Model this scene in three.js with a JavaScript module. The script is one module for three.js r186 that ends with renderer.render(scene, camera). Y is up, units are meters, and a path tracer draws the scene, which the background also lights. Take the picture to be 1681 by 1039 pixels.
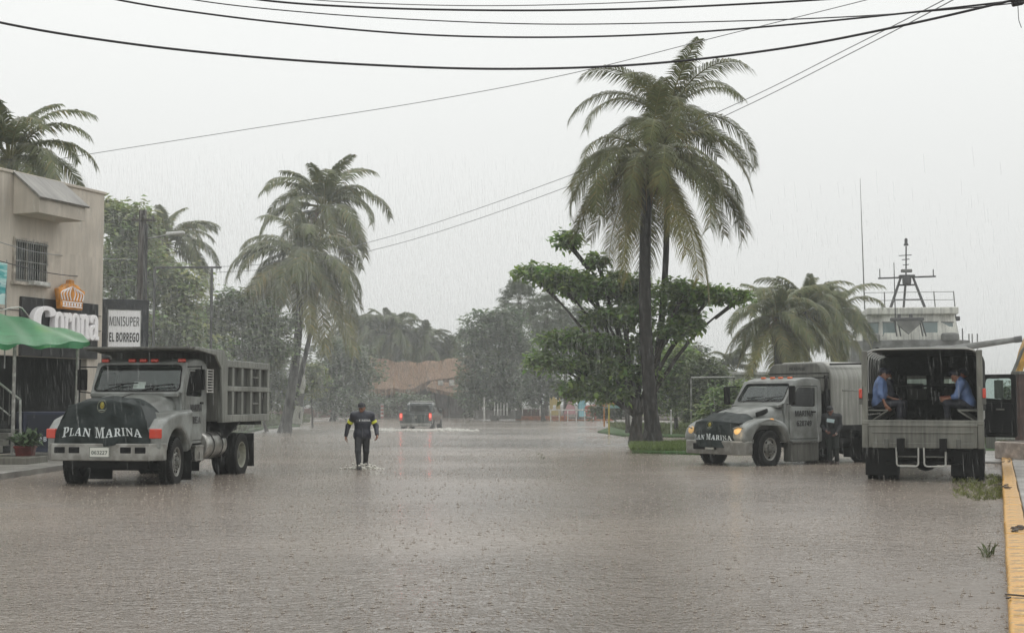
import * as THREE from 'three';
import { mergeGeometries, mergeVertices, toCreasedNormals } from 'three/addons/utils/BufferGeometryUtils.js';
import { RoundedBoxGeometry } from 'three/addons/geometries/RoundedBoxGeometry.js';
import { TextGeometry } from 'three/addons/geometries/TextGeometry.js';
import { FontLoader } from 'three/addons/loaders/FontLoader.js';

const scene = new THREE.Scene();
// ---------------------------------------------------------------- camera, sky, sun, exposure, haze
const FOCAL = 2250, CX = 840.5, CY = 519.5, HORIZON = 660, EYE = 1.65;          // the lens in photograph pixels
const camera = new THREE.PerspectiveCamera(2 * Math.atan(519.5 / FOCAL) * 180 / Math.PI, 1681 / 1039, 0.1, 3000);
const PITCH = Math.atan((HORIZON - CY) / FOCAL);
camera.position.set(0, EYE, 0);
camera.rotation.x = PITCH;
const renderer = new THREE.WebGLRenderer();
renderer.toneMapping = THREE.LinearToneMapping;
renderer.toneMappingExposure = 1.05;
renderer.shadowMap.enabled = true;
{ // overcast rain sky: an even pale sheet of cloud, a little brighter overhead
  const W = 256, H = 128, data = new Float32Array(W * H * 4);
  for (let j = 0; j < H; j++) {
    const el = ((j + 0.5) / H - 0.5) * Math.PI, k = THREE.MathUtils.smoothstep(el, 0.0, 0.9);
    for (let i = 0; i < W; i++) {
      const az = (i / W) * 2 * Math.PI;
      const cl = 1 + 0.018 * Math.sin(az * 2 + 1.3 + el * 3) + 0.012 * Math.sin(az * 5 + el * 7);
      const v = (0.80 + 0.26 * k + 0.10 * THREE.MathUtils.smoothstep(el, 0.03, 0.32)) * cl, o = (j * W + i) * 4;
      data[o] = v * 0.985; data[o + 1] = v * 1.0; data[o + 2] = v * 0.985; data[o + 3] = 1;
    }
  }
  const t = new THREE.DataTexture(data, W, H, THREE.RGBAFormat, THREE.FloatType);
  t.mapping = THREE.EquirectangularReflectionMapping; t.magFilter = THREE.LinearFilter; t.needsUpdate = true;
  scene.background = t; scene.environment = t;
}
const sun = new THREE.DirectionalLight(new THREE.Color().setRGB(1, 0.975, 0.94), 0.6);
sun.position.set(14, 95, -62); sun.target.position.set(0, 0, -40);
sun.castShadow = true; sun.shadow.radius = 150;
Object.assign(sun.shadow.camera, { left: -90, right: 90, top: 90, bottom: -90, near: 1, far: 300 });
sun.name = 'veiled_sun';
scene.add(sun, sun.target);
scene.fog = new THREE.FogExp2(new THREE.Color().setRGB(0.93, 0.95, 0.93), 0.00135);

// ---------------------------------------------------------------- small tools
const TAU = Math.PI * 2, R = (deg) => deg * Math.PI / 180, lerp = THREE.MathUtils.lerp, clamp = THREE.MathUtils.clamp, sstep = THREE.MathUtils.smoothstep;
const V = (x, y, z) => new THREE.Vector3(x, y, z);
function rng(seed) { let s = seed >>> 0; return () => { s = (s + 0x6d2b79f5) | 0; let t = Math.imul(s ^ (s >>> 15), 1 | s); t = (t + Math.imul(t ^ (t >>> 7), 61 | t)) ^ t; return ((t ^ (t >>> 14)) >>> 0) / 4294967296; }; }
const cP = Math.cos(PITCH), sP = Math.sin(PITCH);
// a photograph pixel at a depth (metres along -z), and a pixel on the level y = h
function at(px, py, d) {
  const cx = (px - CX) / FOCAL, cy = (CY - py) / FOCAL, y = cy * cP + sP, z = -cP + cy * sP, k = -d / z;
  return V(cx * k, EYE + y * k, -d);
}
function gnd(px, py, h = 0) {
  const cx = (px - CX) / FOCAL, cy = (CY - py) / FOCAL, y = cy * cP + sP, z = -cP + cy * sP, k = (h - EYE) / y;
  return V(cx * k, h, z * k);
}
const used = new Map();
function numbered(name) { const n = used.get(name) ?? 0; used.set(name, n + 1); return n ? name + '_' + String(n).padStart(3, '0') : name; }
function tag(o, label, category, group, kind) {
  if (label) o.userData.label = label;
  if (category) o.userData.category = category;
  if (group) o.userData.group = group;
  if (kind) o.userData.kind = kind;
  return o;
}
function thing(name, label, category, [x, y, z] = [0, 0, 0], turn = 0, group) {
  const o = new THREE.Group(); o.name = numbered(name); o.position.set(x, y, z); o.rotation.y = turn;
  scene.add(o); return tag(o, label, category, group);
}
function copyOf(root, name, label, group) {
  const c = root.clone(); c.name = numbered(name); c.userData = { ...root.userData, label }; if (group) c.userData.group = group;
  scene.add(c); return c;
}
// geometry makers
function put(g, x = 0, y = 0, z = 0, rx = 0, ry = 0, rz = 0, s) {
  if (s) g.scale(s[0], s[1], s[2]);
  if (rx || ry || rz) g.applyMatrix4(new THREE.Matrix4().makeRotationFromEuler(new THREE.Euler(rx, ry, rz)));
  if (x || y || z) g.translate(x, y, z);
  return g;
}
const box = (w, h, d, x = 0, y = 0, z = 0, rx = 0, ry = 0, rz = 0) => put(new THREE.BoxGeometry(w, h, d), x, y, z, rx, ry, rz);
const rbox = (w, h, d, r, x = 0, y = 0, z = 0, rx = 0, ry = 0, rz = 0) => put(new RoundedBoxGeometry(w, h, d, 2, Math.min(r, w / 2.01, h / 2.01, d / 2.01)), x, y, z, rx, ry, rz);
const ball = (r, x, y, z, s, n = 12) => put(new THREE.SphereGeometry(r, n, Math.max(6, n >> 1)), x, y, z, 0, 0, 0, s);
function rod(a, b, r, r2 = r, n = 8) {
  const A = a.isVector3 ? a : V(...a), B = b.isVector3 ? b : V(...b), d = B.clone().sub(A), L = d.length();
  const g = new THREE.CylinderGeometry(r2, r, L, n, 1);
  g.applyQuaternion(new THREE.Quaternion().setFromUnitVectors(V(0, 1, 0), d.normalize()));
  return g.translate((A.x + B.x) / 2, (A.y + B.y) / 2, (A.z + B.z) / 2);
}
const disc = (r, t, x, y, z, axis = 'x', n = 24) => put(new THREE.CylinderGeometry(r, r, t, n), x, y, z, axis === 'z' ? Math.PI / 2 : 0, 0, axis === 'x' ? Math.PI / 2 : 0);
function tube(pts, r, n = 24, m = 6, closed = false) {
  const c = new THREE.CatmullRomCurve3(pts.map((p) => (p.isVector3 ? p : V(...p))), closed, 'centripetal');
  return new THREE.TubeGeometry(c, n, r, m, closed);
}
// tapered tube: radius is a function of 0..1
function limb(pts, rad, n = 12, m = 8, wob) {
  const c = new THREE.CatmullRomCurve3(pts.map((p) => (p.isVector3 ? p : V(...p)))), F = c.computeFrenetFrames(n, false), P = [], I = [];
  for (let i = 0; i <= n; i++) {
    const q = c.getPoint(i / n), r = rad(i / n);
    for (let j = 0; j < m; j++) {
      const a = (j / m) * TAU, rr = r * (wob ? wob(i, j) : 1);
      P.push(q.x + rr * (Math.cos(a) * F.normals[i].x + Math.sin(a) * F.binormals[i].x), q.y + rr * (Math.cos(a) * F.normals[i].y + Math.sin(a) * F.binormals[i].y), q.z + rr * (Math.cos(a) * F.normals[i].z + Math.sin(a) * F.binormals[i].z));
    }
  }
  for (let i = 0; i < n; i++) for (let j = 0; j < m; j++) { const a = i * m + j, b = i * m + (j + 1) % m; I.push(a, b, a + m, b, b + m, a + m); }
  const g = new THREE.BufferGeometry(); g.setAttribute('position', new THREE.Float32BufferAttribute(P, 3)); g.setIndex(I); g.computeVertexNormals();
  // make sure faces look outwards
  const v0 = V().fromArray(P, 0), nn = V().fromBufferAttribute(g.attributes.normal, 0);
  if (nn.dot(v0.sub(c.getPoint(0))) < 0) { for (let k = 0; k < I.length; k += 3) [I[k + 1], I[k + 2]] = [I[k + 2], I[k + 1]]; g.setIndex(I); g.computeVertexNormals(); }
  return g;
}
function poly(pts, holes = []) {
  const s = new THREE.Shape(pts.map(([x, y]) => new THREE.Vector2(x, y)));
  for (const h of holes) s.holes.push(h.isPath ? h : new THREE.Path(h.map(([x, y]) => new THREE.Vector2(x, y))));
  return s;
}
// polygon with rounded corners as point list
function roundPts(pts, r, n = 4) {
  const out = [], N = pts.length;
  for (let i = 0; i < N; i++) {
    const p = pts[i], a = pts[(i + N - 1) % N], b = pts[(i + 1) % N];
    const la = Math.hypot(a[0] - p[0], a[1] - p[1]), lb = Math.hypot(b[0] - p[0], b[1] - p[1]), rr = Math.min(Array.isArray(r) ? r[i] : r, la * 0.48, lb * 0.48);
    if (rr < 1e-4) { out.push(p); continue; }
    const A = [p[0] + (a[0] - p[0]) / la * rr, p[1] + (a[1] - p[1]) / la * rr], B = [p[0] + (b[0] - p[0]) / lb * rr, p[1] + (b[1] - p[1]) / lb * rr];
    for (let k = 0; k <= n; k++) { const t = k / n; out.push([(1 - t) ** 2 * A[0] + 2 * t * (1 - t) * p[0] + t * t * B[0], (1 - t) ** 2 * A[1] + 2 * t * (1 - t) * p[1] + t * t * B[1]]); }
  }
  return out;
}
// extrude a shape in (x, y) by depth along z, centred on z = 0, with a small bevel
function slab(shape, depth, bevel = 0.008, seg = 1, curve = 10) {
  const b = Math.min(bevel, depth / 2.2);
  const g = new THREE.ExtrudeGeometry(shape, { depth: depth - 2 * b, bevelEnabled: b > 0, bevelThickness: b, bevelSize: b, bevelOffset: -b, bevelSegments: seg, curveSegments: curve });
  return g.translate(0, 0, -(depth - 2 * b) / 2);
}
// a slab drawn in (z, y), thickness along x about x0:  shape x -> world z
function sideSlab(shape, thick, x0, bevel, seg) { const g = slab(shape, thick, bevel, seg); g.applyMatrix4(new THREE.Matrix4().makeRotationY(-Math.PI / 2)); return g.translate(x0, 0, 0); }
// a slab drawn in (x, z) plan, thickness along y about y0
function planSlab(shape, thick, y0, bevel, seg) { const g = slab(shape, thick, bevel, seg); g.applyMatrix4(new THREE.Matrix4().makeRotationX(Math.PI / 2)); return g.translate(0, y0, 0); }
const lathe = (pts, n = 24) => new THREE.LatheGeometry(pts.map(([r, y]) => new THREE.Vector2(r, y)), n);
// a surface from a function (u, v) -> Vector3, u, v in 0..1; uv kept
function sheet(f, nu, nv, flip) {
  const P = [], U = [], I = [];
  for (let j = 0; j <= nv; j++) for (let i = 0; i <= nu; i++) { const p = f(i / nu, j / nv); P.push(p.x, p.y, p.z); U.push(i / nu, j / nv); }
  for (let j = 0; j < nv; j++) for (let i = 0; i < nu; i++) { const a = j * (nu + 1) + i, b = a + 1, c = a + nu + 1, d = c + 1; flip ? I.push(a, c, b, b, c, d) : I.push(a, b, c, b, d, c); }
  const g = new THREE.BufferGeometry();
  g.setAttribute('position', new THREE.Float32BufferAttribute(P, 3)); g.setAttribute('uv', new THREE.Float32BufferAttribute(U, 2)); g.setIndex(I); g.computeVertexNormals();
  return g;
}
// rows of closed or open sections joined into a skin
function skin(rows, closed = false, flip = false, caps = false) {
  const P = [], I = [], n = rows[0].length;
  for (const r of rows) for (const p of r) P.push(p[0], p[1], p[2]);
  const m = closed ? n : n - 1;
  for (let j = 0; j < rows.length - 1; j++) for (let i = 0; i < m; i++) { const a = j * n + i, b = j * n + (i + 1) % n, c = a + n, d = b + n; flip ? I.push(a, c, b, b, c, d) : I.push(a, b, c, b, d, c); }
  if (caps) for (const [row, f] of [[0, flip], [rows.length - 1, !flip]]) {
    const c = P.length / 3; let x = 0, y = 0, z = 0; for (const p of rows[row]) { x += p[0]; y += p[1]; z += p[2]; }
    P.push(x / n, y / n, z / n);
    for (let i = 0; i < m; i++) { const a = row * n + i, b = row * n + (i + 1) % n; f ? I.push(c, a, b) : I.push(c, b, a); }
  }
  let g = new THREE.BufferGeometry(); g.setAttribute('position', new THREE.Float32BufferAttribute(P, 3)); g.setIndex(I);
  return toCreasedNormals(g, R(38));
}
function metricUV(g) {
  const p = g.attributes.position, n = g.attributes.normal, u = new Float32Array(p.count * 2);
  for (let i = 0; i < p.count; i += 3) {
    let ax = 0, ay = 0, az = 0;
    for (let k = 0; k < 3 && i + k < p.count; k++) { ax += n.getX(i + k); ay += n.getY(i + k); az += n.getZ(i + k); }
    ax = Math.abs(ax); ay = Math.abs(ay); az = Math.abs(az);
    for (let k = 0; k < 3 && i + k < p.count; k++) {
      const x = p.getX(i + k), y = p.getY(i + k), z = p.getZ(i + k), o = (i + k) * 2;
      if (ay >= ax && ay >= az) { u[o] = x; u[o + 1] = z; } else if (ax >= az) { u[o] = z; u[o + 1] = y; } else { u[o] = x; u[o + 1] = y; }
    }
  }
  g.setAttribute('uv', new THREE.BufferAttribute(u, 2));
  return g;
}
function joined(gs, keepUV) {
  const list = [].concat(gs).map((g) => {
    let h = g.index ? g.toNonIndexed() : g.clone();
    for (const k of Object.keys(h.attributes)) if (!['position', 'normal', 'uv'].includes(k)) h.deleteAttribute(k);
    if (!h.attributes.normal) h.computeVertexNormals();
    if (!keepUV || !h.attributes.uv) metricUV(h);
    return h;
  });
  const g = list.length > 1 ? mergeGeometries(list) : list[0];
  g.clearGroups();
  return g;
}
function mesh(name, gs, m, keepUV) { const o = new THREE.Mesh(Array.isArray(gs) ? joined(gs, keepUV) : joined([gs], keepUV), m); o.name = name; o.castShadow = o.receiveShadow = true; return o; }
function part(name, gs, m, parent, keepUV) { const o = mesh(name, gs, m, keepUV); parent.add(o); return o; }
function obj(name, gs, m, label, category, group, kind, keepUV) { const o = mesh(numbered(name), gs, m, keepUV); scene.add(o); return tag(o, label, category, group, kind); }
function share(name, geometry, m, parent) { const o = new THREE.Mesh(geometry, m); o.name = name; o.castShadow = o.receiveShadow = true; parent.add(o); return o; }
function sub(name, parent, x = 0, y = 0, z = 0) { const g = new THREE.Group(); g.name = name; g.position.set(x, y, z); parent.add(g); return g; }

// ---------------------------------------------------------------- noise and textures
const hash2 = (x, y, s) => { let h = Math.imul(x, 374761393) + Math.imul(y, 668265263) + Math.imul(s, 2246822519); h = Math.imul(h ^ (h >>> 13), 1274126177); return ((h ^ (h >>> 16)) >>> 0) / 4294967296; };
function vnoise(x, y, per, s, per2 = per) {           // value noise that repeats every per cells
  const ix = Math.floor(x), iy = Math.floor(y), fx = x - ix, fy = y - iy, m = (a) => ((a % per) + per) % per, m2 = (a) => ((a % per2) + per2) % per2;
  const u = fx * fx * (3 - 2 * fx), v = fy * fy * (3 - 2 * fy), a = m(ix), b = m(ix + 1), c = m2(iy), d = m2(iy + 1);
  return lerp(lerp(hash2(a, c, s), hash2(b, c, s), u), lerp(hash2(a, d, s), hash2(b, d, s), u), v);
}
function fbm(x, y, per, s, oct = 4, per2 = per) { let f = 0, a = 0.5, t = 0; for (let i = 0; i < oct; i++) { f += a * vnoise(x * (1 << i), y * (1 << i), per << i, s + i, per2 << i); t += a; a *= 0.5; } return f / t; }
function texture(n, f, srgb, rep = 1, m = n) {   // f(u, v) -> [r, g, b] in 0..1
  const d = new Uint8Array(n * m * 4);
  for (let j = 0; j < m; j++) for (let i = 0; i < n; i++) { const c = f(i / n, j / m), o = (j * n + i) * 4; d[o] = clamp(c[0] * 255, 0, 255); d[o + 1] = clamp(c[1] * 255, 0, 255); d[o + 2] = clamp(c[2] * 255, 0, 255); d[o + 3] = 255; }
  const t = new THREE.DataTexture(d, n, m); t.wrapS = t.wrapT = THREE.RepeatWrapping; t.magFilter = THREE.LinearFilter; t.minFilter = THREE.LinearFilter;
  if (srgb) t.colorSpace = THREE.SRGBColorSpace;
  t.repeat.set(rep, rep); t.needsUpdate = true; return t;
}
const again = (t, rx, ry = rx) => { const c = t.clone(); c.repeat.set(rx, ry); c.needsUpdate = true; return c; };
function canvasTex(w, h, draw) { const c = document.createElement('canvas'); c.width = w; c.height = h; draw(c.getContext('2d'), w, h); const t = new THREE.CanvasTexture(c); t.colorSpace = THREE.SRGBColorSpace; return t; }
const T = {};
T.grime = texture(512, (u, v) => { const f = fbm(u * 6, v * 6, 6, 3, 6), g = fbm(u * 24, v * 24, 24, 9, 3); const st = clamp((f - 0.52) * 4, 0, 1), k = 0.62 + 0.36 * f + 0.12 * (g - 0.5) + 0.10 * st; return [k, k * (0.992 + 0.006 * st), k * (0.975 + 0.02 * st)]; }, true);
T.run = texture(512, (u, v) => { const s = fbm(u * 40, v * 3, 1024, 5, 3), f = fbm(u * 5, v * 5, 5, 21, 5); const k = 0.62 + 0.26 * f + 0.34 * (s - 0.35); return [k, k * 0.99, k * 0.96]; }, true);
T.fine = texture(256, (u, v) => { const k = fbm(u * 32, v * 32, 32, 7, 3); return [k, k, k]; });
T.mottle = texture(512, (u, v) => { const k = fbm(u * 5, v * 5, 5, 17, 7); return [k, k, k]; });
T.bark = texture(256, (u, v) => { const a = fbm(u * 10, v * 4, 1024, 2, 5); const k = 0.5 + 0.9 * (a - 0.5); return [k, k, k]; });
const wornMap = (rep) => again(T.grime, rep);
const C = (r, g, b) => new THREE.Color().setRGB(r, g, b);
function std(name, r, g, b, rough = 0.7, o = {}) { const m = new THREE.MeshStandardMaterial({ color: C(r, g, b), roughness: rough, ...o }); m.name = name; return m; }
function phys(name, r, g, b, rough, o = {}) { const m = new THREE.MeshPhysicalMaterial({ color: C(r, g, b), roughness: rough, ...o }); m.name = name; return m; }
const M = {
  navy: phys('grey_truck_paint', 0.272, 0.288, 0.278, 0.36, { map: wornMap(0.45), clearcoat: 0.25, clearcoatRoughness: 0.25, bumpMap: again(T.fine, 1.2), bumpScale: 0.0012 }),
  bedGrey: std('grey_bed_paint', 0.30, 0.315, 0.302, 0.5, { map: again(T.run, 0.4) }),
  bedInner: std('dark_worn_steel', 0.17, 0.175, 0.165, 0.6, { map: again(T.run, 0.5) }),
  black: phys('black_chassis', 0.010, 0.010, 0.010, 0.6, { specularIntensity: 0.35, map: wornMap(0.8) }),
  rubber: phys('tyre_rubber', 0.013, 0.013, 0.013, 0.65, { specularIntensity: 0.4, map: wornMap(1.2) }),
  bedPanel: std('bed_panel_steel', 0.085, 0.09, 0.086, 0.6, { map: again(T.run, 0.5) }),
  rim: std('rim_steel', 0.34, 0.34, 0.32, 0.45, { metalness: 0.35, map: wornMap(1.5) }),
  chrome: std('dull_aluminium', 0.52, 0.52, 0.5, 0.32, { metalness: 0.85, map: wornMap(0.8) }),
  bumper: std('bumper_steel', 0.36, 0.36, 0.34, 0.36, { metalness: 0.45, map: wornMap(0.7) }),
  glass: phys('window_glass', 0.75, 0.82, 0.80, 0.03, { transmission: 1, thickness: 0, ior: 1.5 }),
  doorGlass: phys('tinted_door_glass', 0.16, 0.18, 0.18, 0.03, { transmission: 1, thickness: 0, ior: 1.5 }),
  inner: phys('cab_interior', 0.012, 0.012, 0.013, 0.9, { specularIntensity: 0.2 }),
  redLamp: phys('red_lens', 0.55, 0.045, 0.02, 0.18, { clearcoat: 0.5 }),
  amber: phys('amber_lens', 0.72, 0.13, 0.025, 0.18, { clearcoat: 0.5 }),
  white: std('white_paint', 0.72, 0.72, 0.70, 0.5, { map: wornMap(0.6) }),
  skin: std('skin', 0.28, 0.135, 0.085, 0.55),
  galv: std('galvanised_pipe', 0.40, 0.41, 0.40, 0.45, { metalness: 0.5, map: wornMap(1) }),
};
// ---------------------------------------------------------------- plant tools
function leafStrip(pts, w, s) { // a folded strip of quads along pts, half-width vector s times w[i]
  const P = [], I = [], U = [];
  pts.forEach((p, i) => { P.push(p.x - s.x * w[i], p.y - s.y * w[i], p.z - s.z * w[i], p.x + s.x * w[i], p.y + s.y * w[i], p.z + s.z * w[i]); U.push(0, i, 1, i); if (i) { const a = i * 2 - 2; I.push(a, a + 1, a + 2, a + 1, a + 3, a + 2); } });
  const g = new THREE.BufferGeometry(); g.setAttribute('position', new THREE.Float32BufferAttribute(P, 3)); g.setAttribute('uv', new THREE.Float32BufferAttribute(U, 2)); g.setIndex(I); g.computeVertexNormals(); return g;
}
function leafMat(name, r, g, b, o = {}) { const m = new THREE.MeshPhysicalMaterial({ color: C(r, g, b), roughness: 0.92, transmission: 0.35, thickness: 0, specularIntensity: 0.6, side: THREE.DoubleSide, vertexColors: true, ...o }); m.name = name; return m; }
// coconut frond: grows from the origin towards +z, first rising at angle a0, then bending down by droop
function frondGeo(seed, len, a0, droop, pairs, leafL, width, tint, sway = 0) {
  const r = rng(seed), P = [], I = [], K = [], N = 18, path = [];
  let y = 0, z = 0, x = 0; const ds = len / N;
  for (let i = 0; i <= N; i++) { const t = i / N, a = a0 - droop * Math.pow(t, 1.25), b = sway * t * t; path.push({ p: V(x, y, z), t: V(Math.cos(a) * Math.sin(b), Math.sin(a), Math.cos(a) * Math.cos(b)) }); x += Math.cos(a) * Math.sin(b) * ds; y += Math.sin(a) * ds; z += Math.cos(a) * Math.cos(b) * ds; }
  const at_ = (t) => { const q = clamp(t, 0, 1) * N, i = Math.min(N - 1, Math.floor(q)), f = q - i; return { p: path[i].p.clone().lerp(path[i + 1].p, f), t: path[i].t.clone().lerp(path[i + 1].t, f).normalize() }; };
  const vert = (p, c) => { P.push(p.x, p.y, p.z); K.push(c[0], c[1], c[2]); return P.length / 3 - 1; };
  const rc = [tint[0] * 1.7 + 0.02, tint[1] * 1.35 + 0.01, tint[2]];
  for (let i = 0; i < N; i++) { // midrib: a three-sided bar
    const ring = (k) => { const { p, t } = path[k], w = 0.045 * (1 - 0.85 * k / N) * (len / 5 + 0.3), s = V(t.z, 0, -t.x).normalize(), u = s.clone().cross(t).multiplyScalar(-1); return [vert(p.clone().addScaledVector(s, w), rc), vert(p.clone().addScaledVector(s, -w), rc), vert(p.clone().addScaledVector(u, -w * 1.2), rc)]; };
    const a = ring(i), b = ring(i + 1); for (let k = 0; k < 3; k++) { const m = (k + 1) % 3; I.push(a[k], a[m], b[k], a[m], b[m], b[k]); }
  }
  for (let i = 0; i < pairs; i++) for (const s of [-1, 1]) {
    const t = 0.13 + 0.87 * (i + 0.5 * r()) / pairs, { p, t: tg } = at_(t), side = V(tg.z, 0, -tg.x).normalize().multiplyScalar(s), up = tg.clone().cross(side).multiplyScalar(s < 0 ? 1 : -1); if (up.y < 0) up.negate();
    if (r() < 0.06) continue;
    const l = leafL * (0.35 + 0.65 * Math.sin(Math.PI * clamp(0.12 + t * 0.82, 0, 1))) * (0.8 + 0.35 * r()), fw = 0.45 + 0.5 * t + 0.2 * (r() - 0.5);
    const d0 = side.clone().multiplyScalar(1).addScaledVector(tg, fw).addScaledVector(up, 0.22 + 0.2 * (r() - 0.5)).normalize();
    const g = 0.75 + 0.5 * r(), m = p.clone().addScaledVector(d0, l * 0.42); m.y -= 0.06 * l * g;
    const d1 = d0.clone().multiplyScalar(0.75).add(V(0.12 * (r() - 0.5), -0.75 * g, 0.12 * (r() - 0.5))), e = m.clone().addScaledVector(d1, l * 0.58);
    const w = tg.clone().multiplyScalar(width * (0.8 + 0.4 * r())), q = 0.72 + 0.6 * r(), yl = r() < 0.12 ? 1.5 : 1, c = [tint[0] * q * yl * 1.1, tint[1] * q * (yl > 1 ? 1.15 : 1), tint[2] * q];
    const v = [vert(p.clone().addScaledVector(w, -0.35), c), vert(p.clone().addScaledVector(w, 0.35), c), vert(m.clone().addScaledVector(w, -0.5), c), vert(m.clone().addScaledVector(w, 0.5), c), vert(e, [c[0] * 1.1, c[1] * 1.05, c[2]])];
    I.push(v[0], v[1], v[2], v[1], v[3], v[2], v[2], v[3], v[4]);
  }
  const g = new THREE.BufferGeometry(); g.setAttribute('position', new THREE.Float32BufferAttribute(P, 3)); g.setAttribute('color', new THREE.Float32BufferAttribute(K, 3)); g.setAttribute('uv', new THREE.Float32BufferAttribute(new Float32Array(P.length / 3 * 2), 2)); g.setIndex(I); g.computeVertexNormals(); return g;
}
const darkBarkM = std('wet_palm_bark', 0.040, 0.034, 0.029, 0.85, { map: again(T.bark, 1.2), bumpMap: again(T.bark, 1.2), bumpScale: 0.04 });
const barkM = std('palm_bark', 0.115, 0.098, 0.08, 0.85, { map: again(T.bark, 1.2), bumpMap: again(T.bark, 1.2), bumpScale: 0.04 });
const woodM = std('tree_bark', 0.085, 0.070, 0.055, 0.85, { map: again(T.bark, 1.5), bumpMap: again(T.bark, 1.5), bumpScale: 0.03 });
function trunkGeo(pts, r0, r1, flare = 0.5, n = 44, m = 10, seed = 1) {
  return limb(pts, (t) => lerp(r0, r1, t) * (1 + flare * Math.exp(-t * 16)) * (1 + 0.035 * Math.sin(t * 150)), n, m, (i, j) => 1 + 0.05 * (hash2(i, j, seed) - 0.5));
}
const FROND = {};
function frondSet(key, tint, len, pairs, leafL, width, seed) { // eight postures, young and upright to old and hanging
  FROND[key] = [[78, 70], [62, 95], [48, 112], [34, 120], [18, 112], [0, 92], [-22, 66], [-45, 40], [70, 120], [8, 105]].map(([a, d], i) => frondGeo(seed + i, len * (i === 0 ? 0.72 : i === 7 ? 1.18 : 1), R(a), R(d), pairs, leafL * (i === 0 ? 0.8 : 1), width, [tint[0] * (i === 7 ? 1.45 : i === 6 ? 1.12 : 1), tint[1] * (i === 7 ? 1.25 : 1), tint[2]], (hash2(i, 3, seed) - 0.5) * 0.9));
}
const palmLeafM = leafMat('palm_leaflets', 1, 1, 1);
// palm: crown at top, posture counts, wind turns the fronds towards +x
function palm(name, label, group, base, top, { key, size = 1, r0 = 0.22, r1 = 0.14, flare = 0.6, bend = V(), counts, seed, nuts = 0, dead = 0, bark = barkM }) {
  const t = thing(name, label, 'palm tree', [base.x, base.y, base.z], 0, group), r = rng(seed), tip = top.clone().sub(base);
  const mid = (k) => tip.clone().multiplyScalar(k).addScaledVector(bend, Math.sin(Math.PI * k));
  part('trunk', trunkGeo([V(0, -0.2, 0), mid(0.2), mid(0.45), mid(0.72), tip], r0, r1, flare, 60, 10, seed), bark, t);
  let k = 0; const total = counts.reduce((a, b) => a + b, 0);
  counts.forEach((n, posture) => { for (let i = 0; i < n; i++, k++) {
    const o = share('frond', FROND[key][posture], palmLeafM, t), a = k * 2.39996 + (r() - 0.5) * 0.5 + posture * 0.7;
    o.position.copy(tip).add(V(Math.sin(a) * 0.12 * size, 0.25 * size - posture * 0.05 * size, Math.cos(a) * 0.12 * size)); o.rotation.set(0, a, 0); o.rotation.order = 'YXZ'; o.rotation.x = (r() - 0.5) * 0.42; o.rotation.z = (r() - 0.5) * 0.7;
    const s = size * (0.85 + 0.3 * r()); o.scale.set(s, s, s);
  } });
  if (nuts) { const g = []; for (let i = 0; i < nuts; i++) { const a = r() * TAU; g.push(ball(0.13, tip.x + Math.cos(a) * 0.32, tip.y - 0.25 - r() * 0.4, tip.z + Math.sin(a) * 0.32, [1, 1.2, 1], 8)); } part('coconuts', g, std('coconut_husk', 0.11, 0.10, 0.03, 0.6), t); }
  if (dead) { // ragged sheaths and spent stalks hanging by the stem
    const g = []; for (let i = 0; i < dead; i++) { const a = r() * TAU, q = 0.25 + r() * 0.55, l = (0.7 + 1.5 * r()) * size, b = tip.clone().add(V(Math.cos(a) * 0.2, 0.1 - r() * 0.5, Math.sin(a) * 0.2)), m = b.clone().add(V(Math.cos(a) * q, -0.2 * l, Math.sin(a) * q)), e = b.clone().add(V(Math.cos(a) * q * 0.8, -l, Math.sin(a) * q * 0.8)); g.push(leafStrip([b, m, e], [0.8, 1, 0.15], V(-Math.sin(a), 0, Math.cos(a)).multiplyScalar(0.05))); }
    part('dead_sheaths', g, std('dry_sheath', 0.17, 0.105, 0.05, 0.9, { side: THREE.DoubleSide }), t);
  }
  return t;
}
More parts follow.
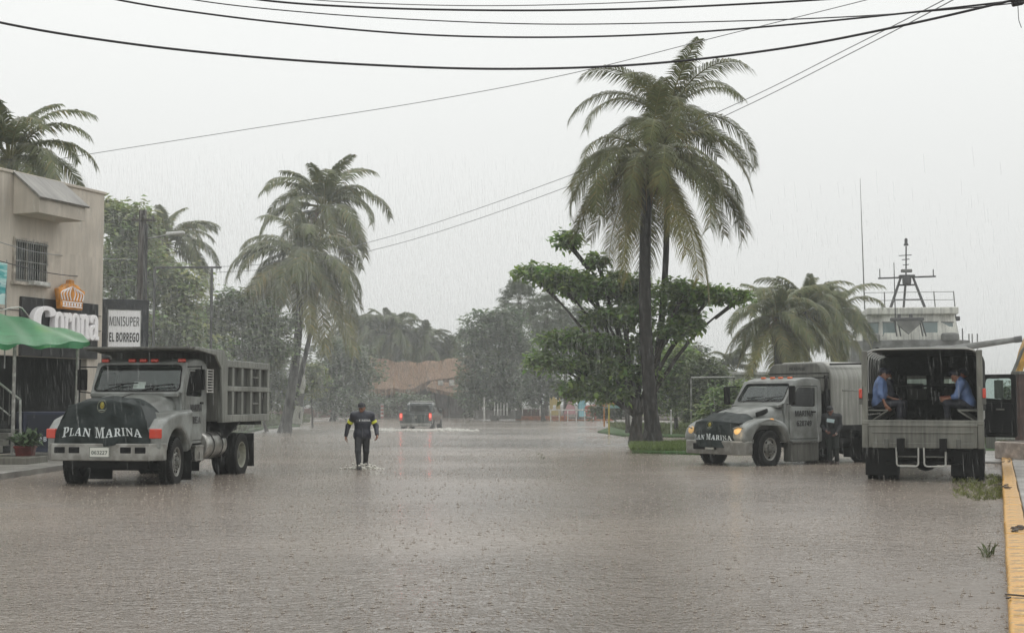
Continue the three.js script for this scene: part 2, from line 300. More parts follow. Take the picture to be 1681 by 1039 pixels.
// leaf cloud in ellipsoids: blobs = [centre, radii, leaves]; clumped, each clump a little lighter or darker
function foliage(blobs, leaf, tint, seed, { perClump = 26, clump = 0.42, flat = 0.5, aspect = 0.5, hollow = 0.45 } = {}) {
  const r = rng(seed), P = [], K = [], I = [], g3 = () => (r() + r() + r() - 1.5) * 0.82;
  for (const [c, rad, n] of blobs) for (let k = 0; k < n / perClump; k++) {
    let d; do d = V(r() * 2 - 1, r() * 2 - 1, r() * 2 - 1); while (d.lengthSq() > 1 || d.lengthSq() < 0.02);
    const q = d.length(), want = hollow + (1 - hollow) * Math.sqrt(r()); d.multiplyScalar(want / q * (0.82 + 0.3 * r()));
    const cc = V(c.x + d.x * rad.x, c.y + d.y * rad.y, c.z + d.z * rad.z), tone = 0.62 + 0.72 * r(), yel = 0.85 + 0.4 * r(), cl = clump * (0.7 + 0.7 * r());
    for (let i = 0; i < perClump; i++) {
      const p = V(cc.x + g3() * cl, cc.y + g3() * cl * 0.7, cc.z + g3() * cl), a = r() * TAU, e = (r() - 0.62) * 1.5 * flat + (r() - 0.5) * 0.5, L = leaf * (0.65 + 0.7 * r()), W = L * aspect * (0.8 + 0.4 * r());
      const dir = V(Math.cos(a) * Math.cos(e), Math.sin(e), Math.sin(a) * Math.cos(e)), sd = V(-Math.sin(a), (r() - 0.5) * 1.2, Math.cos(a)).normalize(), t = tone * (0.8 + 0.4 * r()), o = P.length / 3;
      const m = p.clone().addScaledVector(dir, L * 0.5); m.y += L * 0.06; const tp = p.clone().addScaledVector(dir, L); tp.y -= L * 0.12;
      P.push(p.x, p.y, p.z, m.x + sd.x * W / 2, m.y + sd.y * W / 2, m.z + sd.z * W / 2, m.x - sd.x * W / 2, m.y - sd.y * W / 2, m.z - sd.z * W / 2, tp.x, tp.y, tp.z);
      for (let v = 0; v < 4; v++) K.push(tint[0] * t * yel, tint[1] * t, tint[2] * t);
      I.push(o, o + 1, o + 2, o + 1, o + 3, o + 2);
    }
  }
  const g = new THREE.BufferGeometry(); g.setAttribute('position', new THREE.Float32BufferAttribute(P, 3)); g.setAttribute('color', new THREE.Float32BufferAttribute(K, 3)); g.setAttribute('uv', new THREE.Float32BufferAttribute(new Float32Array(P.length / 3 * 2), 2)); g.setIndex(I); g.computeVertexNormals(); return g;
}
const broadM = leafMat('broad_leaves', 1, 1, 1, { transmission: 0.6 });
// tree from photograph blobs: [px, py, rx px, ry px, leaves, depth offset]
function tree(name, label, group, d, base, blobs, { leaf = 0.22, tint = [0.05, 0.08, 0.028], seed = 1, trunk = 0.2, cat = 'tree', opt = {}, deep = 0.8, stems } = {}) {
  const o = gnd(base[0], base[1], 0); o.z = -d; o.x = at(base[0], base[1], d).x; o.y = 0.05;
  const t = thing(name, label, cat, [o.x, o.y, o.z], 0, group), k = d / FOCAL;
  const bl = blobs.map(([px, py, rx, ry, n, dz = 0]) => [at(px, py, d + dz).sub(o), V(rx * k, ry * k, rx * k * deep), n]);
  const gs = [], r = rng(seed + 5), crownLow = Math.min(...bl.map((b) => b[0].y));
  const fork = V((r() - 0.5) * 0.4, Math.max(0.6, crownLow * 0.55), (r() - 0.5) * 0.3);
  if (trunk > 0) {
    gs.push(limb([V(0, -0.15, 0), fork.clone().multiplyScalar(0.5).add(V((r() - 0.5) * 0.2, 0, 0)), fork], (q) => trunk * (1.25 - 0.45 * q) * (1 + 0.5 * Math.exp(-q * 9)), 12, 8, (i, j) => 0.92 + 0.16 * hash2(i, j, seed)));
    for (const b of bl) { const c = b[0], m = fork.clone().lerp(c, 0.5); m.y = lerp(fork.y, c.y, 0.62) + (r() - 0.5) * 0.5; m.x += (r() - 0.5) * 0.5; gs.push(limb([fork.clone().add(V(0, -0.1, 0)), m, c], (q) => trunk * 0.48 * (1 - 0.85 * q), 8, 6)); for (let i = 0; i < 3; i++) { const e = c.clone().add(V((r() - 0.5) * 1.5 * b[1].x, (r() - 0.4) * 1.4 * b[1].y, (r() - 0.5) * 1.4 * b[1].z)); gs.push(limb([m.clone().lerp(c, 0.5), m.clone().lerp(c, 0.7).lerp(e, 0.4), e], (q) => trunk * 0.28 * (1 - 0.8 * q), 5, 5)); } }
    part('trunk', gs, woodM, t);
  }
  share('crown', foliage(bl.map(([c, rr, n]) => [c, rr, d > 58 ? n * 1.7 : n * 1.2]), d > 58 ? leaf * 1.35 : leaf, tint.map((q, i) => q * [1.95, 2.1, 1.7][i]), seed, opt), broadM, t);
  return t;
}
// ---------------------------------------------------------------- ground, flood water, pavements
{ // one earth sheet to the horizon, under everything
  const g = new THREE.CircleGeometry(900, 64).rotateX(-Math.PI / 2).translate(0, -0.25, -200);
  const m = std('wet_earth', 0.085, 0.066, 0.048, 0.8, { map: wornMap(0.1) });
  obj('ground', g, m, 'wet brown earth under and around the flooded street', null, null, 'structure');
}
const waterBump = (() => { // rain-beaten water: rings and pits of falling drops over small chop, 6 m to a tile
  const n = 2048, h = new Float32Array(n * n), r = rng(11), PX = n / 6;
  for (let k = 0; k < 9000; k++) {
    const cx = r() * n, cy = r() * n, rad = (0.012 + 0.05 * r() * r()) * PX, amp = (0.25 + 0.75 * r()) * (0.5 + 0.5 * r()), w = 1.9 + r() * 1.6, R2 = Math.ceil(rad + 3 * w);
    for (let y = -R2; y <= R2; y++) for (let x = -R2; x <= R2; x++) {
      const d = Math.hypot(x, y), q = (d - rad) / w; if (Math.abs(q) > 3) { if (d > 5) continue; }
      const v = amp * (Math.exp(-q * q) - 0.45 * Math.exp(-((d - rad * 0.62) ** 2) / (w * w))) + (d < 5 ? amp * 1.2 * Math.exp(-d * d / 5) : 0);
      h[((Math.floor(cy + y) + n) % n) * n + ((Math.floor(cx + x) + n) % n)] += v;
    }
  }
  const d = new Uint8Array(n * n);
  for (let j = 0; j < n; j++) for (let i = 0; i < n; i++) {
    const u = i / n, v = j / n;
    const chop = vnoise(u * 40, v * 52, 40, 31, 52) * 0.8 + vnoise(u * 84, v * 120, 84, 32, 120) * 0.9 + vnoise(u * 170, v * 230, 170, 33, 230) * 0.8 + fbm(u * 14 + 0.9 * fbm(u * 8, v * 8, 8, 77, 2), v * 22, 14, 41, 2, 22) * 1.2 + vnoise(u * 330, v * 380, 330, 51, 380) * 0.5;
    d[j * n + i] = clamp(128 + 44 * (h[j * n + i] * 0.75 + chop - 2.1), 0, 255);
  }
  const t = new THREE.DataTexture(d, n, n, THREE.RedFormat); t.wrapS = t.wrapT = THREE.RepeatWrapping; t.magFilter = t.minFilter = THREE.LinearFilter; t.repeat.set(1 / 6, 1 / 6); t.needsUpdate = true;
  return t;
})();
const waterTone = texture(1024, (u, v) => {
  const f = fbm(u * 3, v * 5, 3, 61, 6, 5), g = fbm(u * 9, v * 22, 9, 71, 4, 22), k = 0.78 + 0.30 * f + 0.16 * (g - 0.5), s = fbm(u * 2, v * 2, 2, 81, 3);
  return [k * (1.0 + 0.03 * (s - 0.5)), k * (0.985), k * (0.965 - 0.05 * (s - 0.5))];
}, true);
waterTone.repeat.set(1 / 46, 1 / 46);
{
  const S = poly([[-60, 12], [60, 12], [60, -190], [-60, -190]]);
  const g = new THREE.PlaneGeometry(150, 200, 1, 1).rotateX(-Math.PI / 2).translate(0, 0, -88);
  const m = phys('muddy_water', 0.275, 0.238, 0.206, 0.34, { roughnessMap: again(T.mottle, 0.05), map: waterTone, bumpMap: waterBump, bumpScale: 0.034, ior: 1.33 });
  obj('flood_water', g, m, 'brown flood water covering the street, pocked by heavy rain', null, null, 'structure');
}
// raised ground as low bevelled slabs: plan points (x, z)
const turfMap = texture(512, (u, v) => { const a = fbm(u * 30, v * 30, 30, 4, 4), b = fbm(u * 4, v * 4, 4, 14, 5); return [0.55 + 0.5 * b * a, 0.62 + 0.5 * a, 0.45 + 0.3 * a]; }, true);
const soil = std('wet_soil', 0.11, 0.085, 0.06, 0.7, { map: again(T.grime, 0.3), bumpMap: again(T.mottle, 0.4), bumpScale: 0.05 });
const turf = std('wet_turf', 0.085, 0.115, 0.03, 0.8, { map: again(turfMap, 0.5), bumpMap: again(T.fine, 1), bumpScale: 0.05 });
const flag = std('wet_concrete', 0.36, 0.35, 0.33, 0.38, { map: again(T.grime, 0.22), bumpMap: again(T.mottle, 0.6), bumpScale: 0.01 });
function bank(name, pts, top, m, label, bevel = 0.05) {
  const base = -0.2, g = planSlab(poly(pts), top - base, (top + base) / 2, bevel, 2);
  return obj(name, g, m, label, null, null, 'structure');
}
const P2 = (px, py, h = 0) => { const p = gnd(px, py, h); return [p.x, p.z]; };
bank('far_bank', [[-95, -148], [-40, -146], [-18, -147], [3, -144.5], [6, -138], [14, -122], [19, -104], [40, -96], [110, -96], [110, -420], [-95, -420]], 0.16, soil, 'low earth bank beyond the far end of the flooded street');
bank('left_verge', [[-75, -44.5], [-12.3, -44.5], [-12.2, -60], [-14.2, -74], [-15.0, -84], [-14.2, -92], [-18, -104], [-22, -130], [-25, -150], [-75, -150]], 0.13, turf, 'overgrown verge behind the dump truck on the left of the street');
bank('grass_island', [P2(1038, 744), P2(1150, 747), P2(1240, 745), P2(1240, 728), P2(1150, 724), P2(1090, 728), P2(1038, 733)], 0.09, turf, 'narrow grass strip at the foot of the tall coconut palm');
bank('right_verge', [[4.6, -74], [5.3, -66], [8.6, -63], [13, -60], [14.5, -50], [15.5, -45], [21, -45], [21.5, -75], [20, -108], [12, -98], [6.4, -88]], 0.10, turf, 'grassy verge with bushes behind the trucks on the right');
// ---------------------------------------------------------------- right kerb and pavement
{
  const a = gnd(1658, 1039), b = gnd(1645, 757), d = b.clone().sub(a).setY(0).normalize(), nrm = V(-d.z, 0, d.x);     // nrm points right, away from the street
  const s0 = a.clone().addScaledVector(d, -13), L = a.distanceTo(b) + 13;
  const kerbMap = canvasTex(512, 64, (c, w, h) => { const r = rng(5); c.fillStyle = '#cda050'; c.fillRect(0, 0, w, h); for (let i = 0; i < 60; i++) { c.fillStyle = ['rgba(105,92,76,.55)', 'rgba(150,138,118,.5)', 'rgba(226,196,130,.5)'][i % 3]; c.beginPath(); c.ellipse(r() * w, r() * h, 1 + r() * 12, 1 + r() * 4, 0, 0, 7); c.fill(); } for (let i = 0; i < 1300; i++) { c.fillStyle = ['rgba(120,95,60,.16)', 'rgba(245,215,150,.18)', 'rgba(200,120,40,.14)', 'rgba(70,60,45,.10)'][i & 3]; c.fillRect(r() * w, r() * h, 2 + r() * 26, 1 + r() * 6); } });
  kerbMap.wrapS = kerbMap.wrapT = THREE.RepeatWrapping; kerbMap.repeat.set(0.4, 1.5);
  const km = std('yellow_kerb_paint', 0.95, 0.90, 0.80, 0.42, { map: kerbMap, bumpMap: again(T.fine, 2), bumpScale: 0.006 });
  const turn = Math.atan2(-d.x, -d.z), r = rng(8);                          // local -z runs along the kerb
  const kerb = new THREE.Group(); kerb.name = 'kerb'; kerb.position.copy(s0); kerb.rotation.y = turn; scene.add(kerb); tag(kerb, 'yellow painted kerb along the right edge of the flooded street', null, null, 'structure');
  const n = Math.round(L / 1.6);
  for (let i = 0; i < n; i++) {
    const l = L / n, x = 0.125 + (r() - 0.5) * 0.012, y = -0.03 + (r() - 0.5) * 0.008;
    const g = rbox(0.25, 0.36, l - 0.012, 0.03, x, y, -(i + 0.5) * l, (r() - 0.5) * 0.004, (r() - 0.5) * 0.008, 0);
    part('kerb_stone', g, km, kerb);
  }
  part('kerb_stone', rbox(0.26, 0.36, 0.5, 0.05, 0.13, 0.0, -L - 0.25, 0, -0.35, 0), km, kerb);
  // pavement of cast panels behind it
  const pave = new THREE.Group(); pave.name = 'pavement'; pave.position.copy(s0); pave.rotation.y = turn; scene.add(pave); tag(pave, 'wet grey concrete pavement right of the yellow kerb', null, null, 'structure');
  for (let i = 0; i < 15; i++) for (let j = 0; j < 2; j++) part('paving_slab', rbox(2.3, 0.3, 2.78, 0.02, 0.25 + 1.16 + j * 2.32, -0.015 + (r() - 0.5) * 0.006, -1.4 - i * 2.8), flag, pave);
  part('paving_slab', rbox(30, 0.3, 44, 0.02, 0.25 + 4.66 + 15, -0.02, -20), flag, pave);
}
// ---------------------------------------------------------------- left pavement and the two-storey shop building
const font = await new FontLoader().loadAsync('fonts/droid/droid_serif_bold.typeface.json');
const sans = await new FontLoader().loadAsync('fonts/droid/droid_sans_bold.typeface.json');
const sansR = await new FontLoader().loadAsync('fonts/droid/droid_sans_regular.typeface.json');
function letters(s, size, depth, f = sans, bevel = 0) { const g = new TextGeometry(s, { font: f, size, depth, curveSegments: 4, bevelEnabled: bevel > 0, bevelThickness: bevel, bevelSize: bevel, bevelSegments: 2 }); g.computeBoundingBox(); const b = g.boundingBox; return g.translate(-(b.min.x + b.max.x) / 2, -(b.min.y + b.max.y) / 2, 0); }
{
  const pv = bank('left_pavement', [[-10.9, -20], [-10.95, -50], [-30, -50], [-30, -20]], 0.14, flag, 'wet concrete pavement in front of the shop on the left', 0.02);
  const bl = new THREE.Group(); // blue painted stretch of kerb and its white edge
  const kerbBlue = obj('painted_kerb', [rbox(0.16, 0.24, 4.2, 0.02, -10.84, 0.03, -35.6)], std('blue_kerb_paint', 0.05, 0.08, 0.17, 0.45, { map: wornMap(1) }), 'dark blue painted kerb beside the front of the dump truck', null, null, 'structure');
}
const BC = at(163, 740, 44).setY(0), BTURN = R(70.45);
const bld = thing('shop_building', 'beige two-storey building with a barred window on the left', 'building', [BC.x, 0, BC.z], BTURN);
bld.updateMatrixWorld(true);
function onFacade(px, py, n = 0) { // local (x, y) on the facade plane where a photograph pixel looks
  const o = camera.position, dir = at(px, py, 10).sub(o).normalize(), N = V(Math.sin(BTURN), 0, Math.cos(BTURN)), p0 = BC.clone().addScaledVector(N, n);
  const t = p0.sub(o).dot(N) / dir.dot(N), p = o.clone().addScaledVector(dir, t); bld.worldToLocal(p); return [p.x, p.y];
}
{
  const wallMap = texture(1024, (u, v) => { const f = fbm(u * 5, v * 5, 5, 13, 6), s = fbm(u * 60, v * 4, 1 << 20, 23, 3), k = 0.72 + 0.24 * f + 0.13 * (s - 0.5); return [k, k * 0.99, k * 0.965]; }, true);
  const plaster = std('beige_plaster', 0.78, 0.72, 0.655, 0.75, { map: again(wallMap, 0.16), bumpMap: again(T.mottle, 0.5), bumpScale: 0.012 });
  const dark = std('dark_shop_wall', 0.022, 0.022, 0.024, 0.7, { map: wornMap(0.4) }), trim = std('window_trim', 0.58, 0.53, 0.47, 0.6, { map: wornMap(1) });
  const H = onFacade(163, 318)[1];
  const w0 = onFacade(23, 388), w1 = onFacade(71, 470), x0 = w0[0], x1 = w1[0], y0 = w1[1] + 0.05, y1 = w0[1] - 0.1;
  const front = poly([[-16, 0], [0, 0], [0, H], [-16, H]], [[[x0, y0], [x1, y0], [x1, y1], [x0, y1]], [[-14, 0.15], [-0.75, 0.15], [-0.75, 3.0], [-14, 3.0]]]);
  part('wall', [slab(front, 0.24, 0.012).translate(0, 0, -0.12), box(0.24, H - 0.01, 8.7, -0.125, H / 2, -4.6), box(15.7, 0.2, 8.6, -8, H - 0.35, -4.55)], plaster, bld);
  part('parapet', [rbox(16.1, 0.09, 0.34, 0.02, -8.0, H + 0.046, -0.12)], plaster, bld);
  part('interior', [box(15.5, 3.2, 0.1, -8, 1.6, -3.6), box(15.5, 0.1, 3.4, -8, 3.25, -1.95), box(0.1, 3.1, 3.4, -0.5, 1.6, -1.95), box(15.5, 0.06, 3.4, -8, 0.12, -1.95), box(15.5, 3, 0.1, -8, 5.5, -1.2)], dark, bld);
  const win = sub('window', bld);
  part('frame', [rbox(x1 - x0 + 0.16, 0.09, 0.12, 0.01, (x0 + x1) / 2, y1 + 0.045, 0.01), rbox(0.09, y1 - y0, 0.12, 0.01, x0 - 0.045, (y0 + y1) / 2, 0.01), rbox(0.09, y1 - y0, 0.12, 0.01, x1 + 0.045, (y0 + y1) / 2, 0.01), box(0.05, y1 - y0, 0.05, (x0 + x1) / 2, (y0 + y1) / 2, -0.12)], trim, win);
  part('sill', rbox(x1 - x0 + 0.3, 0.1, 0.2, 0.015, (x0 + x1) / 2, y0 - 0.05, 0.05), trim, win);
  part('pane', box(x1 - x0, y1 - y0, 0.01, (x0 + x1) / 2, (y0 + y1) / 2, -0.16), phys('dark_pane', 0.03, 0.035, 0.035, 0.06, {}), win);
  const bars = sub('window_grille', bld);
  for (let i = 0; i <= 13; i++) { const x = lerp(x0 + 0.02, x1 - 0.02, i / 13); part('bar', rod([x, y0 - 0.02, 0.09], [x, y1 + 0.02, 0.09], 0.014, 0.014, 6), M.galv, bars); }
  for (const k of [0.03, 0.5, 0.97]) part('bar', box(x1 - x0 + 0.08, 0.035, 0.015, (x0 + x1) / 2, lerp(y0, y1, k), 0.105), M.galv, bars);
  const ac = sub('flower_box', bld); part('tray', rbox(0.75, 0.12, 0.22, 0.01, x1 - 0.5, y0 - 0.02, 0.24), M.white, ac);
  // sloping concrete hood above the window
  const h0 = onFacade(20, 330)[0], h1 = onFacade(128, 330)[0] , hy = onFacade(60, 352, 0.6)[1];
  const hood = sub('window_hood', bld);
  const hoodShape = poly([[0, 0], [0.95, 0], [0.95, 0.42], [0.0, 1.18]]), L = h1 - h0 - 0.9;
  const hg = slab(hoodShape, L, 0.015).applyMatrix4(new THREE.Matrix4().makeRotationY(-Math.PI / 2)).translate((h0 + h1 - 0.9) / 2, hy, 0);
  part('hood_body', hg, plaster, hood);
  part('hood_roof', [box(L + 0.16, 0.06, 1.28, (h0 + h1 - 0.9) / 2, hy + 0.83, 0.53, Math.atan2(0.76, 0.95), 0, 0)], std('grey_roofing', 0.30, 0.29, 0.28, 0.4, { map: again(T.run, 0.4) }), hood);
  // service cables stapled on the facade
  const wire = std('old_cable', 0.10, 0.095, 0.09, 0.6);
  for (const pts of [[[-14, 4.8], [-10, 4.55], [-5, 4.35], [-0.1, 4.4]], [[-14, 4.2], [-8, 3.95], [-3, 3.85], [-0.1, 3.92]]]) part('facade_cable', tube(pts.map(([x, y]) => V(x, y, 0.03)), 0.014, 20, 5), wire, bld);
  // ------------- signs
  const f0 = onFacade(35, 487, 0.1), f1 = onFacade(161, 499, 0.1);
  const fas = thing('sign_fascia', 'long black fascia board across the beige facade behind the white letters', 'sign board', [0, 0, 0]);
  fas.position.copy(bld.position); fas.rotation.y = BTURN;
  const yT = (f0[1] + f1[1]) / 2, black = std('black_sign_panel', 0.018, 0.018, 0.022, 0.35, { map: wornMap(0.7) });
  const nP = 4, wP = (f1[0] - f0[0]) / nP;
  for (let i = 0; i < nP; i++) part('panel', rbox(wP - 0.012, 1.75, 0.1, 0.012, f0[0] + wP * (i + 0.5), yT - 0.875, 0.052), black, fas);
  const letterM = std('white_sign_acrylic', 0.93, 0.91, 0.92, 0.35), side = std('pink_letter_return', 0.62, 0.50, 0.50, 0.5);
  const sg = thing('letter_sign', 'white raised shop letters with an orange crown above the green tarpaulin', 'sign', [0, 0, 0]);
  sg.position.copy(bld.position); sg.rotation.y = BTURN;
  { // letters, one by one: the first is a tall capital
    const c0 = onFacade(48, 560, 0.2), c1 = onFacade(90, 498, 0.2);
    const place = (ch, size, xa, xb, yBase, tall) => {
      const g = new TextGeometry(ch, { font, size, depth: 0.16, curveSegments: 5, bevelEnabled: true, bevelThickness: 0.03, bevelSize: 0.028, bevelSegments: 3 });
      g.computeBoundingBox(); const b = g.boundingBox; g.translate(-b.min.x, -Math.max(b.min.y, -0.03), 0); g.scale((xb - xa) / (b.max.x - b.min.x), tall, 1);
      part('letter', g.translate(xa, yBase, 0.13), letterM, sg);
    };
    const X = (px) => onFacade(px, 535, 0.2)[0], yb = onFacade(150, 549, 0.2)[1];
    place('C', 1.0, X(49), X(86), yb - 0.24, 0.92);
    const xs = [84, 99, 112, 125, 141, 157];
    ['o', 'r', 'o', 'n', 'a'].forEach((ch, i) => place(ch, 1.0, X(xs[i]), X(xs[i + 1] + 0.6), yb - 0.19, 0.98));
    const cA = onFacade(91, 506, 0.25), cB = onFacade(136, 462, 0.25), w = (cB[0] - cA[0]) / 2, cx = (cA[0] + cB[0]) / 2, h = (cB[1] - cA[1]), by = cA[1];
    const crownP = [[-0.82, 0], [0.82, 0], [0.86, 0.28], [1.0, 0.66], [0.72, 0.70], [0.45, 0.83], [0.16, 0.86], [0.14, 1], [-0.14, 1], [-0.16, 0.86], [-0.45, 0.83], [-0.72, 0.70], [-1.0, 0.66], [-0.86, 0.28]].map(([x, y]) => [cx + x * w, by + y * h]);
    part('crown', slab(poly(roundPts(crownP, 0.05)), 0.2, 0.04, 2).translate(0, 0, 0.24), std('orange_crown', 0.86, 0.36, 0.055, 0.38, { map: wornMap(0.9) }), sg);
    const lines = [];
    for (const k of [0.09, 0.24]) lines.push(box(1.45 * w, 0.035 * h, 0.02, cx, by + k * h, 0.345));
    for (const s of [-1, 1]) for (const k of [0.1, 0.32, 0.55, 0.74]) lines.push(tube([V(cx + s * k * w, by + 0.3 * h, 0.345), V(cx + s * (k + 0.1) * w * 1.0, by + 0.52 * h, 0.345), V(cx + s * k * w * 0.55, by + (0.79 - k * 0.16) * h, 0.345)], 0.022, 8, 5));
    for (let k = -3; k <= 3; k++) lines.push(ball(0.05, cx + k * 0.21 * w, by + 0.165 * h, 0.335, [1, 1, 0.4], 8));
    part('crown_lines', lines, letterM, sg);
  }
  // teal banner at the edge of the picture
  const bn = thing('hanging_banner', 'narrow teal and white banner at the edge above the green tarpaulin', 'banner', [0, 0, 0]); bn.position.copy(bld.position); bn.rotation.y = BTURN;
  const b0 = onFacade(8, 500, 0.5), b1 = onFacade(8, 432, 0.5), bm = std('teal_banner_print', 1, 1, 1, 0.6, { map: canvasTex(64, 256, (c, w, h) => { const r = rng(4); c.fillStyle = '#bfe0de'; c.fillRect(0, 0, w, h); for (let i = 0; i < 60; i++) { c.fillStyle = ['#2f9a9c', '#6fc0bf', '#e8f0ee', '#1f7f86'][i & 3]; c.globalAlpha = 0.5; c.beginPath(); c.ellipse(r() * w, r() * h * 0.75, 5 + r() * 14, 8 + r() * 22, r() * 3, 0, 7); c.fill(); } }) });
  part('banner_cloth', sheet((u, v) => V(b0[0] - 1.6 + 1.6 * u, lerp(b0[1], b1[1], v), 0.5 + 0.03 * Math.sin(u * 5 + v * 3)), 6, 12), bm, bn, true);
  part('banner_pole', rod([b0[0] + 0.01, 2.6, 0.5], [b0[0] + 0.01, b1[1] + 0.1, 0.5], 0.02), M.galv, bn);
}
{ // one-storey annex past the corner, with the mini-market board
  const c = at(164, 600, 45.5), th = R(24);
  const an = thing('shop_annex', 'low dark shop front past the corner of the beige building', 'building', [c.x, 0, c.z], th);
  const hT = at(164, 490, 45.5).y, wid = (227 - 164) / FOCAL * 45.5 / Math.cos(th) + 0.15;
  part('wall', [box(wid - 0.06, 3.2, 4, wid / 2, 1.6, -2.3)], std('grey_wet_wall', 0.24, 0.23, 0.21, 0.6, { map: again(T.run, 0.3) }), an);
  const dm = std('annex_fascia', 0.02, 0.024, 0.032, 0.35, { map: wornMap(0.6) });
  part('fascia', [rbox(wid, hT - 3.1, 0.2, 0.015, wid / 2, (hT + 3.1) / 2, -0.1), box(0.16, hT - 3.1 - 0.02, 2.2, wid - 0.08, (hT + 3.1) / 2, -1.3)], dm, an);
  const bd = thing('shop_board', 'white mini-market board with black capitals on the dark fascia', 'sign', [c.x, 0, c.z], th);
  const bx0 = 0.22, bx1 = wid - 0.28, by0 = at(196, 569, 45.3).y, by1 = at(196, 508, 45.3).y, w = bx1 - bx0, h = by1 - by0;
  part('board', rbox(w, h, 0.06, 0.01, (bx0 + bx1) / 2, (by0 + by1) / 2, 0.032), std('white_board', 0.92, 0.92, 0.93, 0.4), bd);
  part('frame', [box(w + 0.04, 0.025, 0.07, (bx0 + bx1) / 2, by1 + 0.012, 0.035), box(w + 0.04, 0.025, 0.07, (bx0 + bx1) / 2, by0 - 0.012, 0.035), box(0.025, h, 0.07, bx0 - 0.012, (by0 + by1) / 2, 0.035), box(0.025, h, 0.07, bx1 + 0.012, (by0 + by1) / 2, 0.035)], M.galv, bd);
  const ink = std('black_sign_letters', 0.012, 0.012, 0.014, 0.5);
  const t1 = letters('MINISUPER', 0.24, 0.012, sansR), t2 = letters('EL BORREGO', 0.24, 0.012, sans);
  for (const [g, y] of [[t1, by0 + h * 0.70], [t2, by0 + h * 0.27]]) { g.computeBoundingBox(); const bw = g.boundingBox.max.x - g.boundingBox.min.x; g.scale(w * 0.93 / bw, (h * 0.25) / 0.24, 1); part('lettering', g.translate((bx0 + bx1) / 2, y, 0.063), ink, bd); }
}
{ // green tarpaulin on thin posts, over the pavement
  const tm = phys('green_tarpaulin', 0.06, 0.36, 0.15, 0.42, { transmission: 0.35, thickness: 0, map: canvasTex(256, 128, (c, w, h) => { const r = rng(6); c.fillStyle = '#dfe8df'; c.fillRect(0, 0, w, h); for (let i = 0; i < 300; i++) { c.fillStyle = ['rgba(150,180,150,.25)', 'rgba(255,255,255,.2)', 'rgba(110,140,110,.2)'][i % 3]; c.fillRect(r() * w, r() * h, 4 + r() * 50, 1 + r() * 5); } const g = c.createRadialGradient(170, 50, 2, 170, 50, 26); g.addColorStop(0, 'rgba(255,240,120,.85)'); g.addColorStop(1, 'rgba(255,240,120,0)'); c.fillStyle = g; c.fillRect(0, 0, w, h); }) });
  const cv = thing('tarpaulin_canopy', 'sagging green tarpaulin strung over the pavement in front of the shop', 'canopy');
  const NL = at(-70, 552, 33.5), NR = at(146, 559, 36), FL = at(-60, 497, 37.5), FR = at(128, 547, 38.6), PK = at(20, 512, 36.4);
  const f = (u, v) => {
    const a = NL.clone().lerp(NR, u), b = FL.clone().lerp(FR, u), p = a.lerp(b, v);
    p.y += -0.16 * Math.sin(Math.PI * u) * (1 - v) + 0.10 * Math.sin(Math.PI * v) * (1 - u) + 0.03 * Math.sin(u * 17 + v * 5) * (0.4 + v) + 0.025 * Math.sin(u * 31 + v * 3) * (1 - v);
    return p;
  };
  part('tarpaulin', sheet((u, v) => f(u, v), 40, 14), tm, cv, true);
  part('hem', sheet((u, v) => { const p = f(u, 0); p.y -= v * (0.10 + 0.04 * Math.sin(u * 23) + 0.05 * Math.sin(u * 9)); p.z += 0.05 * v * Math.sin(u * 30); return p; }, 50, 2), tm, cv, true);
  part('hem', sheet((u, v) => { const p = f(1, u); p.y -= v * (0.09 + 0.03 * Math.sin(u * 12)); return p; }, 14, 2), tm, cv, true);
  for (const [px, d] of [[20, 34.9], [124, 36.6]]) { const b = at(px, 700, d); part('post', rod([b.x, 0.14, b.z], [b.x, at(px, 560, d).y, b.z], 0.045, 0.045, 10), std('pale_post_paint', 0.46, 0.46, 0.44, 0.5, { map: wornMap(1.5) }), cv); }
  part('guy_rope', tube([at(-40, 520, 35), at(20, 505, 36), at(40, 512, 38), at(52, 530, 39)], 0.02, 16, 5), M.white, cv);
}
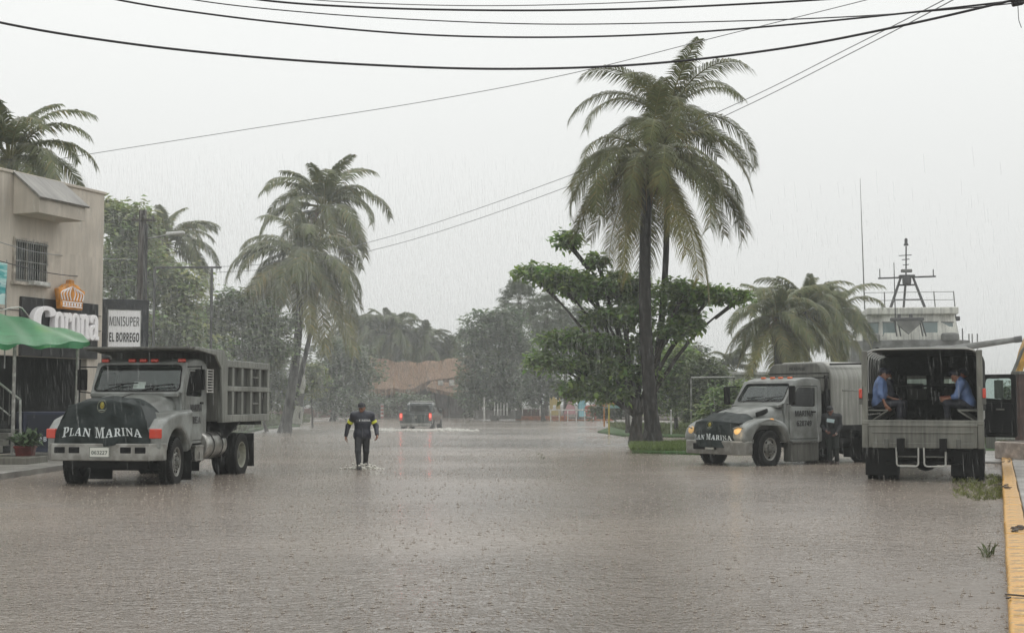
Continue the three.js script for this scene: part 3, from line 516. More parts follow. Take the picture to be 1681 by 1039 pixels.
{ // steps with a white railing, planter, cooler board
  const o = at(-4, 700, 36.8).setY(0.14), st = thing('entrance_steps', 'short concrete steps with a white tube railing at the left edge', 'steps', [o.x, 0.14, o.z], R(-6));
  const cm = std('step_concrete', 0.27, 0.26, 0.24, 0.5, { map: again(T.grime, 0.6) });
  for (let i = 0; i < 4; i++) part('step', rbox(1.5, 0.17, 0.34, 0.015, -0.55, 0.085 + 0.17 * i, 0.6 - i * 0.32), cm, st);
  const rail = sub('railing', st), wm = std('white_rail_paint', 0.66, 0.67, 0.65, 0.4, { map: wornMap(1) });
  const A = st.worldToLocal.bind(st); st.updateMatrixWorld(true);
  const pA = A(at(32, 656, 36.6)), pB = A(at(-30, 607, 36.9)), pC = A(at(32, 722, 36.6)), qA = A(at(15, 682, 36.7)), qB = A(at(-30, 646, 36.9));
  part('handrail', tube([pB, pA.clone().lerp(pB, 0.5), pA], 0.03, 10, 8), wm, rail); part('post', rod(pA, pC, 0.034), wm, rail); part('lower_rail', rod(qB, qA, 0.022), wm, rail);
  for (let k = 0; k < 5; k++) { const t = 0.28 + k * 0.16, a = pA.clone().lerp(pB, t), b = a.clone(); b.y -= 0.9; part('baluster', rod(b, a, 0.014), M.bedInner, rail); }
  // low slab in front
  const sl = at(18, 768, 33.2).setY(0); obj('low_platform', [rbox(2.6, 0.30, 1.5, 0.02, sl.x - 0.95, 0.16, sl.z - 0.8)], std('mossy_concrete', 0.20, 0.195, 0.17, 0.55, { map: again(T.run, 0.6) }), 'low mossy concrete platform under the near awning post', 'platform');
  const p = at(40, 765, 34.4).setY(0.14), pl = thing('flower_pot', 'dark red square planter with leafy plants in front of the steps', 'planter', [p.x, 0.14, p.z]);
  const potShape = [[0.17, 0], [0.19, 0.01], [0.26, 0.36], [0.285, 0.37], [0.285, 0.42], [0.25, 0.42], [0.24, 0.36], [0.0, 0.34]];
  part('pot', put(lathe(potShape, 4), 0, 0, 0, 0, Math.PI / 4 + 0.2, 0, [1.25, 1, 1.0]).toNonIndexed(), std('red_pot', 0.22, 0.03, 0.025, 0.5, { map: wornMap(1) }), pl);
  const r = rng(77), L = []; for (let i = 0; i < 90; i++) { const a = r() * TAU, e = 0.2 + r() * 1.1, l = 0.22 + r() * 0.35, b = V((r() - 0.5) * 0.3, 0.38, (r() - 0.5) * 0.3), dir = V(Math.cos(a) * Math.cos(e), Math.sin(e), Math.sin(a) * Math.cos(e)); const m = b.clone().addScaledVector(dir, l), t = m.clone().add(V(dir.x * 0.18, -0.12 + 0.1 * r(), dir.z * 0.18)), s = V(-dir.z, 0, dir.x).normalize().multiplyScalar(0.035 + r() * 0.035); L.push(leafStrip([b, m, t], [0.01, 1, 0.02], s)); }
  part('plant', L, std('pot_plant_leaf', 0.05, 0.085, 0.03, 0.5, { side: THREE.DoubleSide }), pl);
  const cl = at(92, 690, 39.5).setY(0.14), cb = thing('drinks_counter', 'dark blue bar counter with a small gold crest under the tarpaulin', 'counter', [cl.x - 0.2, 0.14, cl.z], R(35));
  part('body', rbox(1.7, 1.15, 0.7, 0.03, 0, 0.66, 0), std('dark_blue_paint', 0.018, 0.024, 0.06, 0.35), cb);
  part('print', new THREE.PlaneGeometry(1.5, 0.95).translate(0.0, 0.68, 0.354), std('counter_print', 1, 1, 1, 0.4, { map: canvasTex(256, 160, (c, w, h) => { c.fillStyle = '#131a2e'; c.fillRect(0, 0, w, h); c.strokeStyle = '#b9822c'; c.lineWidth = 5; for (let k = -2; k <= 2; k++) { c.beginPath(); c.moveTo(170, 80); c.lineTo(170 + k * 18, 32 + Math.abs(k) * 8); c.stroke(); } c.beginPath(); c.ellipse(170, 84, 34, 10, 0, 0, 7); c.stroke(); c.fillStyle = '#d8dce4'; c.font = 'bold 30px sans-serif'; c.fillText('AB', 60, 128); c.fillRect(112, 104, 10, 24); c.fillRect(128, 104, 10, 24); }) }), cb, true);
  const tb = thing('bar_table', 'small grey metal table in the dark shop front', 'table', [cl.x - 1.3, 0.14, cl.z + 0.7], 0.3);
  part('tabletop', rbox(1.1, 0.05, 0.6, 0.015, 0, 0.72, 0), M.bedInner, tb); for (const [x, z] of [[-0.48, -0.24], [0.48, -0.24], [-0.48, 0.24], [0.48, 0.24]]) part('leg', rod([x, 0, z], [x, 0.7, z], 0.018), M.black, tb);
}
// ---------------------------------------------------------------- vehicle tools
function wheel(parent, x, y, z, { r = 0.5, w = 0.28, steer = 0, side = 1, deep = false, dual = false, rimM = M.rim, holes = 8 } = {}) {
  const g = sub('wheel', parent, x, y, z); g.rotation.y = steer;
  const rr = r * 0.575, prof = [[rr, -w * 0.42], [r * 0.80, -w * 0.5], [r * 0.93, -w * 0.49], [r * 0.985, -w * 0.40], [r, -w * 0.30], [r, -w * 0.18], [r - 0.012, -w * 0.165], [r - 0.012, -w * 0.13], [r, -w * 0.115], [r, w * 0.115], [r - 0.012, w * 0.13], [r - 0.012, w * 0.165], [r, w * 0.18], [r, w * 0.30], [r * 0.985, w * 0.40], [r * 0.93, w * 0.49], [r * 0.80, w * 0.5], [rr, w * 0.42]];
  const tg = [put(lathe(prof, 36), 0, 0, 0, 0, 0, -side * Math.PI / 2)];
  for (let i = 0; i < 44; i++) { const a = i / 44 * TAU; for (const s of [-1, 1]) tg.push(box(w * 0.16, 0.018, 0.04, s * w * 0.36, Math.cos(a) * (r - 0.002), Math.sin(a) * (r - 0.002), a, 0, 0)); }
  if (dual) { const p2 = lathe(prof, 30); tg.push(put(p2, -side * (w + 0.06), 0, 0, 0, 0, -side * Math.PI / 2)); }
  part('tyre', tg, M.rubber, g);
  const F = (p) => put(lathe(p, 30), 0, 0, 0, 0, 0, -side * Math.PI / 2);
  if (deep) {
    part('rim', [F([[rr + 0.015, w * 0.44], [rr - 0.012, w * 0.44], [rr - 0.03, w * 0.2], [rr - 0.05, -w * 0.25], [rr * 0.66, -w * 0.34], [rr * 0.45, -w * 0.30]])], rimM, g);
    part('hub', [F([[rr * 0.52, -w * 0.42], [rr * 0.50, -w * 0.26], [rr * 0.34, w * 0.05], [rr * 0.30, w * 0.16], [0, w * 0.18]])], M.bedInner, g);
  } else {
    const gs = [F([[rr + 0.015, w * 0.43], [rr - 0.014, w * 0.43], [rr - 0.03, w * 0.26], [rr * 0.86, w * 0.24], [rr * 0.62, w * 0.40], [rr * 0.42, w * 0.42], [rr * 0.40, w * 0.36], [rr * 0.3, w * 0.36]])];
    part('rim', gs, rimM, g);
    for (let i = 0; i < holes; i++) { const a = (i + 0.5) / holes * TAU; part('rim_hole', put(new THREE.CylinderGeometry(0.032, 0.032, 0.02, 10), side * (w * 0.335), Math.cos(a) * rr * 0.74, Math.sin(a) * rr * 0.74, 0, 0, Math.PI / 2), M.inner, g); }
    const lg = [F([[rr * 0.34, w * 0.3], [rr * 0.32, w * 0.52], [rr * 0.22, w * 0.58], [0, w * 0.58]])]; for (let i = 0; i < 10; i++) { const a = i / 10 * TAU; part('lug_nut', put(new THREE.CylinderGeometry(0.014, 0.016, 0.05, 6), side * w * 0.44, Math.cos(a) * rr * 0.5, Math.sin(a) * rr * 0.5, 0, 0, Math.PI / 2), M.bedInner, g); }
    part('hub', lg, M.bedInner, g);
  }
  return g;
}
function cabShell(t, o) { // a hollow cab: walls, doors, glass, seats; z forward, x to the driver's left
  const { slim = 0, zc, yb, yc, zt, yr, zr, hw, df, dr, db, paint = M.navy, wyb = yc - 0.07, openRight = false, rearWin = true } = o;
  const Ls = Math.hypot(yr - yc, zt - zc), tilt = Math.atan2(zt - zc, yr - yc), pil = (y) => zc + (zt - zc) * (y - yc) / (yr - yc);
  const doorP = roundPts([[df, db], [df, yc + 0.02], [pil(yr - 0.13) - 0.13, yr - 0.13], [dr, yr - 0.13], [dr, db]], 0.05);
  const wy1 = yr - 0.17, winP = roundPts([[Math.min(df, pil(wyb) - 0.14) - 0.06, wyb], [pil(wy1) - 0.18, wy1], [dr + 0.10, wy1], [dr + 0.10, wyb - 0.02]], 0.07);
  const wallP = [[zc, yb], [zc, yc], [zt, yr], [zr, yr], [zr, yb]];
  const walls = [];
  for (const s of [1, -1]) walls.push(sideSlab(poly(roundPts(wallP, [0.02, 0.03, 0.1, 0.12, 0.05]), [doorP.map(([a, b]) => [a, b])]), 0.07, s * (hw - 0.035), 0.012));
  walls.push(slab(poly(roundPts([[-hw + 0.04, yb], [-hw + 0.04, yr], [hw - 0.04, yr], [hw - 0.04, yb]], 0.06), rearWin ? [roundPts([[-hw * 0.62, yc + 0.12], [-hw * 0.62, yr - 0.18], [hw * 0.62, yr - 0.18], [hw * 0.62, yc + 0.12]], 0.08)] : []), 0.05, 0.01).translate(0, 0, zr + 0.02));
  walls.push(box(2 * hw - 0.1, yc - yb - 0.02, 0.05, 0, (yb + yc) / 2, zc - 0.05), box(2 * hw - 0.12, 0.05, zc - zr - 0.1, 0, yb + 0.05, (zc + zr) / 2));
  part('cab_body', walls, paint, t);
  const wsH = 0.09 - slim, fr = slab(poly([[-hw + 0.005, -0.02], [-hw + 0.005, Ls], [hw - 0.005, Ls], [hw - 0.005, -0.02]], [roundPts([[-hw + wsH, 0.05 - slim], [-hw + wsH + 0.05, Ls - 0.10 + slim], [hw - wsH - 0.05, Ls - 0.10 + slim], [hw - wsH, 0.05 - slim]], 0.12, 6)]), 0.06, 0.012, 2);
  part('windshield_frame', put(fr, 0, yc, zc, tilt), paint, t);
  part('windshield', put(box(2 * hw - 0.14, Ls - 0.08, 0.012, 0, Ls / 2 - 0.02, -0.01), 0, yc, zc, tilt), M.glass, t);
  part('windshield_seal', put(slab(poly(roundPts([[-hw + wsH - 0.012, 0.035 - slim], [-hw + wsH + 0.038, Ls - 0.085 + slim], [hw - wsH - 0.038, Ls - 0.085 + slim], [hw - wsH + 0.012, 0.035 - slim]], 0.13, 6), [roundPts([[-hw + wsH + 0.014, 0.064 - slim], [-hw + wsH + 0.062, Ls - 0.115 + slim], [hw - wsH - 0.062, Ls - 0.115 + slim], [hw - wsH - 0.014, 0.064 - slim]], 0.11, 6)]), 0.02, 0.003), 0, yc, zc, tilt).translate(0, 0.012, 0.028), M.black, t);
  const rp = roundPts([[zt + 0.03, yr - 0.05], [zt - 0.04, yr + 0.035], [zt - 0.35, yr + 0.10], [zr + 0.25, yr + 0.105], [zr - 0.01, yr + 0.02], [zr - 0.01, yr - 0.05]], 0.09);
  part('roof', sideSlab(poly(rp), 2 * hw - 0.01, 0, 0.06, 3), paint, t);
  for (const s of [1, -1]) if (s > 0 || !openRight) {
    const d = sub('door', t); d.position.x = s * (hw - 0.02);
    part('door_panel', sideSlab(poly(doorP.map(([a, b]) => { const cx = (df + dr) / 2, cy = (db + yr) / 2; return [a + Math.sign(cx - a) * 0.011, b + Math.sign(cy - b) * 0.011]; }), [winP]), 0.05, 0, 0.012, 2), paint, d);
    part('window', sideSlab(poly(winP.map(([a, b]) => [a, b])), 0.008, -s * 0.004, 0), o.doorGlass ?? M.doorGlass, d);
    part('door_handle', rbox(0.03, 0.045, 0.16, 0.012, s * 0.04, yc - 0.22, dr + 0.17), M.black, d);
  }
  // seats, wheel and panel in the cab
  const ins = [rbox(2 * hw - 0.2, 0.3, 0.35, 0.06, 0, yc - 0.12, zc - 0.22), box(2 * hw - 0.16, 0.02, zc - zr - 0.15, 0, yb + 0.09, (zc + zr) / 2)];
  for (const x of [-0.45, 0.45]) ins.push(rbox(0.56, 0.16, 0.5, 0.05, x, yb + 0.45, zr + 0.42), rbox(0.54, 0.75, 0.14, 0.05, x, yb + 0.9, zr + 0.16, -0.12), box(0.4, 0.34, 0.4, x, yb + 0.22, zr + 0.42));
  ins.push(put(new THREE.TorusGeometry(0.23, 0.017, 6, 24), 0.45, yc + 0.0, zc - 0.45, -0.7));
  part('cab_interior', ins, M.inner, t);
  return { pil };
}
function wiper(t, x0, y0, z0, x1, y1, z1) { part('wiper', [rod([x0, y0, z0], [x1, y1, z1], 0.012), rod([x1 - 0.32, y1 - 0.015, z1 + 0.008], [x1 + 0.3, y1 + 0.03, z1 + 0.0], 0.012)], M.black, t); }
function crest(c, x, y, s) { // a plain gold and grey wreath badge
  c.save(); c.translate(x, y); c.strokeStyle = '#8d8a76'; c.lineWidth = s * 0.13; c.beginPath(); c.arc(0, 0, s * 0.86, 0.3, Math.PI * 2 - 0.3 - Math.PI * 0.0); c.stroke();
  c.strokeStyle = '#4f5a50'; c.lineWidth = s * 0.06; for (let k = 0; k < 22; k++) { const a = k / 22 * 6.283; c.beginPath(); c.moveTo(Math.cos(a) * s * 0.74, Math.sin(a) * s * 0.74); c.lineTo(Math.cos(a + 0.15) * s, Math.sin(a + 0.15) * s); c.stroke(); }
  c.fillStyle = '#b3a03a'; c.beginPath(); c.ellipse(0, -s * 0.12, s * 0.44, s * 0.5, 0, 0, 7); c.fill(); c.fillStyle = '#d4c76c'; c.beginPath(); c.ellipse(s * 0.08, -s * 0.3, s * 0.24, s * 0.2, -0.5, 0, 7); c.fill();
  c.strokeStyle = '#5d521b'; c.lineWidth = s * 0.07; for (const k of [-1, 0, 1]) { c.beginPath(); c.moveTo(k * s * 0.2, s * 0.25); c.lineTo(k * s * 0.3, -s * 0.4); c.stroke(); }
  c.fillStyle = '#a9aaa0'; c.fillRect(-s * 0.5, s * 0.5, s, s * 0.13); c.restore();
}
function smallCaps(c, words, cx, y, big, fit) {
  const small = big * 0.8; let w = 0; const seg = []; words.forEach((wd, i) => { seg.push([wd[0], big], [wd.slice(1), small]); if (i < words.length - 1) seg.push([' ', small * 1.1]); });
  for (const s of seg) { c.font = 'bold ' + s[1] + 'px serif'; s[2] = c.measureText(s[0]).width; w += s[2] + (s[0].length) * big * 0.05; }
  c.save(); c.translate(cx, y); c.scale(fit / w, 1); let x = -w / 2; for (const s of seg) { c.font = 'bold ' + s[1] + 'px serif'; for (const ch of s[0]) { c.fillText(ch, x, 0); x += c.measureText(ch).width + big * 0.05; } } c.restore();
}
function noseCover(front, words, crestAt, textY, size, fit) {
  return canvasTex(1024, 640, (c, w, h) => {
    const r = rng(12); c.fillStyle = '#27302f'; c.fillRect(0, 0, w, h);
    for (let i = 0; i < 500; i++) { c.fillStyle = ['rgba(20,26,26,.25)', 'rgba(70,80,78,.12)', 'rgba(30,45,40,.2)'][i % 3]; c.fillRect(r() * w, r() * h, 4 + r() * 60, 2 + r() * 14); }
    crest(c, w / 2, h * crestAt, h * 0.11); c.fillStyle = '#ffffff'; smallCaps(c, words, w / 2, h * textY, size, fit);
    c.strokeStyle = 'rgba(12,16,16,.6)'; c.lineWidth = 3; c.strokeRect(14, 14, w - 28, h - 28);
  });
}
function plate(w, h, text, ink = '#2b3a33') { return std('number_plate', 1, 1, 1, 0.4, { map: canvasTex(192, 96, (c, W, H) => { c.fillStyle = '#cfd0c8'; c.fillRect(0, 0, W, H); c.strokeStyle = ink; c.lineWidth = 5; c.strokeRect(4, 4, W - 8, H - 8); c.fillStyle = ink; c.font = 'bold 46px sans-serif'; c.textAlign = 'center'; c.fillText(text, W / 2, 68, W - 24); }) }); }
const ink = std('black_stencil', 0.02, 0.02, 0.02, 0.6), pale = std('pale_lettering', 0.7, 0.71, 0.7, 0.5);
const coverM = (map) => phys('dark_vinyl_cover', 0.62, 0.66, 0.66, 0.45, { specularIntensity: 0.45, map, side: THREE.DoubleSide, bumpMap: again(T.mottle, 2), bumpScale: 0.01 });
const lampGlow = (name, r, g, b, s) => { const m = std(name, r * 0.5, g * 0.5, b * 0.5, 0.25); m.emissive = C(r, g, b); m.emissiveIntensity = s; return m; };
function doorText(t, x, y, z, lines, h, m = ink) { lines.forEach((s, i) => { const g = letters(s, h, 0.004, sans); g.scale(0.82, 1, 1); put(g, x, y - i * h * 1.75, z, 0, Math.PI / 2, 0); part('lettering', g, m, t); }); }

// ---------------------------------------------------------------- grey dump truck on the left
{
  const t = thing('dump_truck', 'grey dump truck with a dark lettered nose cover, facing the camera on the left', 'truck', [-7.93, 0, -28.1], R(-7.5));
  t.position.y = -0.03;
  part('chassis', [box(0.12, 0.26, 6.1, 0.42, 0.78, -2.1), box(0.12, 0.26, 6.1, -0.42, 0.78, -2.1), box(2.0, 0.14, 0.14, 0, 0.47, 0), rod([-0.9, 0.47, -3.9], [0.9, 0.47, -3.9], 0.11), ball(0.26, 0, 0.47, -3.9, null, 12), rod([0, 0.55, -3.8], [0, 0.8, -1.0], 0.06), box(1.3, 0.36, 0.8, 0, 0.62, -0.3), box(1.7, 0.3, 0.1, 0, 0.52, 0.8), box(0.7, 0.34, 0.5, -0.85, 0.68, -1.9), rod([-0.6, 1.0, -2.3], [-0.6, 2.55, -2.3], 0.06), box(2.2, 0.4, 0.03, 0, 0.42, -1.35), box(1.9, 0.6, 0.1, 0, 0.95, -2.3)], M.black, t);
  for (const s of [1, -1]) {
    wheel(t, s * 1.0, 0.47, 0, { r: 0.5, side: s, steer: 0.10 });
    wheel(t, s * 1.06, 0.47, -3.9, { r: 0.5, side: s, deep: true, dual: true, w: 0.26, rimM: std('pale_green_rim', 0.36, 0.37, 0.30, 0.5, { map: wornMap(1) }) });
    part('mud_flap', rbox(0.62, 0.78, 0.02, 0.008, s * 0.92, 0.56, -4.62, 0.05), M.black, t);
  }
  // bumper, raked back at its ends, with four slots and a plate
  const bp = [[-1.19, 0.72], [-1.19, 0.93], [-1.0, 1.17], [1.0, 1.17], [1.19, 0.93], [1.19, 0.72], [1.12, 0.72], [1.1, 0.9], [0.95, 1.08], [-0.95, 1.08], [-1.1, 0.9], [-1.12, 0.72]];
  const bm = sub('bumper', t); part('bumper_beam', planSlab(poly(bp), 0.34, 0.70, 0.02, 2), M.bumper, bm);
  for (const x of [-0.83, -0.53, 0.53, 0.83]) part('bumper_slot', rbox(0.22, 0.12, 0.03, 0.02, x, 0.74, 1.168), M.inner, bm);
  part('number_plate', box(0.42, 0.21, 0.012, 0.0, 0.70, 1.182), plate(0.4, 0.2, '063227'), bm, true);
  // hood
  const sec = (z, hw, yt, yb, p) => { const a = []; for (let i = 0; i <= 20; i++) { const q = Math.PI * i / 20, c = Math.cos(q), s = Math.sin(q); a.push([hw * Math.sign(c) * Math.pow(Math.abs(c), p), yb + (yt - yb) * Math.pow(s, p), z]); } return a; };
  part('hood', skin([sec(-0.82, 0.90, 1.88, 1.15, 0.42), sec(-0.5, 0.86, 1.85, 1.12, 0.42), sec(0, 0.78, 1.79, 1.05, 0.42), sec(0.5, 0.72, 1.72, 0.95, 0.42), sec(0.82, 0.68, 1.66, 0.9, 0.44), sec(0.96, 0.64, 1.58, 0.9, 0.5), sec(1.0, 0.55, 1.45, 0.92, 0.6)], false, true, true), M.navy, t);
  part('hood_seam', [tube([[0, 1.87, -0.5], [0, 1.802, 0], [0, 1.772, 0.2]], 0.008, 8, 5)], M.black, t);
  for (const s of [1, -1]) part('fender_seam', tube([[s * 0.875, 1.50, -0.72], [s * 0.82, 1.46, -0.2], [s * 0.76, 1.42, 0.3], [s * 0.72, 1.33, 0.75]], 0.012, 12, 5), M.black, t);
  part('cowl', rbox(1.9, 0.10, 0.30, 0.03, 0, 1.85, -0.56, 0.14), M.navy, t);
  const arc = []; for (let i = 0; i <= 14; i++) { const a = Math.PI * (0.02 + 0.98 * i / 14); arc.push([Math.cos(a) * 0.62, 0.52 + Math.sin(a) * 0.62]); }
  const fenderP = [[0.66, 0.62], [0.96, 0.62], [1.04, 0.80], [1.03, 1.16], [0.80, 1.34], [0.35, 1.45], [-0.2, 1.50], [-0.80, 1.52], [-0.80, 0.78], [-0.63, 0.66], ...arc.reverse().slice(1, -1)];
  for (const s of [1, -1]) {
    part('fender', sideSlab(poly(fenderP), 0.62, s * 0.86, 0.09, 4), M.navy, t);
    part('wheel_housing', sideSlab(poly([[-0.66, 0.6], [-0.66, 1.22], [0.66, 1.22], [0.66, 0.6]]), 0.03, s * 0.60, 0), M.black, t);
    part('turn_lamp', rbox(0.24, 0.19, 0.10, 0.02, s * 1.07, 1.06, 1.00, 0, s * 0.35, 0), M.redLamp, t);
    part('side_marker', rbox(0.02, 0.06, 0.16, 0.01, s * 0.985, 1.62, -0.83), M.redLamp, t);
    part('front_flap', rbox(0.66, 0.62, 0.02, 0.008, s * 0.86, 0.38, -0.66), M.black, t);
    part('hood_latch', rbox(0.05, 0.06, 0.28, 0.02, s * 1.0, 1.40, -0.84, 0.7), M.black, t);
  }
  // cab
  cabShell(t, { zc: -0.58, yb: 0.80, yc: 1.88, zt: -0.90, yr: 2.50, zr: -2.02, hw: 1.0, df: -0.72, dr: -1.84, db: 0.86, slim: 0.03, rearWin: false });
  for (const x of [-0.88, -0.26, 0, 0.26, 0.88]) part('roof_lamp', rbox(0.16, 0.075, 0.10, 0.025, x * 0.96, 2.555, -0.93), M.redLamp, t);
  wiper(t, -0.72, 1.91, -0.53, -0.28, 2.05, -0.61); wiper(t, 0.1, 1.91, -0.53, 0.5, 2.02, -0.59);
  part('paper_permit', box(0.26, 0.16, 0.004, 0.02, 2.03, -0.675, Math.atan2(-0.32, 0.62)), M.white, t);
  doorText(t, 1.023, 1.56, -1.33, ['MARINA', 'TRES A'], 0.15);
  for (const s of [1, -1]) {
    const mi = sub('mirror', t); part('mirror_head', rbox(0.22, 0.44, 0.05, 0.02, s * 1.30, 2.15, -0.80), s > 0 ? M.black : M.black, mi);
    part('mirror_arm', [rod([s * 0.98, 2.42, -0.88], [s * 1.34, 2.42, -0.76], 0.014), rod([s * 0.98, 1.86, -0.80], [s * 1.34, 1.90, -0.76], 0.014), rod([s * 1.33, 1.88, -0.76], [s * 1.34, 2.44, -0.76], 0.013)], M.black, mi);
  }
  const gr = sub('cab_guard', t); // white louvred guard panel behind the driver's window
  for (const z of [-1.88, -2.24]) part('guard_frame', box(0.03, 0.52, 0.04, 1.05, 2.14, z), M.white, gr);
  for (let i = 0; i < 9; i++) part('guard_louvre', rbox(0.03, 0.022, 0.40, 0.006, 1.055, 1.90 + i * 0.06, -2.06), M.white, gr);
  // fuel tank and step
  const tk = sub('fuel_tank', t); part('tank_shell', put(lathe([[0, -0.62], [0.26, -0.62], [0.30, -0.58], [0.305, -0.5], [0.305, 0.5], [0.30, 0.58], [0.26, 0.62], [0, 0.62]], 28), 0.86, 0.74, -2.35, Math.PI / 2, 0, 0), M.chrome, tk);
  for (const z of [-2.62, -2.08]) part('tank_strap', put(new THREE.CylinderGeometry(0.315, 0.315, 0.06, 24, 1, true), 0.86, 0.74, z, Math.PI / 2), M.black, tk);
  part('cab_step', [rbox(0.36, 0.04, 0.5, 0.01, 0.94, 0.45, -1.35), rbox(0.36, 0.04, 0.5, 0.01, 0.94, 0.74, -1.35), box(0.03, 0.34, 0.5, 1.08, 0.6, -1.35)], M.chrome, t);
  // dump body
  const yB = 1.28, yT = 2.60, z0 = -2.46, z1 = -5.85, bw = 1.19, b = sub('dump_body', t);
  part('bed_shell', [box(2 * bw - 0.1, 0.07, z0 - z1, 0, yB, (z0 + z1) / 2), box(2 * bw - 0.2, yT - yB, 0.05, 0, (yB + yT) / 2, z1 + 0.05), box(2 * bw - 0.16, 2.78 - yB, 0.06, 0, (yB + 2.78) / 2, z0 + 0.03)], M.bedInner, b);
  for (const s of [1, -1]) part('side_panel', box(0.05, yT - yB, z0 - z1, s * (bw - 0.115), (yB + yT) / 2, (z0 + z1) / 2), M.bedPanel, b);
  for (const s of [1, -1]) {
    const x = s * (bw - 0.02);
    for (const [y, h] of [[yB + 0.03, 0.17], [yB + 0.70, 0.12], [yT - 0.06, 0.16]]) part('side_rail', rbox(0.13, h, z0 - z1 - 0.0, 0.018, x - s * 0.02, y, (z0 + z1) / 2), M.bedGrey, b);
    for (let i = 0; i <= 5; i++) { const z = lerp(z0 - 0.07, z1 + 0.07, i / 5), w = i === 0 || i === 5 ? 0.17 : 0.14; for (const [ya, yb2] of [[yB + 0.116, yB + 0.638], [yB + 0.762, yT - 0.142]]) part('side_rib', rbox(0.115, yb2 - ya, w, 0.015, x - s * 0.024, (ya + yb2) / 2, z), M.bedGrey, b); }
    for (const y of [yB + 0.36, yB + 0.98]) part('ladder_rung', rbox(0.05, 0.03, 0.40, 0.01, x, y, lerp(z0, z1, 0.70)), M.bedGrey, b);
    // front corner gusset up to the cab shield
    part('gusset', sideSlab(poly([[z0 + 0.02, yB - 0.05], [z0 - 0.30, yB - 0.05], [z0 - 0.30, yT], [z0 - 0.05, 2.80], [-0.72, 2.84], [-0.72, 2.78], [z0 + 0.5, 2.70], [z0 + 0.12, 2.42]]), 0.05, s * (bw + 0.005), 0.01), M.bedGrey, b);
  }
  part('cab_shield', [rbox(2 * bw - 0.04, 0.05, z0 + 2.62 + 1.95, 0.01, 0, 2.81, (z0 - 0.70) / 2), rbox(2 * bw + 0.05, 0.08, 0.06, 0.015, 0, 2.80, -0.72)], M.bedInner, b);
  part('tailgate_frame', [rbox(2 * bw - 0.22, 0.12, 0.1, 0.015, 0, yT - 0.06, z1 - 0.02), box(0.1, 1.2, 0.1, 0.9, 1.9, z1 - 0.02), box(0.1, 1.2, 0.1, -0.9, 1.9, z1 - 0.02)], M.bedGrey, b);
  part('sub_frame', [box(1.0, 0.2, 2.9, 0, 1.10, -4.05), box(2.2, 0.08, 0.5, 0, 1.18, -5.3)], M.black, b);
  part('splash_guard', [rbox(0.7, 0.03, 1.0, 0.01, 0.9, 1.06, -3.1, 0.35), box(0.03, 0.75, 0.6, 0.62, 0.85, -3.05)], M.black, t);
  // vinyl nose cover
  const f = (u, v) => {
    const s = u * 2 - 1, k = v / 0.72, wob = 0.012 * Math.sin(u * 23 + v * 9) + 0.016 * Math.sin(v * 15 + s * 3) * Math.abs(s) + 0.012 * Math.sin(s * 7 - v * 12) + 0.010 * Math.abs(Math.sin(s * 5 + v * 6)) + 0.012 * (fbm(u * 7, v * 7, 64, 91, 3) - 0.5) * 3;
    if (v <= 0.72) { const w = lerp(1.00, 0.74, Math.pow(k, 1.6)); return V(s * w, lerp(0.83, 1.70, k) - 0.05 * s * s * k - 0.03 * (1 - k) * Math.cos(s * 6), 1.145 - 0.05 * k * k - 0.10 * s ** 4 * k - 0.05 * s * s + wob + 0.02 * Math.sin(s * 9) * (1 - k)); }
    const q = (v - 0.72) / 0.28, w = lerp(0.74, 0.92, q); return V(s * w, 1.705 - 0.05 * s * s + 0.075 * q - 0.14 * Math.pow(Math.abs(s), 5) * (1 + q) + wob * 0.8 + 0.012 * Math.sin(q * 9 + s * 7), 1.095 - 0.10 * s ** 4 - 0.05 * s * s - 0.62 * q + 0.12 * Math.abs(s) * q);
  };
  part('nose_cover', sheet(f, 48, 36), coverM(noseCover(true, ['PLAN', 'MARINA'], 0.36, 0.86, 150, 880)), t, true);
  for (const s of [1, -1]) part('cover_side', sheet((u, v) => { const y = lerp(0.86, 1.62, v), x = lerp(lerp(1.00, 0.74, Math.pow(v, 1.6)), lerp(1.15, 0.9, v), u); return V(s * x, y - 0.06 * u * v, 1.04 - 0.30 * u - 0.05 * v - 0.02 * Math.sin(v * 8)); }, 6, 10), std('dark_vinyl_side', 0.020, 0.027, 0.026, 0.4, { side: THREE.DoubleSide }), t);
}
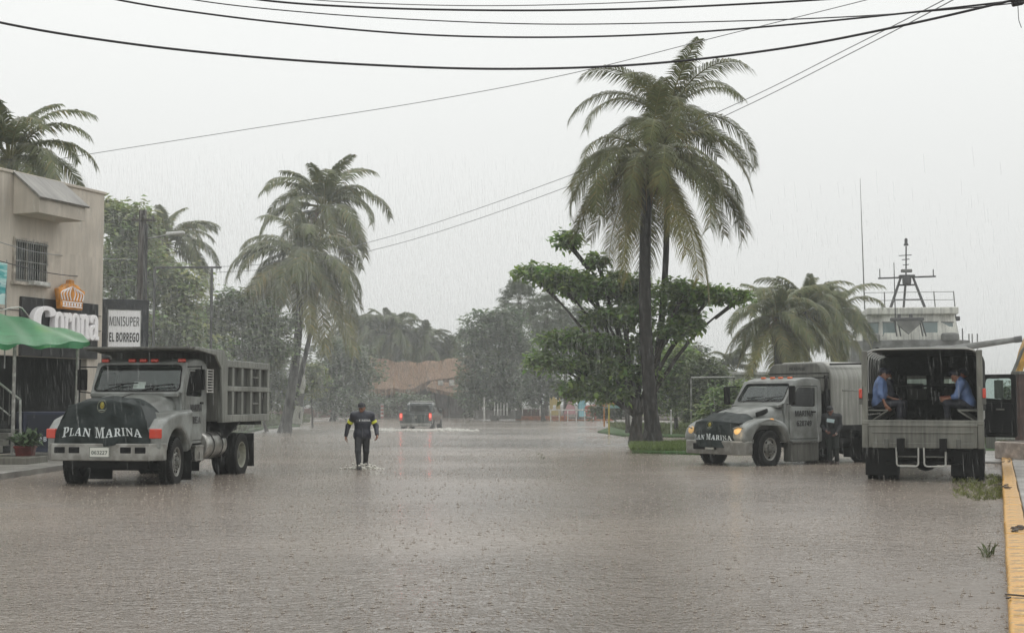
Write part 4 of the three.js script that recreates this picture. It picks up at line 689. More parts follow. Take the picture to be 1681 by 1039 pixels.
// ---------------------------------------------------------------- refuse truck on the right
{
  const t = thing('refuse_truck', 'grey round-nosed refuse truck with a lit headlamp and lettered nose cover', 'truck', [6.06, -0.03, -36.6], R(-56));
  part('chassis', [box(0.12, 0.26, 6.6, 0.42, 0.72, -2.6), box(0.12, 0.26, 6.6, -0.42, 0.72, -2.6), box(2.0, 0.14, 0.14, 0, 0.47, 0), rod([-0.9, 0.47, -3.95], [0.9, 0.47, -3.95], 0.11), ball(0.26, 0, 0.47, -3.95), box(1.3, 0.36, 0.8, 0, 0.6, -0.2), box(1.9, 0.42, 0.8, 0, 0.66, -1.9), box(1.8, 0.3, 0.1, 0, 0.46, 0.7), box(1.9, 0.4, 0.9, 0, 0.75, -2.75)], M.black, t);
  for (const s of [1, -1]) { wheel(t, s * 1.0, 0.46, 0, { r: 0.49, side: s, steer: 0.16, holes: 5 }); wheel(t, s * 1.05, 0.46, -3.95, { r: 0.49, side: s, deep: true, dual: true, w: 0.26 }); part('mud_flap', rbox(0.6, 0.55, 0.02, 0.008, s * 0.95, 0.45, -3.28), M.black, t); }
  const bp = [[-1.16, 0.62], [-1.18, 0.82], [-0.95, 1.05], [0.95, 1.05], [1.18, 0.82], [1.16, 0.62], [1.06, 0.62], [0.9, 0.92], [-0.9, 0.92], [-1.06, 0.62]];
  const bm = sub('bumper', t); part('bumper_beam', planSlab(poly(roundPts(bp, 0.12)), 0.36, 0.50, 0.025, 2), M.bumper, bm);
  part('bumper_vent', rbox(0.9, 0.16, 0.03, 0.02, -0.2, 0.52, 1.05), M.inner, bm); part('number_plate', box(0.34, 0.16, 0.012, 0.0, 0.52, 1.072), plate(0.3, 0.15, '1408'), bm, true);
  const sec = (z, hw, yt, yb, p) => { const a = []; for (let i = 0; i <= 20; i++) { const q = Math.PI * i / 20, c = Math.cos(q), s = Math.sin(q); a.push([hw * Math.sign(c) * Math.pow(Math.abs(c), p), yb + (yt - yb) * Math.pow(s, p), z]); } return a; };
  part('hood', skin([sec(-0.72, 0.92, 1.60, 1.05, 0.45), sec(-0.3, 0.86, 1.57, 1.0, 0.45), sec(0.2, 0.74, 1.47, 0.85, 0.5), sec(0.6, 0.64, 1.34, 0.72, 0.52), sec(0.88, 0.58, 1.20, 0.7, 0.55), sec(0.99, 0.5, 1.06, 0.7, 0.6)], false, true, true), M.navy, t);
  part('cowl', rbox(1.8, 0.09, 0.34, 0.03, 0, 1.60, -0.72, 0.2), M.navy, t);
  const arc = []; for (let i = 0; i <= 14; i++) { const a = Math.PI * (0.02 + 0.98 * i / 14); arc.push([Math.cos(a) * 0.61, 0.50 + Math.sin(a) * 0.61]); }
  const fp = roundPts([[0.63, 0.60], [0.90, 0.60], [0.97, 0.74], [0.90, 1.0], [0.66, 1.16], [0.3, 1.25], [-0.15, 1.27], [-0.55, 1.18], [-0.74, 0.95], [-0.80, 0.62]], 0.12, 3).concat(arc.reverse().slice(1, -1));
  for (const s of [1, -1]) {
    part('fender', sideSlab(poly(fp), 0.66, s * 0.83, 0.12, 5), M.navy, t);
    part('wheel_housing', sideSlab(poly([[-0.7, 0.5], [-0.7, 1.15], [0.64, 1.15], [0.64, 0.5]]), 0.03, s * 0.58, 0), M.black, t);
    const hl = sub('headlamp', t);
    part('lamp_glass', put(new THREE.SphereGeometry(0.16, 16, 10), s * 0.93, 0.92, 0.85, 0, s * 0.6, 0, [1.05, 0.72, 0.62]), lampGlow('headlamp_lens', 1.0, 0.62, 0.24, s > 0 ? 0.5 : 0.3), hl);
    part('lamp_brow', tube([[s * 0.80, 0.99, 0.97], [s * 0.95, 1.035, 0.93], [s * 1.07, 1.0, 0.80]], 0.025, 10, 6), M.bumper, hl);
    part('fender_lamp', rbox(0.05, 0.05, 0.12, 0.02, s * 1.11, 1.23, -0.1), lampGlow('marker_lens', 0.9, 0.42, 0.10, 0.6), t);
    part('hood_intake', rbox(0.05, 0.13, 0.5, 0.04, s * 0.80, 1.40, -0.05, 0.22, s * 0.14, 0), M.black, t);
    const mi = sub('mirror', t); part('mirror_head', rbox(0.2, 0.5, 0.1, 0.04, s * 1.24, 1.86, -0.72), M.black, mi); part('mirror_arm', [rod([s * 0.96, 2.1, -0.95], [s * 1.24, 2.1, -0.72], 0.016), rod([s * 0.96, 1.62, -0.82], [s * 1.24, 1.64, -0.72], 0.016)], M.black, mi);
  }
  const L = new THREE.PointLight(new THREE.Color().setRGB(1, 0.62, 0.25), 0.08, 0); L.position.set(1.0, 0.92, 1.12); L.shadow.radius = 4; L.castShadow = true; L.name = 'headlamp_bulb'; t.add(L);
  cabShell(t, { zc: -0.74, yb: 0.62, yc: 1.64, zt: -1.15, yr: 2.24, zr: -2.12, hw: 0.96, df: -0.88, dr: -1.96, db: 0.70 });
  wiper(t, -0.6, 1.68, -0.72, -0.2, 1.80, -0.80); wiper(t, 0.15, 1.68, -0.72, 0.5, 1.80, -0.80);
  for (const x of [-0.5, -0.15, 0.15, 0.5]) part('roof_lamp', rbox(0.14, 0.05, 0.09, 0.02, x, 2.335, -1.40), M.amber, t);
  doorText(t, 0.985, 1.38, -1.42, ['MARINA', '628749'], 0.15);
  part('cab_step', [rbox(0.3, 0.5, 1.05, 0.04, 0.88, 0.36, -1.4), rbox(0.34, 0.05, 1.0, 0.01, 0.9, 0.62, -1.4)], M.bedInner, t);
  part('air_tank', put(lathe([[0, -0.5], [0.16, -0.5], [0.18, -0.44], [0.18, 0.44], [0.16, 0.5], [0, 0.5]], 18), 0.82, 0.62, -2.75, Math.PI / 2), M.black, t);
  // refuse body: dark front hood box, round-backed pale tank body
  const b = sub('refuse_body', t), prof = []; // cross-section (x, y)
  const bx = 1.12, y0 = 1.02, y1 = 2.78; for (const [x, y] of roundPts([[-bx, y0], [-bx, 2.45], [-bx + 0.28, y1], [bx - 0.28, y1], [bx, 2.45], [bx, y0]], [0.04, 0.35, 0.3, 0.3, 0.35, 0.04], 6)) prof.push([x, y]);
  part('body_shell', slab(poly(prof), 4.6, 0.05, 2).translate(0, 0, -2.36 - 2.3), phys('pale_body_paint', 0.40, 0.41, 0.39, 0.38, { map: again(T.run, 0.3), clearcoat: 0.3, clearcoatRoughness: 0.3 }), b);
  part('roof_rail', [tube([[1.02, 2.70, -2.4], [1.02, 2.74, -4], [1.02, 2.72, -5.5], [1.02, 2.74, -6.8]], 0.03, 12, 6), tube([[-1.02, 2.70, -2.4], [-1.02, 2.74, -5], [-1.02, 2.74, -6.8]], 0.03, 12, 6)], M.black, b);
  part('lower_rail', [rbox(0.08, 0.16, 4.4, 0.02, 1.11, 0.98, -4.66), rbox(0.08, 0.16, 4.4, 0.02, -1.11, 0.98, -4.66), box(0.03, 0.45, 1.1, 1.0, 0.78, -5.6)], M.black, b);
  part('body_hatch', [rbox(0.02, 0.04, 0.9, 0.008, 1.125, 2.0, -3.2), rbox(0.02, 0.30, 0.05, 0.008, 1.125, 1.55, -3.7)], M.bedGrey, b);
  part('front_hood', slab(poly(roundPts([[-1.0, 1.9], [-1.0, 2.55], [-0.85, 2.74], [0.85, 2.74], [1.0, 2.55], [1.0, 1.9]], 0.16)), 0.34, 0.04, 2).translate(0, 0, -2.26), M.bedInner, b);
  part('front_wall', rbox(2.1, 1.1, 0.12, 0.02, 0, 1.46, -2.30), M.black, b);
  part('hood_seam', [rbox(2.03, 0.03, 0.37, 0.01, 0, 2.34, -2.26), rbox(2.03, 0.025, 0.37, 0.01, 0, 2.46, -2.26)], M.black, b);
  { const g = letters('PK REFUSE', 0.085, 0.004, sans); part('lettering', put(g, 0.1, 2.59, -2.087), ink, b); }
  part('side_mast', [rod([1.0, 0.9, -2.24], [1.0, 2.4, -2.24], 0.05)], M.black, b);
  const f = (u, v) => {
    const s = u * 2 - 1, k = v / 0.7, wob = 0.014 * Math.sin(u * 21 + v * 9) + 0.016 * Math.sin(v * 13 + s * 5) * Math.abs(s) + 0.010 * Math.abs(Math.sin(s * 6 + v * 7)) + 0.012 * (fbm(u * 7, v * 7, 64, 95, 3) - 0.5) * 3;
    if (v <= 0.7) return V(s * lerp(1.03, 0.86, k), lerp(0.50, 1.20, k) - 0.06 * s * s * k, 1.11 - 0.07 * k - 0.16 * s * s - 0.10 * s ** 4 + wob);
    const q = (v - 0.7) / 0.3; return V(s * lerp(0.86, 1.0, q), 1.205 - 0.06 * s * s + 0.20 * q - 0.13 * Math.pow(Math.abs(s), 4) * (0.4 + q) + wob, 1.04 - 0.26 * s * s - 0.55 * q + 0.05 * Math.sin(s * 8) * q);
  };
  part('nose_cover', sheet(f, 44, 36), coverM(noseCover(true, ['PLAN', 'MARINA'], 0.42, 0.80, 140, 800)), t, true);
}
// ---------------------------------------------------------------- troop truck seen from behind
{
  const t = thing('troop_truck', 'grey troop carrier seen from behind with hooped canvas and an open cab door', 'truck', [8.53, -0.03, -28.55], R(160.45));
  const G = std('troop_truck_paint', 0.24, 0.245, 0.225, 0.5, { map: again(T.run, 0.5) });
  part('chassis', [box(0.14, 0.26, 8, 0.42, 0.80, 3.6), box(0.14, 0.26, 8, -0.42, 0.80, 3.6), rod([-0.95, 0.48, 1.1], [0.95, 0.48, 1.1], 0.12), ball(0.28, 0, 0.48, 1.1), box(2.1, 0.34, 0.8, 0, 0.82, 2.4), box(2.0, 0.14, 0.14, 0, 0.47, 6.2), box(1.9, 0.14, 0.14, 0, 0.62, 0.14), box(2.2, 0.5, 0.04, 0, 0.6, 1.75), rod([-0.3, 0.55, 0.2], [-0.3, 0.5, 2.5], 0.06)], M.black, t);
  for (const s of [1, -1]) { wheel(t, s * 1.05, 0.48, 1.1, { r: 0.52, side: s, deep: true, dual: true, w: 0.29 }); wheel(t, s * 1.02, 0.48, 6.2, { r: 0.5, side: s }); part('mud_flap', rbox(0.66, 0.62, 0.02, 0.01, s * 0.87, 0.44, 0.46), M.black, t); }
  const b = sub('troop_bed', t), L = 4.35, hw = 1.21;
  part('bed_floor', [box(2 * hw - 0.04, 0.1, L, 0, 1.17, L / 2 + 0.02)], M.black, b);
  // hanging tailgate of pressed steel
  const tg = sub('tailgate', b); part('tailgate_panel', rbox(2.16, 0.50, 0.06, 0.015, 0.0, 0.985, -0.04), G, tg);
  for (const y of [1.19, 1.05, 0.78]) part('tailgate_rib', rbox(y > 1.1 ? 2.18 : 2.02, y < 0.9 ? 0.11 : 0.035, 0.03, 0.012, 0, y, -0.078), G, tg);
  for (const x of [-0.72, 0.72]) part('tailgate_hinge', rbox(0.08, 0.2, 0.05, 0.015, x, 0.82, -0.10), M.bedInner, tg);
  part('rear_sill', rbox(2 * hw + 0.02, 0.10, 0.14, 0.02, 0, 1.255, 0.03), G, b);
  for (const s of [1, -1]) {
    part('corner_post', rbox(0.12, 1.55, 0.12, 0.02, s * (hw - 0.06), 1.98, 0.05), G, b);
    part('lower_post', rbox(0.14, 0.5, 0.10, 0.02, s * (hw - 0.06), 0.97, 0.02), G, b);
    part('tail_lamp', rbox(0.07, 0.20, 0.06, 0.02, s * (hw + 0.025), 1.86, -0.03), M.redLamp, b); part('lamp_bracket', rbox(0.08, 0.34, 0.05, 0.01, s * (hw + 0.02), 1.80, 0.01), M.bedInner, b);
    for (let i = 0; i < 4; i++) part('side_board', rbox(0.04, 0.13, L - 0.1, 0.01, s * (hw - 0.04), 1.33 + i * 0.16, L / 2 + 0.05), M.bedPanel, b);
    part('bench', rbox(0.42, 0.04, L - 0.6, 0.012, s * (hw - 0.32), 1.52, L / 2 + 0.2), M.bedPanel, b);
    for (const z of [0.35, 1.7, 3.0, 4.1]) part('bench_leg', [rod([s * (hw - 0.50), 1.50, z], [s * (hw - 0.10), 1.24, z], 0.02), rod([s * (hw - 0.50), 1.50, z], [s * (hw - 0.10), 1.50, z], 0.02)], G, b);
  }
  // hoops
  const hoop = (z) => tube([V(-hw + 0.03, 1.3, z), V(-hw + 0.03, 1.9, z), V(-hw + 0.03, 2.50, z), V(-hw + 0.06, 2.66, z), V(-hw + 0.20, 2.76, z), V(-0.5, 2.79, z), V(0, 2.80, z), V(0.5, 2.79, z), V(hw - 0.20, 2.76, z), V(hw - 0.06, 2.66, z), V(hw - 0.03, 2.50, z), V(hw - 0.03, 1.9, z), V(hw - 0.03, 1.3, z)], 0.024, 60, 6);
  const hg = joined([hoop(0)]); for (let i = 0; i < 8; i++) { const o = share('hoop', hg, std('hoop_tube', 0.34, 0.34, 0.32, 0.4, { metalness: 0.3 }), b); o.position.z = 0.05 + i * (L - 0.1) / 7; }
  // canvas over roof and right-hand side, rolled open on the left
  const cvM = phys('dark_canvas', 0.017, 0.018, 0.016, 0.9, { specularIntensity: 0.3, side: THREE.DoubleSide, bumpMap: again(T.mottle, 1.5), bumpScale: 0.03 });
  const line = []; for (let i = 0; i <= 30; i++) { const a = i / 30; line.push(a); }
  const ptC = (a) => { const x = lerp(0.84, -1, clamp(a / 0.62, 0, 1)) * (hw - 0.02); if (a < 0.62) { const e = Math.max(0, Math.abs(x) - 0.95); return [x, 2.762 - e * e * 2.0]; } const q = (a - 0.62) / 0.38; return [-(hw + 0.004), lerp(2.63, 1.5, q)]; };
  part('canvas', sheet((u, v) => { const [x, y] = ptC(v), z = lerp(0.12, L, u); return V(x + 0.012 * Math.sin(z * 9 + v * 11), y + 0.014 * Math.cos(z * TAU / (L / 7)) * (v < 0.62 ? 1 : 0) + 0.006 * Math.sin(z * 14), z); }, 40, 40), cvM, b);
  part('side_canvas', sheet((u, v) => V(hw + 0.03 - 0.03 * v * v + 0.008 * Math.sin(u * 25), lerp(1.5, 2.68, v), lerp(1.75, L, u) - 0.25 * v * (1 - u)), 20, 8), cvM, b);
  part('canvas_roll', tube([[0.92, 2.80, 0.5], [0.95, 2.81, 1.5], [0.94, 2.80, 3], [0.95, 2.80, L]], 0.05, 20, 8), cvM, b);
  part('front_bulkhead', [box(2.3, 0.8, 0.05, 0, 1.6, L + 0.03), ], M.bedInner, b);
  part('front_curtain', slab(poly([[-1.17, 1.95], [-1.15, 2.7], [-0.95, 2.79], [0.95, 2.79], [1.15, 2.7], [1.17, 1.95], [1.17, 1.24], [-1.17, 1.24]], [[[0.54, 1.74], [0.54, 2.30], [0.10, 2.30], [0.10, 1.74]], [[-0.30, 1.72], [-0.30, 2.28], [-0.56, 2.28], [-0.56, 1.72]]]), 0.03, 0.005).translate(0, 0, L - 0.14), cvM, b);
  part('curtain_bar', rbox(2.2, 0.05, 0.04, 0.01, 0, 2.06, L - 0.18), M.black, b);
  for (const xs of [[0.52, 0.08], [-0.03, -0.46]]) { const ld = sub('boarding_step', t); part('step_hoop', tube([[xs[0], 0.74, -0.09], [xs[0] - 0.005, 0.5, -0.10], [xs[0] - 0.02, 0.37, -0.10], [(xs[0] + xs[1]) / 2, 0.355, -0.10], [xs[1] + 0.02, 0.37, -0.10], [xs[1] + 0.005, 0.5, -0.10], [xs[1], 0.74, -0.09]], 0.018, 40, 6), std('pale_step_tube', 0.46, 0.46, 0.43, 0.4), ld); part('step_tread', rod([xs[0], 0.55, -0.10], [xs[1], 0.55, -0.10], 0.014), M.bedInner, ld); }
  part('rear_bumper_bar', [rbox(1.5, 0.06, 0.08, 0.015, 0, 0.40, 0.3), box(0.05, 0.4, 0.05, 0.6, 0.6, 0.3), box(0.05, 0.4, 0.05, -0.6, 0.6, 0.3)], M.black, t);
  cabShell(t, { zc: 6.35, yb: 0.85, yc: 1.75, zt: 6.02, yr: 2.42, zr: 4.62, hw: 1.0, df: 6.22, dr: 5.10, db: 0.90, paint: G, openRight: true });
  part('hood', [skin([[...Array(13)].map((_, i) => { const a = Math.PI * i / 12; return [0.98 * Math.cos(a), 0.9 + 0.86 * Math.pow(Math.sin(a), 0.5), 6.3]; }), [...Array(13)].map((_, i) => { const a = Math.PI * i / 12; return [0.85 * Math.cos(a), 0.8 + 0.8 * Math.pow(Math.sin(a), 0.5), 7.4]; })], false, true, true)], G, t);
  { // the right-hand door stands open
    const d = sub('door', t, -1.0, 0, 6.15); d.rotation.y = R(70);
    const dp = roundPts([[0, 0.82], [0.03, 1.75], [-0.16, 2.36], [-0.98, 2.36], [-0.98, 0.82]], 0.06), wp = roundPts([[-0.16, 1.78], [-0.24, 2.26], [-0.86, 2.26], [-0.86, 1.74]], 0.07);
    part('door_panel', sideSlab(poly(dp, [wp]), 0.06, 0, 0.015, 2), M.black, d); part('window', sideSlab(poly(wp), 0.008, 0, 0), M.glass, d);
    part('door_liner', sideSlab(poly(roundPts([[-0.06, 0.92], [-0.06, 1.66], [-0.92, 1.66], [-0.92, 0.92]], 0.08)), 0.03, 0.04, 0.01), M.inner, d); part('door_handle', rbox(0.03, 0.04, 0.2, 0.01, 0.07, 1.5, -0.6), M.bedInner, d);
    const mi = sub('mirror', t); part('mirror_head', rbox(0.22, 0.46, 0.06, 0.02, -1.52, 2.0, 6.75), M.bedInner, mi); part('mirror_arm', [rod([-1.0, 2.28, 6.1], [-1.52, 2.28, 6.75], 0.016), rod([-1.0, 1.7, 6.3], [-1.52, 1.74, 6.75], 0.016)], M.black, mi);
  }
}
// ---------------------------------------------------------------- pickup driving away
{
  const p = gnd(682, 706), t = thing('pickup', 'dark pickup with lit tail lamps driving away through the flood', 'pickup truck', [p.x, -0.22, p.z], R(180 - 4));
  const D = phys('dark_pickup_paint', 0.022, 0.036, 0.035, 0.25, { clearcoat: 0.8, clearcoatRoughness: 0.1 });
  for (const s of [1, -1]) { wheel(t, s * 0.86, 0.40, 1.1, { r: 0.40, w: 0.25, side: s }); wheel(t, s * 0.86, 0.40, 4.5, { r: 0.40, w: 0.25, side: s }); }
  part('body', [sideSlab(poly(roundPts([[0, 0.55], [0, 1.18], [1.75, 1.22], [3.7, 1.22], [5.4, 1.14], [5.5, 0.6], [4.95, 0.55], [4.9, 0.75], [4.1, 0.75], [4.05, 0.5], [1.55, 0.5], [1.5, 0.75], [0.7, 0.75], [0.65, 0.55]], 0.08)), 1.92, 0, 0.06, 3)], D, t);
  part('bed_liner', box(1.5, 0.03, 1.5, 0, 1.235, 0.88), M.inner, t);
  part('tailgate', [rbox(1.52, 0.55, 0.05, 0.03, 0, 0.92, -0.02), rbox(1.3, 0.10, 0.03, 0.02, 0, 0.88, -0.05)], D, t);
  part('tailgate_badge', rbox(0.14, 0.14, 0.02, 0.02, 0, 0.98, -0.062), M.chrome, t);
  part('bumper', rbox(1.86, 0.2, 0.18, 0.05, 0, 0.52, -0.10), M.bumper, t);
  part('number_plate', box(0.32, 0.16, 0.01, 0, 0.54, -0.195), M.white, t);
  const roofS = roundPts([[1.78, 1.2], [1.92, 1.72], [2.25, 1.84], [3.1, 1.84], [3.6, 1.6], [4.15, 1.2]], 0.12), winB = [[0.62, 0.10], [0.55, 0.50], [-0.55, 0.50], [-0.62, 0.10]];
  part('cab', [sideSlab(poly(roofS), 1.62, 0, 0.09, 3)], D, t);
  part('rear_window', put(slab(poly(roundPts(winB, 0.08)), 0.02, 0.004), 0, 1.22, 1.765, -0.26), phys('tinted_glass', 0.015, 0.02, 0.02, 0.05), t);
  for (const s of [1, -1]) {
    part('side_window', sideSlab(poly(roundPts([[2.02, 1.28], [2.2, 1.68], [3.0, 1.70], [3.5, 1.30]], 0.06)), 0.02, s * 0.825, 0.004), phys('tinted_side_glass', 0.015, 0.02, 0.02, 0.05), t);
    const tl = sub('tail_lamp', t); part('lamp_housing', rbox(0.17, 0.46, 0.08, 0.02, s * 0.87, 1.0, 0.0), M.redLamp, tl); part('lamp_lens', rbox(0.12, 0.22, 0.03, 0.02, s * 0.87, 1.06, -0.045), lampGlow('lit_tail_lens', 1.0, 0.14, 0.10, 1.4), tl);
    const L = new THREE.PointLight(new THREE.Color().setRGB(1, 0.1, 0.06), 0.1, 0); L.position.set(s * 0.87, 1.06, -0.16); L.shadow.radius = 3; L.castShadow = true; L.name = 'tail_lamp_bulb'; t.add(L);
    part('mirror', rbox(0.2, 0.2, 0.1, 0.04, s * 1.06, 1.34, 3.4), D, t);
    part('roof_rail', rod([s * 0.62, 1.90, 2.2], [s * 0.62, 1.90, 3.1], 0.025), M.chrome, t);
  }
  part('roof_lamp_bar', rbox(1.34, 0.06, 0.16, 0.02, 0, 1.90, 2.15), M.white, t);
}
// ---------------------------------------------------------------- palms
frondSet('near', [0.095, 0.118, 0.040], 5.3, 96, 1.15, 0.05, 100);
frondSet('mid', [0.128, 0.162, 0.074], 4.6, 74, 1.1, 0.075, 200);
frondSet('far', [0.080, 0.110, 0.046], 4.6, 52, 1.1, 0.11, 300);
{ // fan leaves
  const fan = (seed, a0) => { const r = rng(seed), P = [], K = [], I = [], L = 1.25, o = V(0, Math.sin(a0) * L, Math.cos(a0) * L), f = V(0, Math.sin(a0), Math.cos(a0)), s = V(1, 0, 0), dn = V(0, -1, 0); const quad = (a, b, w, c) => { const k = P.length / 3; P.push(a.x - w.x, a.y - w.y, a.z - w.z, a.x + w.x, a.y + w.y, a.z + w.z, b.x, b.y, b.z); for (let i = 0; i < 3; i++) K.push(...c); I.push(k, k + 1, k + 2); };
    quad(V(0, 0, 0), o, V(0.03, 0, 0), [0.09, 0.1, 0.04]);
    for (let i = 0; i < 26; i++) { const a = lerp(-2.2, 2.2, i / 25) + (r() - 0.5) * 0.1, d = f.clone().multiplyScalar(Math.cos(a)).addScaledVector(s, Math.sin(a)), l = 0.95 * (0.8 + 0.3 * r()), m = o.clone().addScaledVector(d, l * 0.6), e = m.clone().addScaledVector(d, l * 0.4).addScaledVector(dn, 0.25 * r() + 0.1), q = 0.7 + 0.5 * r(); const w = V(Math.cos(a), 0, 0).addScaledVector(f, -Math.sin(a)).multiplyScalar(0.05); quad(o, m, w, [0.08 * q, 0.11 * q, 0.045 * q]); quad(m, e, w, [0.08 * q, 0.11 * q, 0.045 * q]); }
    const g = new THREE.BufferGeometry(); g.setAttribute('position', new THREE.Float32BufferAttribute(P, 3)); g.setAttribute('color', new THREE.Float32BufferAttribute(K, 3)); g.setAttribute('uv', new THREE.Float32BufferAttribute(new Float32Array(P.length / 3 * 2), 2)); g.setIndex(I); g.computeVertexNormals(); return g; };
  FROND.fan = [80, 62, 45, 28, 8, -15, -40, -65, 70, 0].map((a, i) => fan(400 + i, R(a)));
}
function palmAt(name, label, group, d, bx, by, cx, cy, o) { const b = gnd(bx, Math.max(by, 664), 0), base = V(at(bx, by, d).x, 0, -d), top = at(cx, cy, d + (o.tz ?? 0)); return palm(name, label, group, base, top, o); }
const gp = 'coconut palms around the street';
palmAt('coconut_palm', 'tallest dark coconut palm beside the refuse truck, thick skirt of hanging fronds', gp, 51.5, 1074, 736, 1066, 256, { key: 'near', size: 0.88, r0: 0.27, r1: 0.20, flare: 0.9, counts: [1, 1, 2, 3, 5, 7, 8, 6, 1, 5], seed: 21, nuts: 9, dead: 60, bark: darkBarkM, bend: V(-0.25, 0, 0) });
palmAt('coconut_palm', 'second coconut palm whose crown rises just behind and above the tallest one', gp, 54.5, 1060, 728, 1094, 196, { key: 'near', size: 0.84, r0: 0.15, r1: 0.11, counts: [1, 3, 3, 3, 3, 3, 2, 0, 3, 2], seed: 44, dead: 24, bark: darkBarkM, bend: V(0.35, 0, 0) });
palmAt('coconut_palm', 'leaning coconut palm left of the walking man, its trunk sloping over the verge', gp, 75, 466, 694, 494, 424, { key: 'mid', size: 1.02, r0: 0.30, r1: 0.17, counts: [1, 2, 3, 4, 6, 8, 11, 9, 2, 4], seed: 63, dead: 30, bark: darkBarkM, bend: V(0.25, 0, 0) });
palmAt('coconut_palm', 'coconut palm with a pointed crown standing just behind the leaning one', gp, 79, 468, 690, 530, 340, { key: 'mid', size: 0.94, r0: 0.15, r1: 0.12, counts: [4, 3, 3, 3, 4, 3, 3, 2, 3, 3], seed: 85, dead: 14, bark: darkBarkM, bend: V(0.5, 0, 0) });
palmAt('coconut_palm', 'hazy palm crown leaning out above the roof of the beige building', gp, 52, -30, 700, 16, 262, { key: 'mid', size: 0.86, r0: 0.2, r1: 0.14, counts: [2, 3, 4, 4, 5, 4, 2, 1, 3, 2], seed: 93 });
palmAt('coconut_palm', 'palm with arching fronds behind the utility poles left of the centre', gp, 70, 268, 690, 272, 404, { key: 'mid', size: 0.72, r0: 0.2, r1: 0.14, counts: [2, 3, 5, 5, 5, 5, 3, 2, 3, 2], seed: 107 });
palmAt('coconut_palm', 'palm with rusty drooping fronds over the cab of the refuse truck', gp, 72, 1282, 700, 1276, 520, { key: 'mid', size: 0.72, r0: 0.25, r1: 0.17, counts: [3, 2, 3, 3, 5, 5, 9, 11, 2, 3], seed: 131, dead: 40 });
palmAt('coconut_palm', 'middle palm of the group behind the refuse truck body', gp, 79, 1330, 700, 1322, 512, { key: 'mid', size: 0.74, r0: 0.22, r1: 0.16, counts: [3, 5, 5, 5, 5, 5, 6, 5, 3, 3], seed: 147, dead: 10 });
palmAt('coconut_palm', 'palm whose fronds reach towards the ship bridge', gp, 84, 1372, 700, 1368, 520, { key: 'mid', size: 0.74, r0: 0.22, r1: 0.16, counts: [3, 3, 5, 5, 6, 5, 6, 3, 3, 3], seed: 161 });
palmAt('coconut_palm', 'pale distant palm with stiff fronds above the white shed', gp, 125, 1198, 690, 1204, 606, { key: 'far', size: 0.72, r0: 0.2, r1: 0.14, counts: [5, 5, 3, 2, 3, 2, 2, 0, 3, 0], seed: 171 });
{ const where = ['left of the thatched roof', 'above the left end of the thatched roof', 'over the middle of the thatched roof', 'between the thatched roof and the dense dark tree'];
  [[588, 552, 151, 1.1], [640, 548, 150, 1.05], [692, 566, 152, 0.95], [735, 580, 155, 0.8]].forEach(([x, y, d, s], i) => palmAt('coconut_palm', 'faint rain-greyed palm crown ' + where[i], gp, d, x, 686, x, y, { key: 'far', size: s, r0: 0.22, r1: 0.15, counts: [3, 5, 5, 5, 5, 3, 3, 2, 3, 3], seed: 181 + i * 7 })); }
palmAt('fan_palm', 'fan palm standing up behind the dense dark tree, left of the almond tree', 'fan palms', 140, 853, 684, 853, 496, { key: 'fan', size: 1.15, r0: 0.25, r1: 0.2, flare: 0.3, counts: [5, 6, 8, 8, 8, 8, 9, 11, 5, 6], seed: 211 });
palmAt('fan_palm', 'fan palm with a hanging skirt half hidden by the almond tree branches', 'fan palms', 134, 897, 684, 897, 520, { key: 'fan', size: 1.1, r0: 0.22, r1: 0.18, flare: 0.3, counts: [3, 5, 6, 8, 8, 8, 9, 12, 5, 5], seed: 223 });
// ---------------------------------------------------------------- broadleaf trees and shrubs
tree('almond_tree', 'dark large-leaved almond tree spreading tiers behind the tallest palm', null, 54, [1046, 731], [
  [874, 446, 30, 9, 532], [915, 455, 44, 15, 1120], [962, 470, 46, 20, 1260], [1012, 472, 40, 27, 1120, 1], [934, 394, 22, 13, 364, 1], [978, 428, 20, 11, 224, 1], [1120, 476, 40, 18, 868, -1], [1168, 486, 34, 12, 672, -1], [1214, 488, 26, 9, 364, -1], [1120, 510, 36, 18, 728], [1108, 540, 30, 16, 532, -1], [1138, 530, 22, 13, 308, -1], [1030, 515, 46, 25, 980], [985, 520, 34, 13, 448], [930, 556, 44, 16, 784], [985, 566, 46, 22, 1064], [888, 592, 28, 13, 504], [935, 598, 44, 16, 840], [1000, 604, 50, 25, 1120], [1060, 570, 30, 34, 672, 1], [955, 636, 46, 16, 868], [1010, 644, 36, 13, 588], [1062, 612, 24, 20, 364], [1050, 480, 30, 29, 588, 1]],
  { leaf: 0.30, tint: [0.098, 0.148, 0.040], seed: 301, trunk: 0.24, opt: { perClump: 16, clump: 0.36, flat: 0.8, aspect: 0.5, hollow: 0.15 }, deep: 1.0 });
tree('broadleaf_tree', 'pale green spreading tree beside the corner of the beige building', null, 62, [205, 700], [[212, 372, 40, 34, 1500], [190, 440, 36, 60, 1500], [238, 452, 46, 50, 1700], [300, 478, 36, 44, 1100], [250, 540, 76, 46, 2000], [306, 548, 40, 50, 1000], [182, 352, 22, 24, 600]], { leaf: 0.24, tint: [0.155, 0.178, 0.092], seed: 311, trunk: 0.24, opt: { clump: 0.6, hollow: 0.3 } });
tree('broadleaf_tree', 'open-crowned grey-green tree between the dump truck bed and the leaning palm', null, 72, [385, 695], [[455, 560, 34, 46, 1000], [378, 502, 38, 28, 900], [345, 530, 36, 30, 900], [420, 522, 34, 30, 900], [380, 565, 66, 36, 1900], [430, 580, 36, 36, 900]], { leaf: 0.24, tint: [0.095, 0.12, 0.06], seed: 321, trunk: 0.2, opt: { clump: 0.55, hollow: 0.3 } });
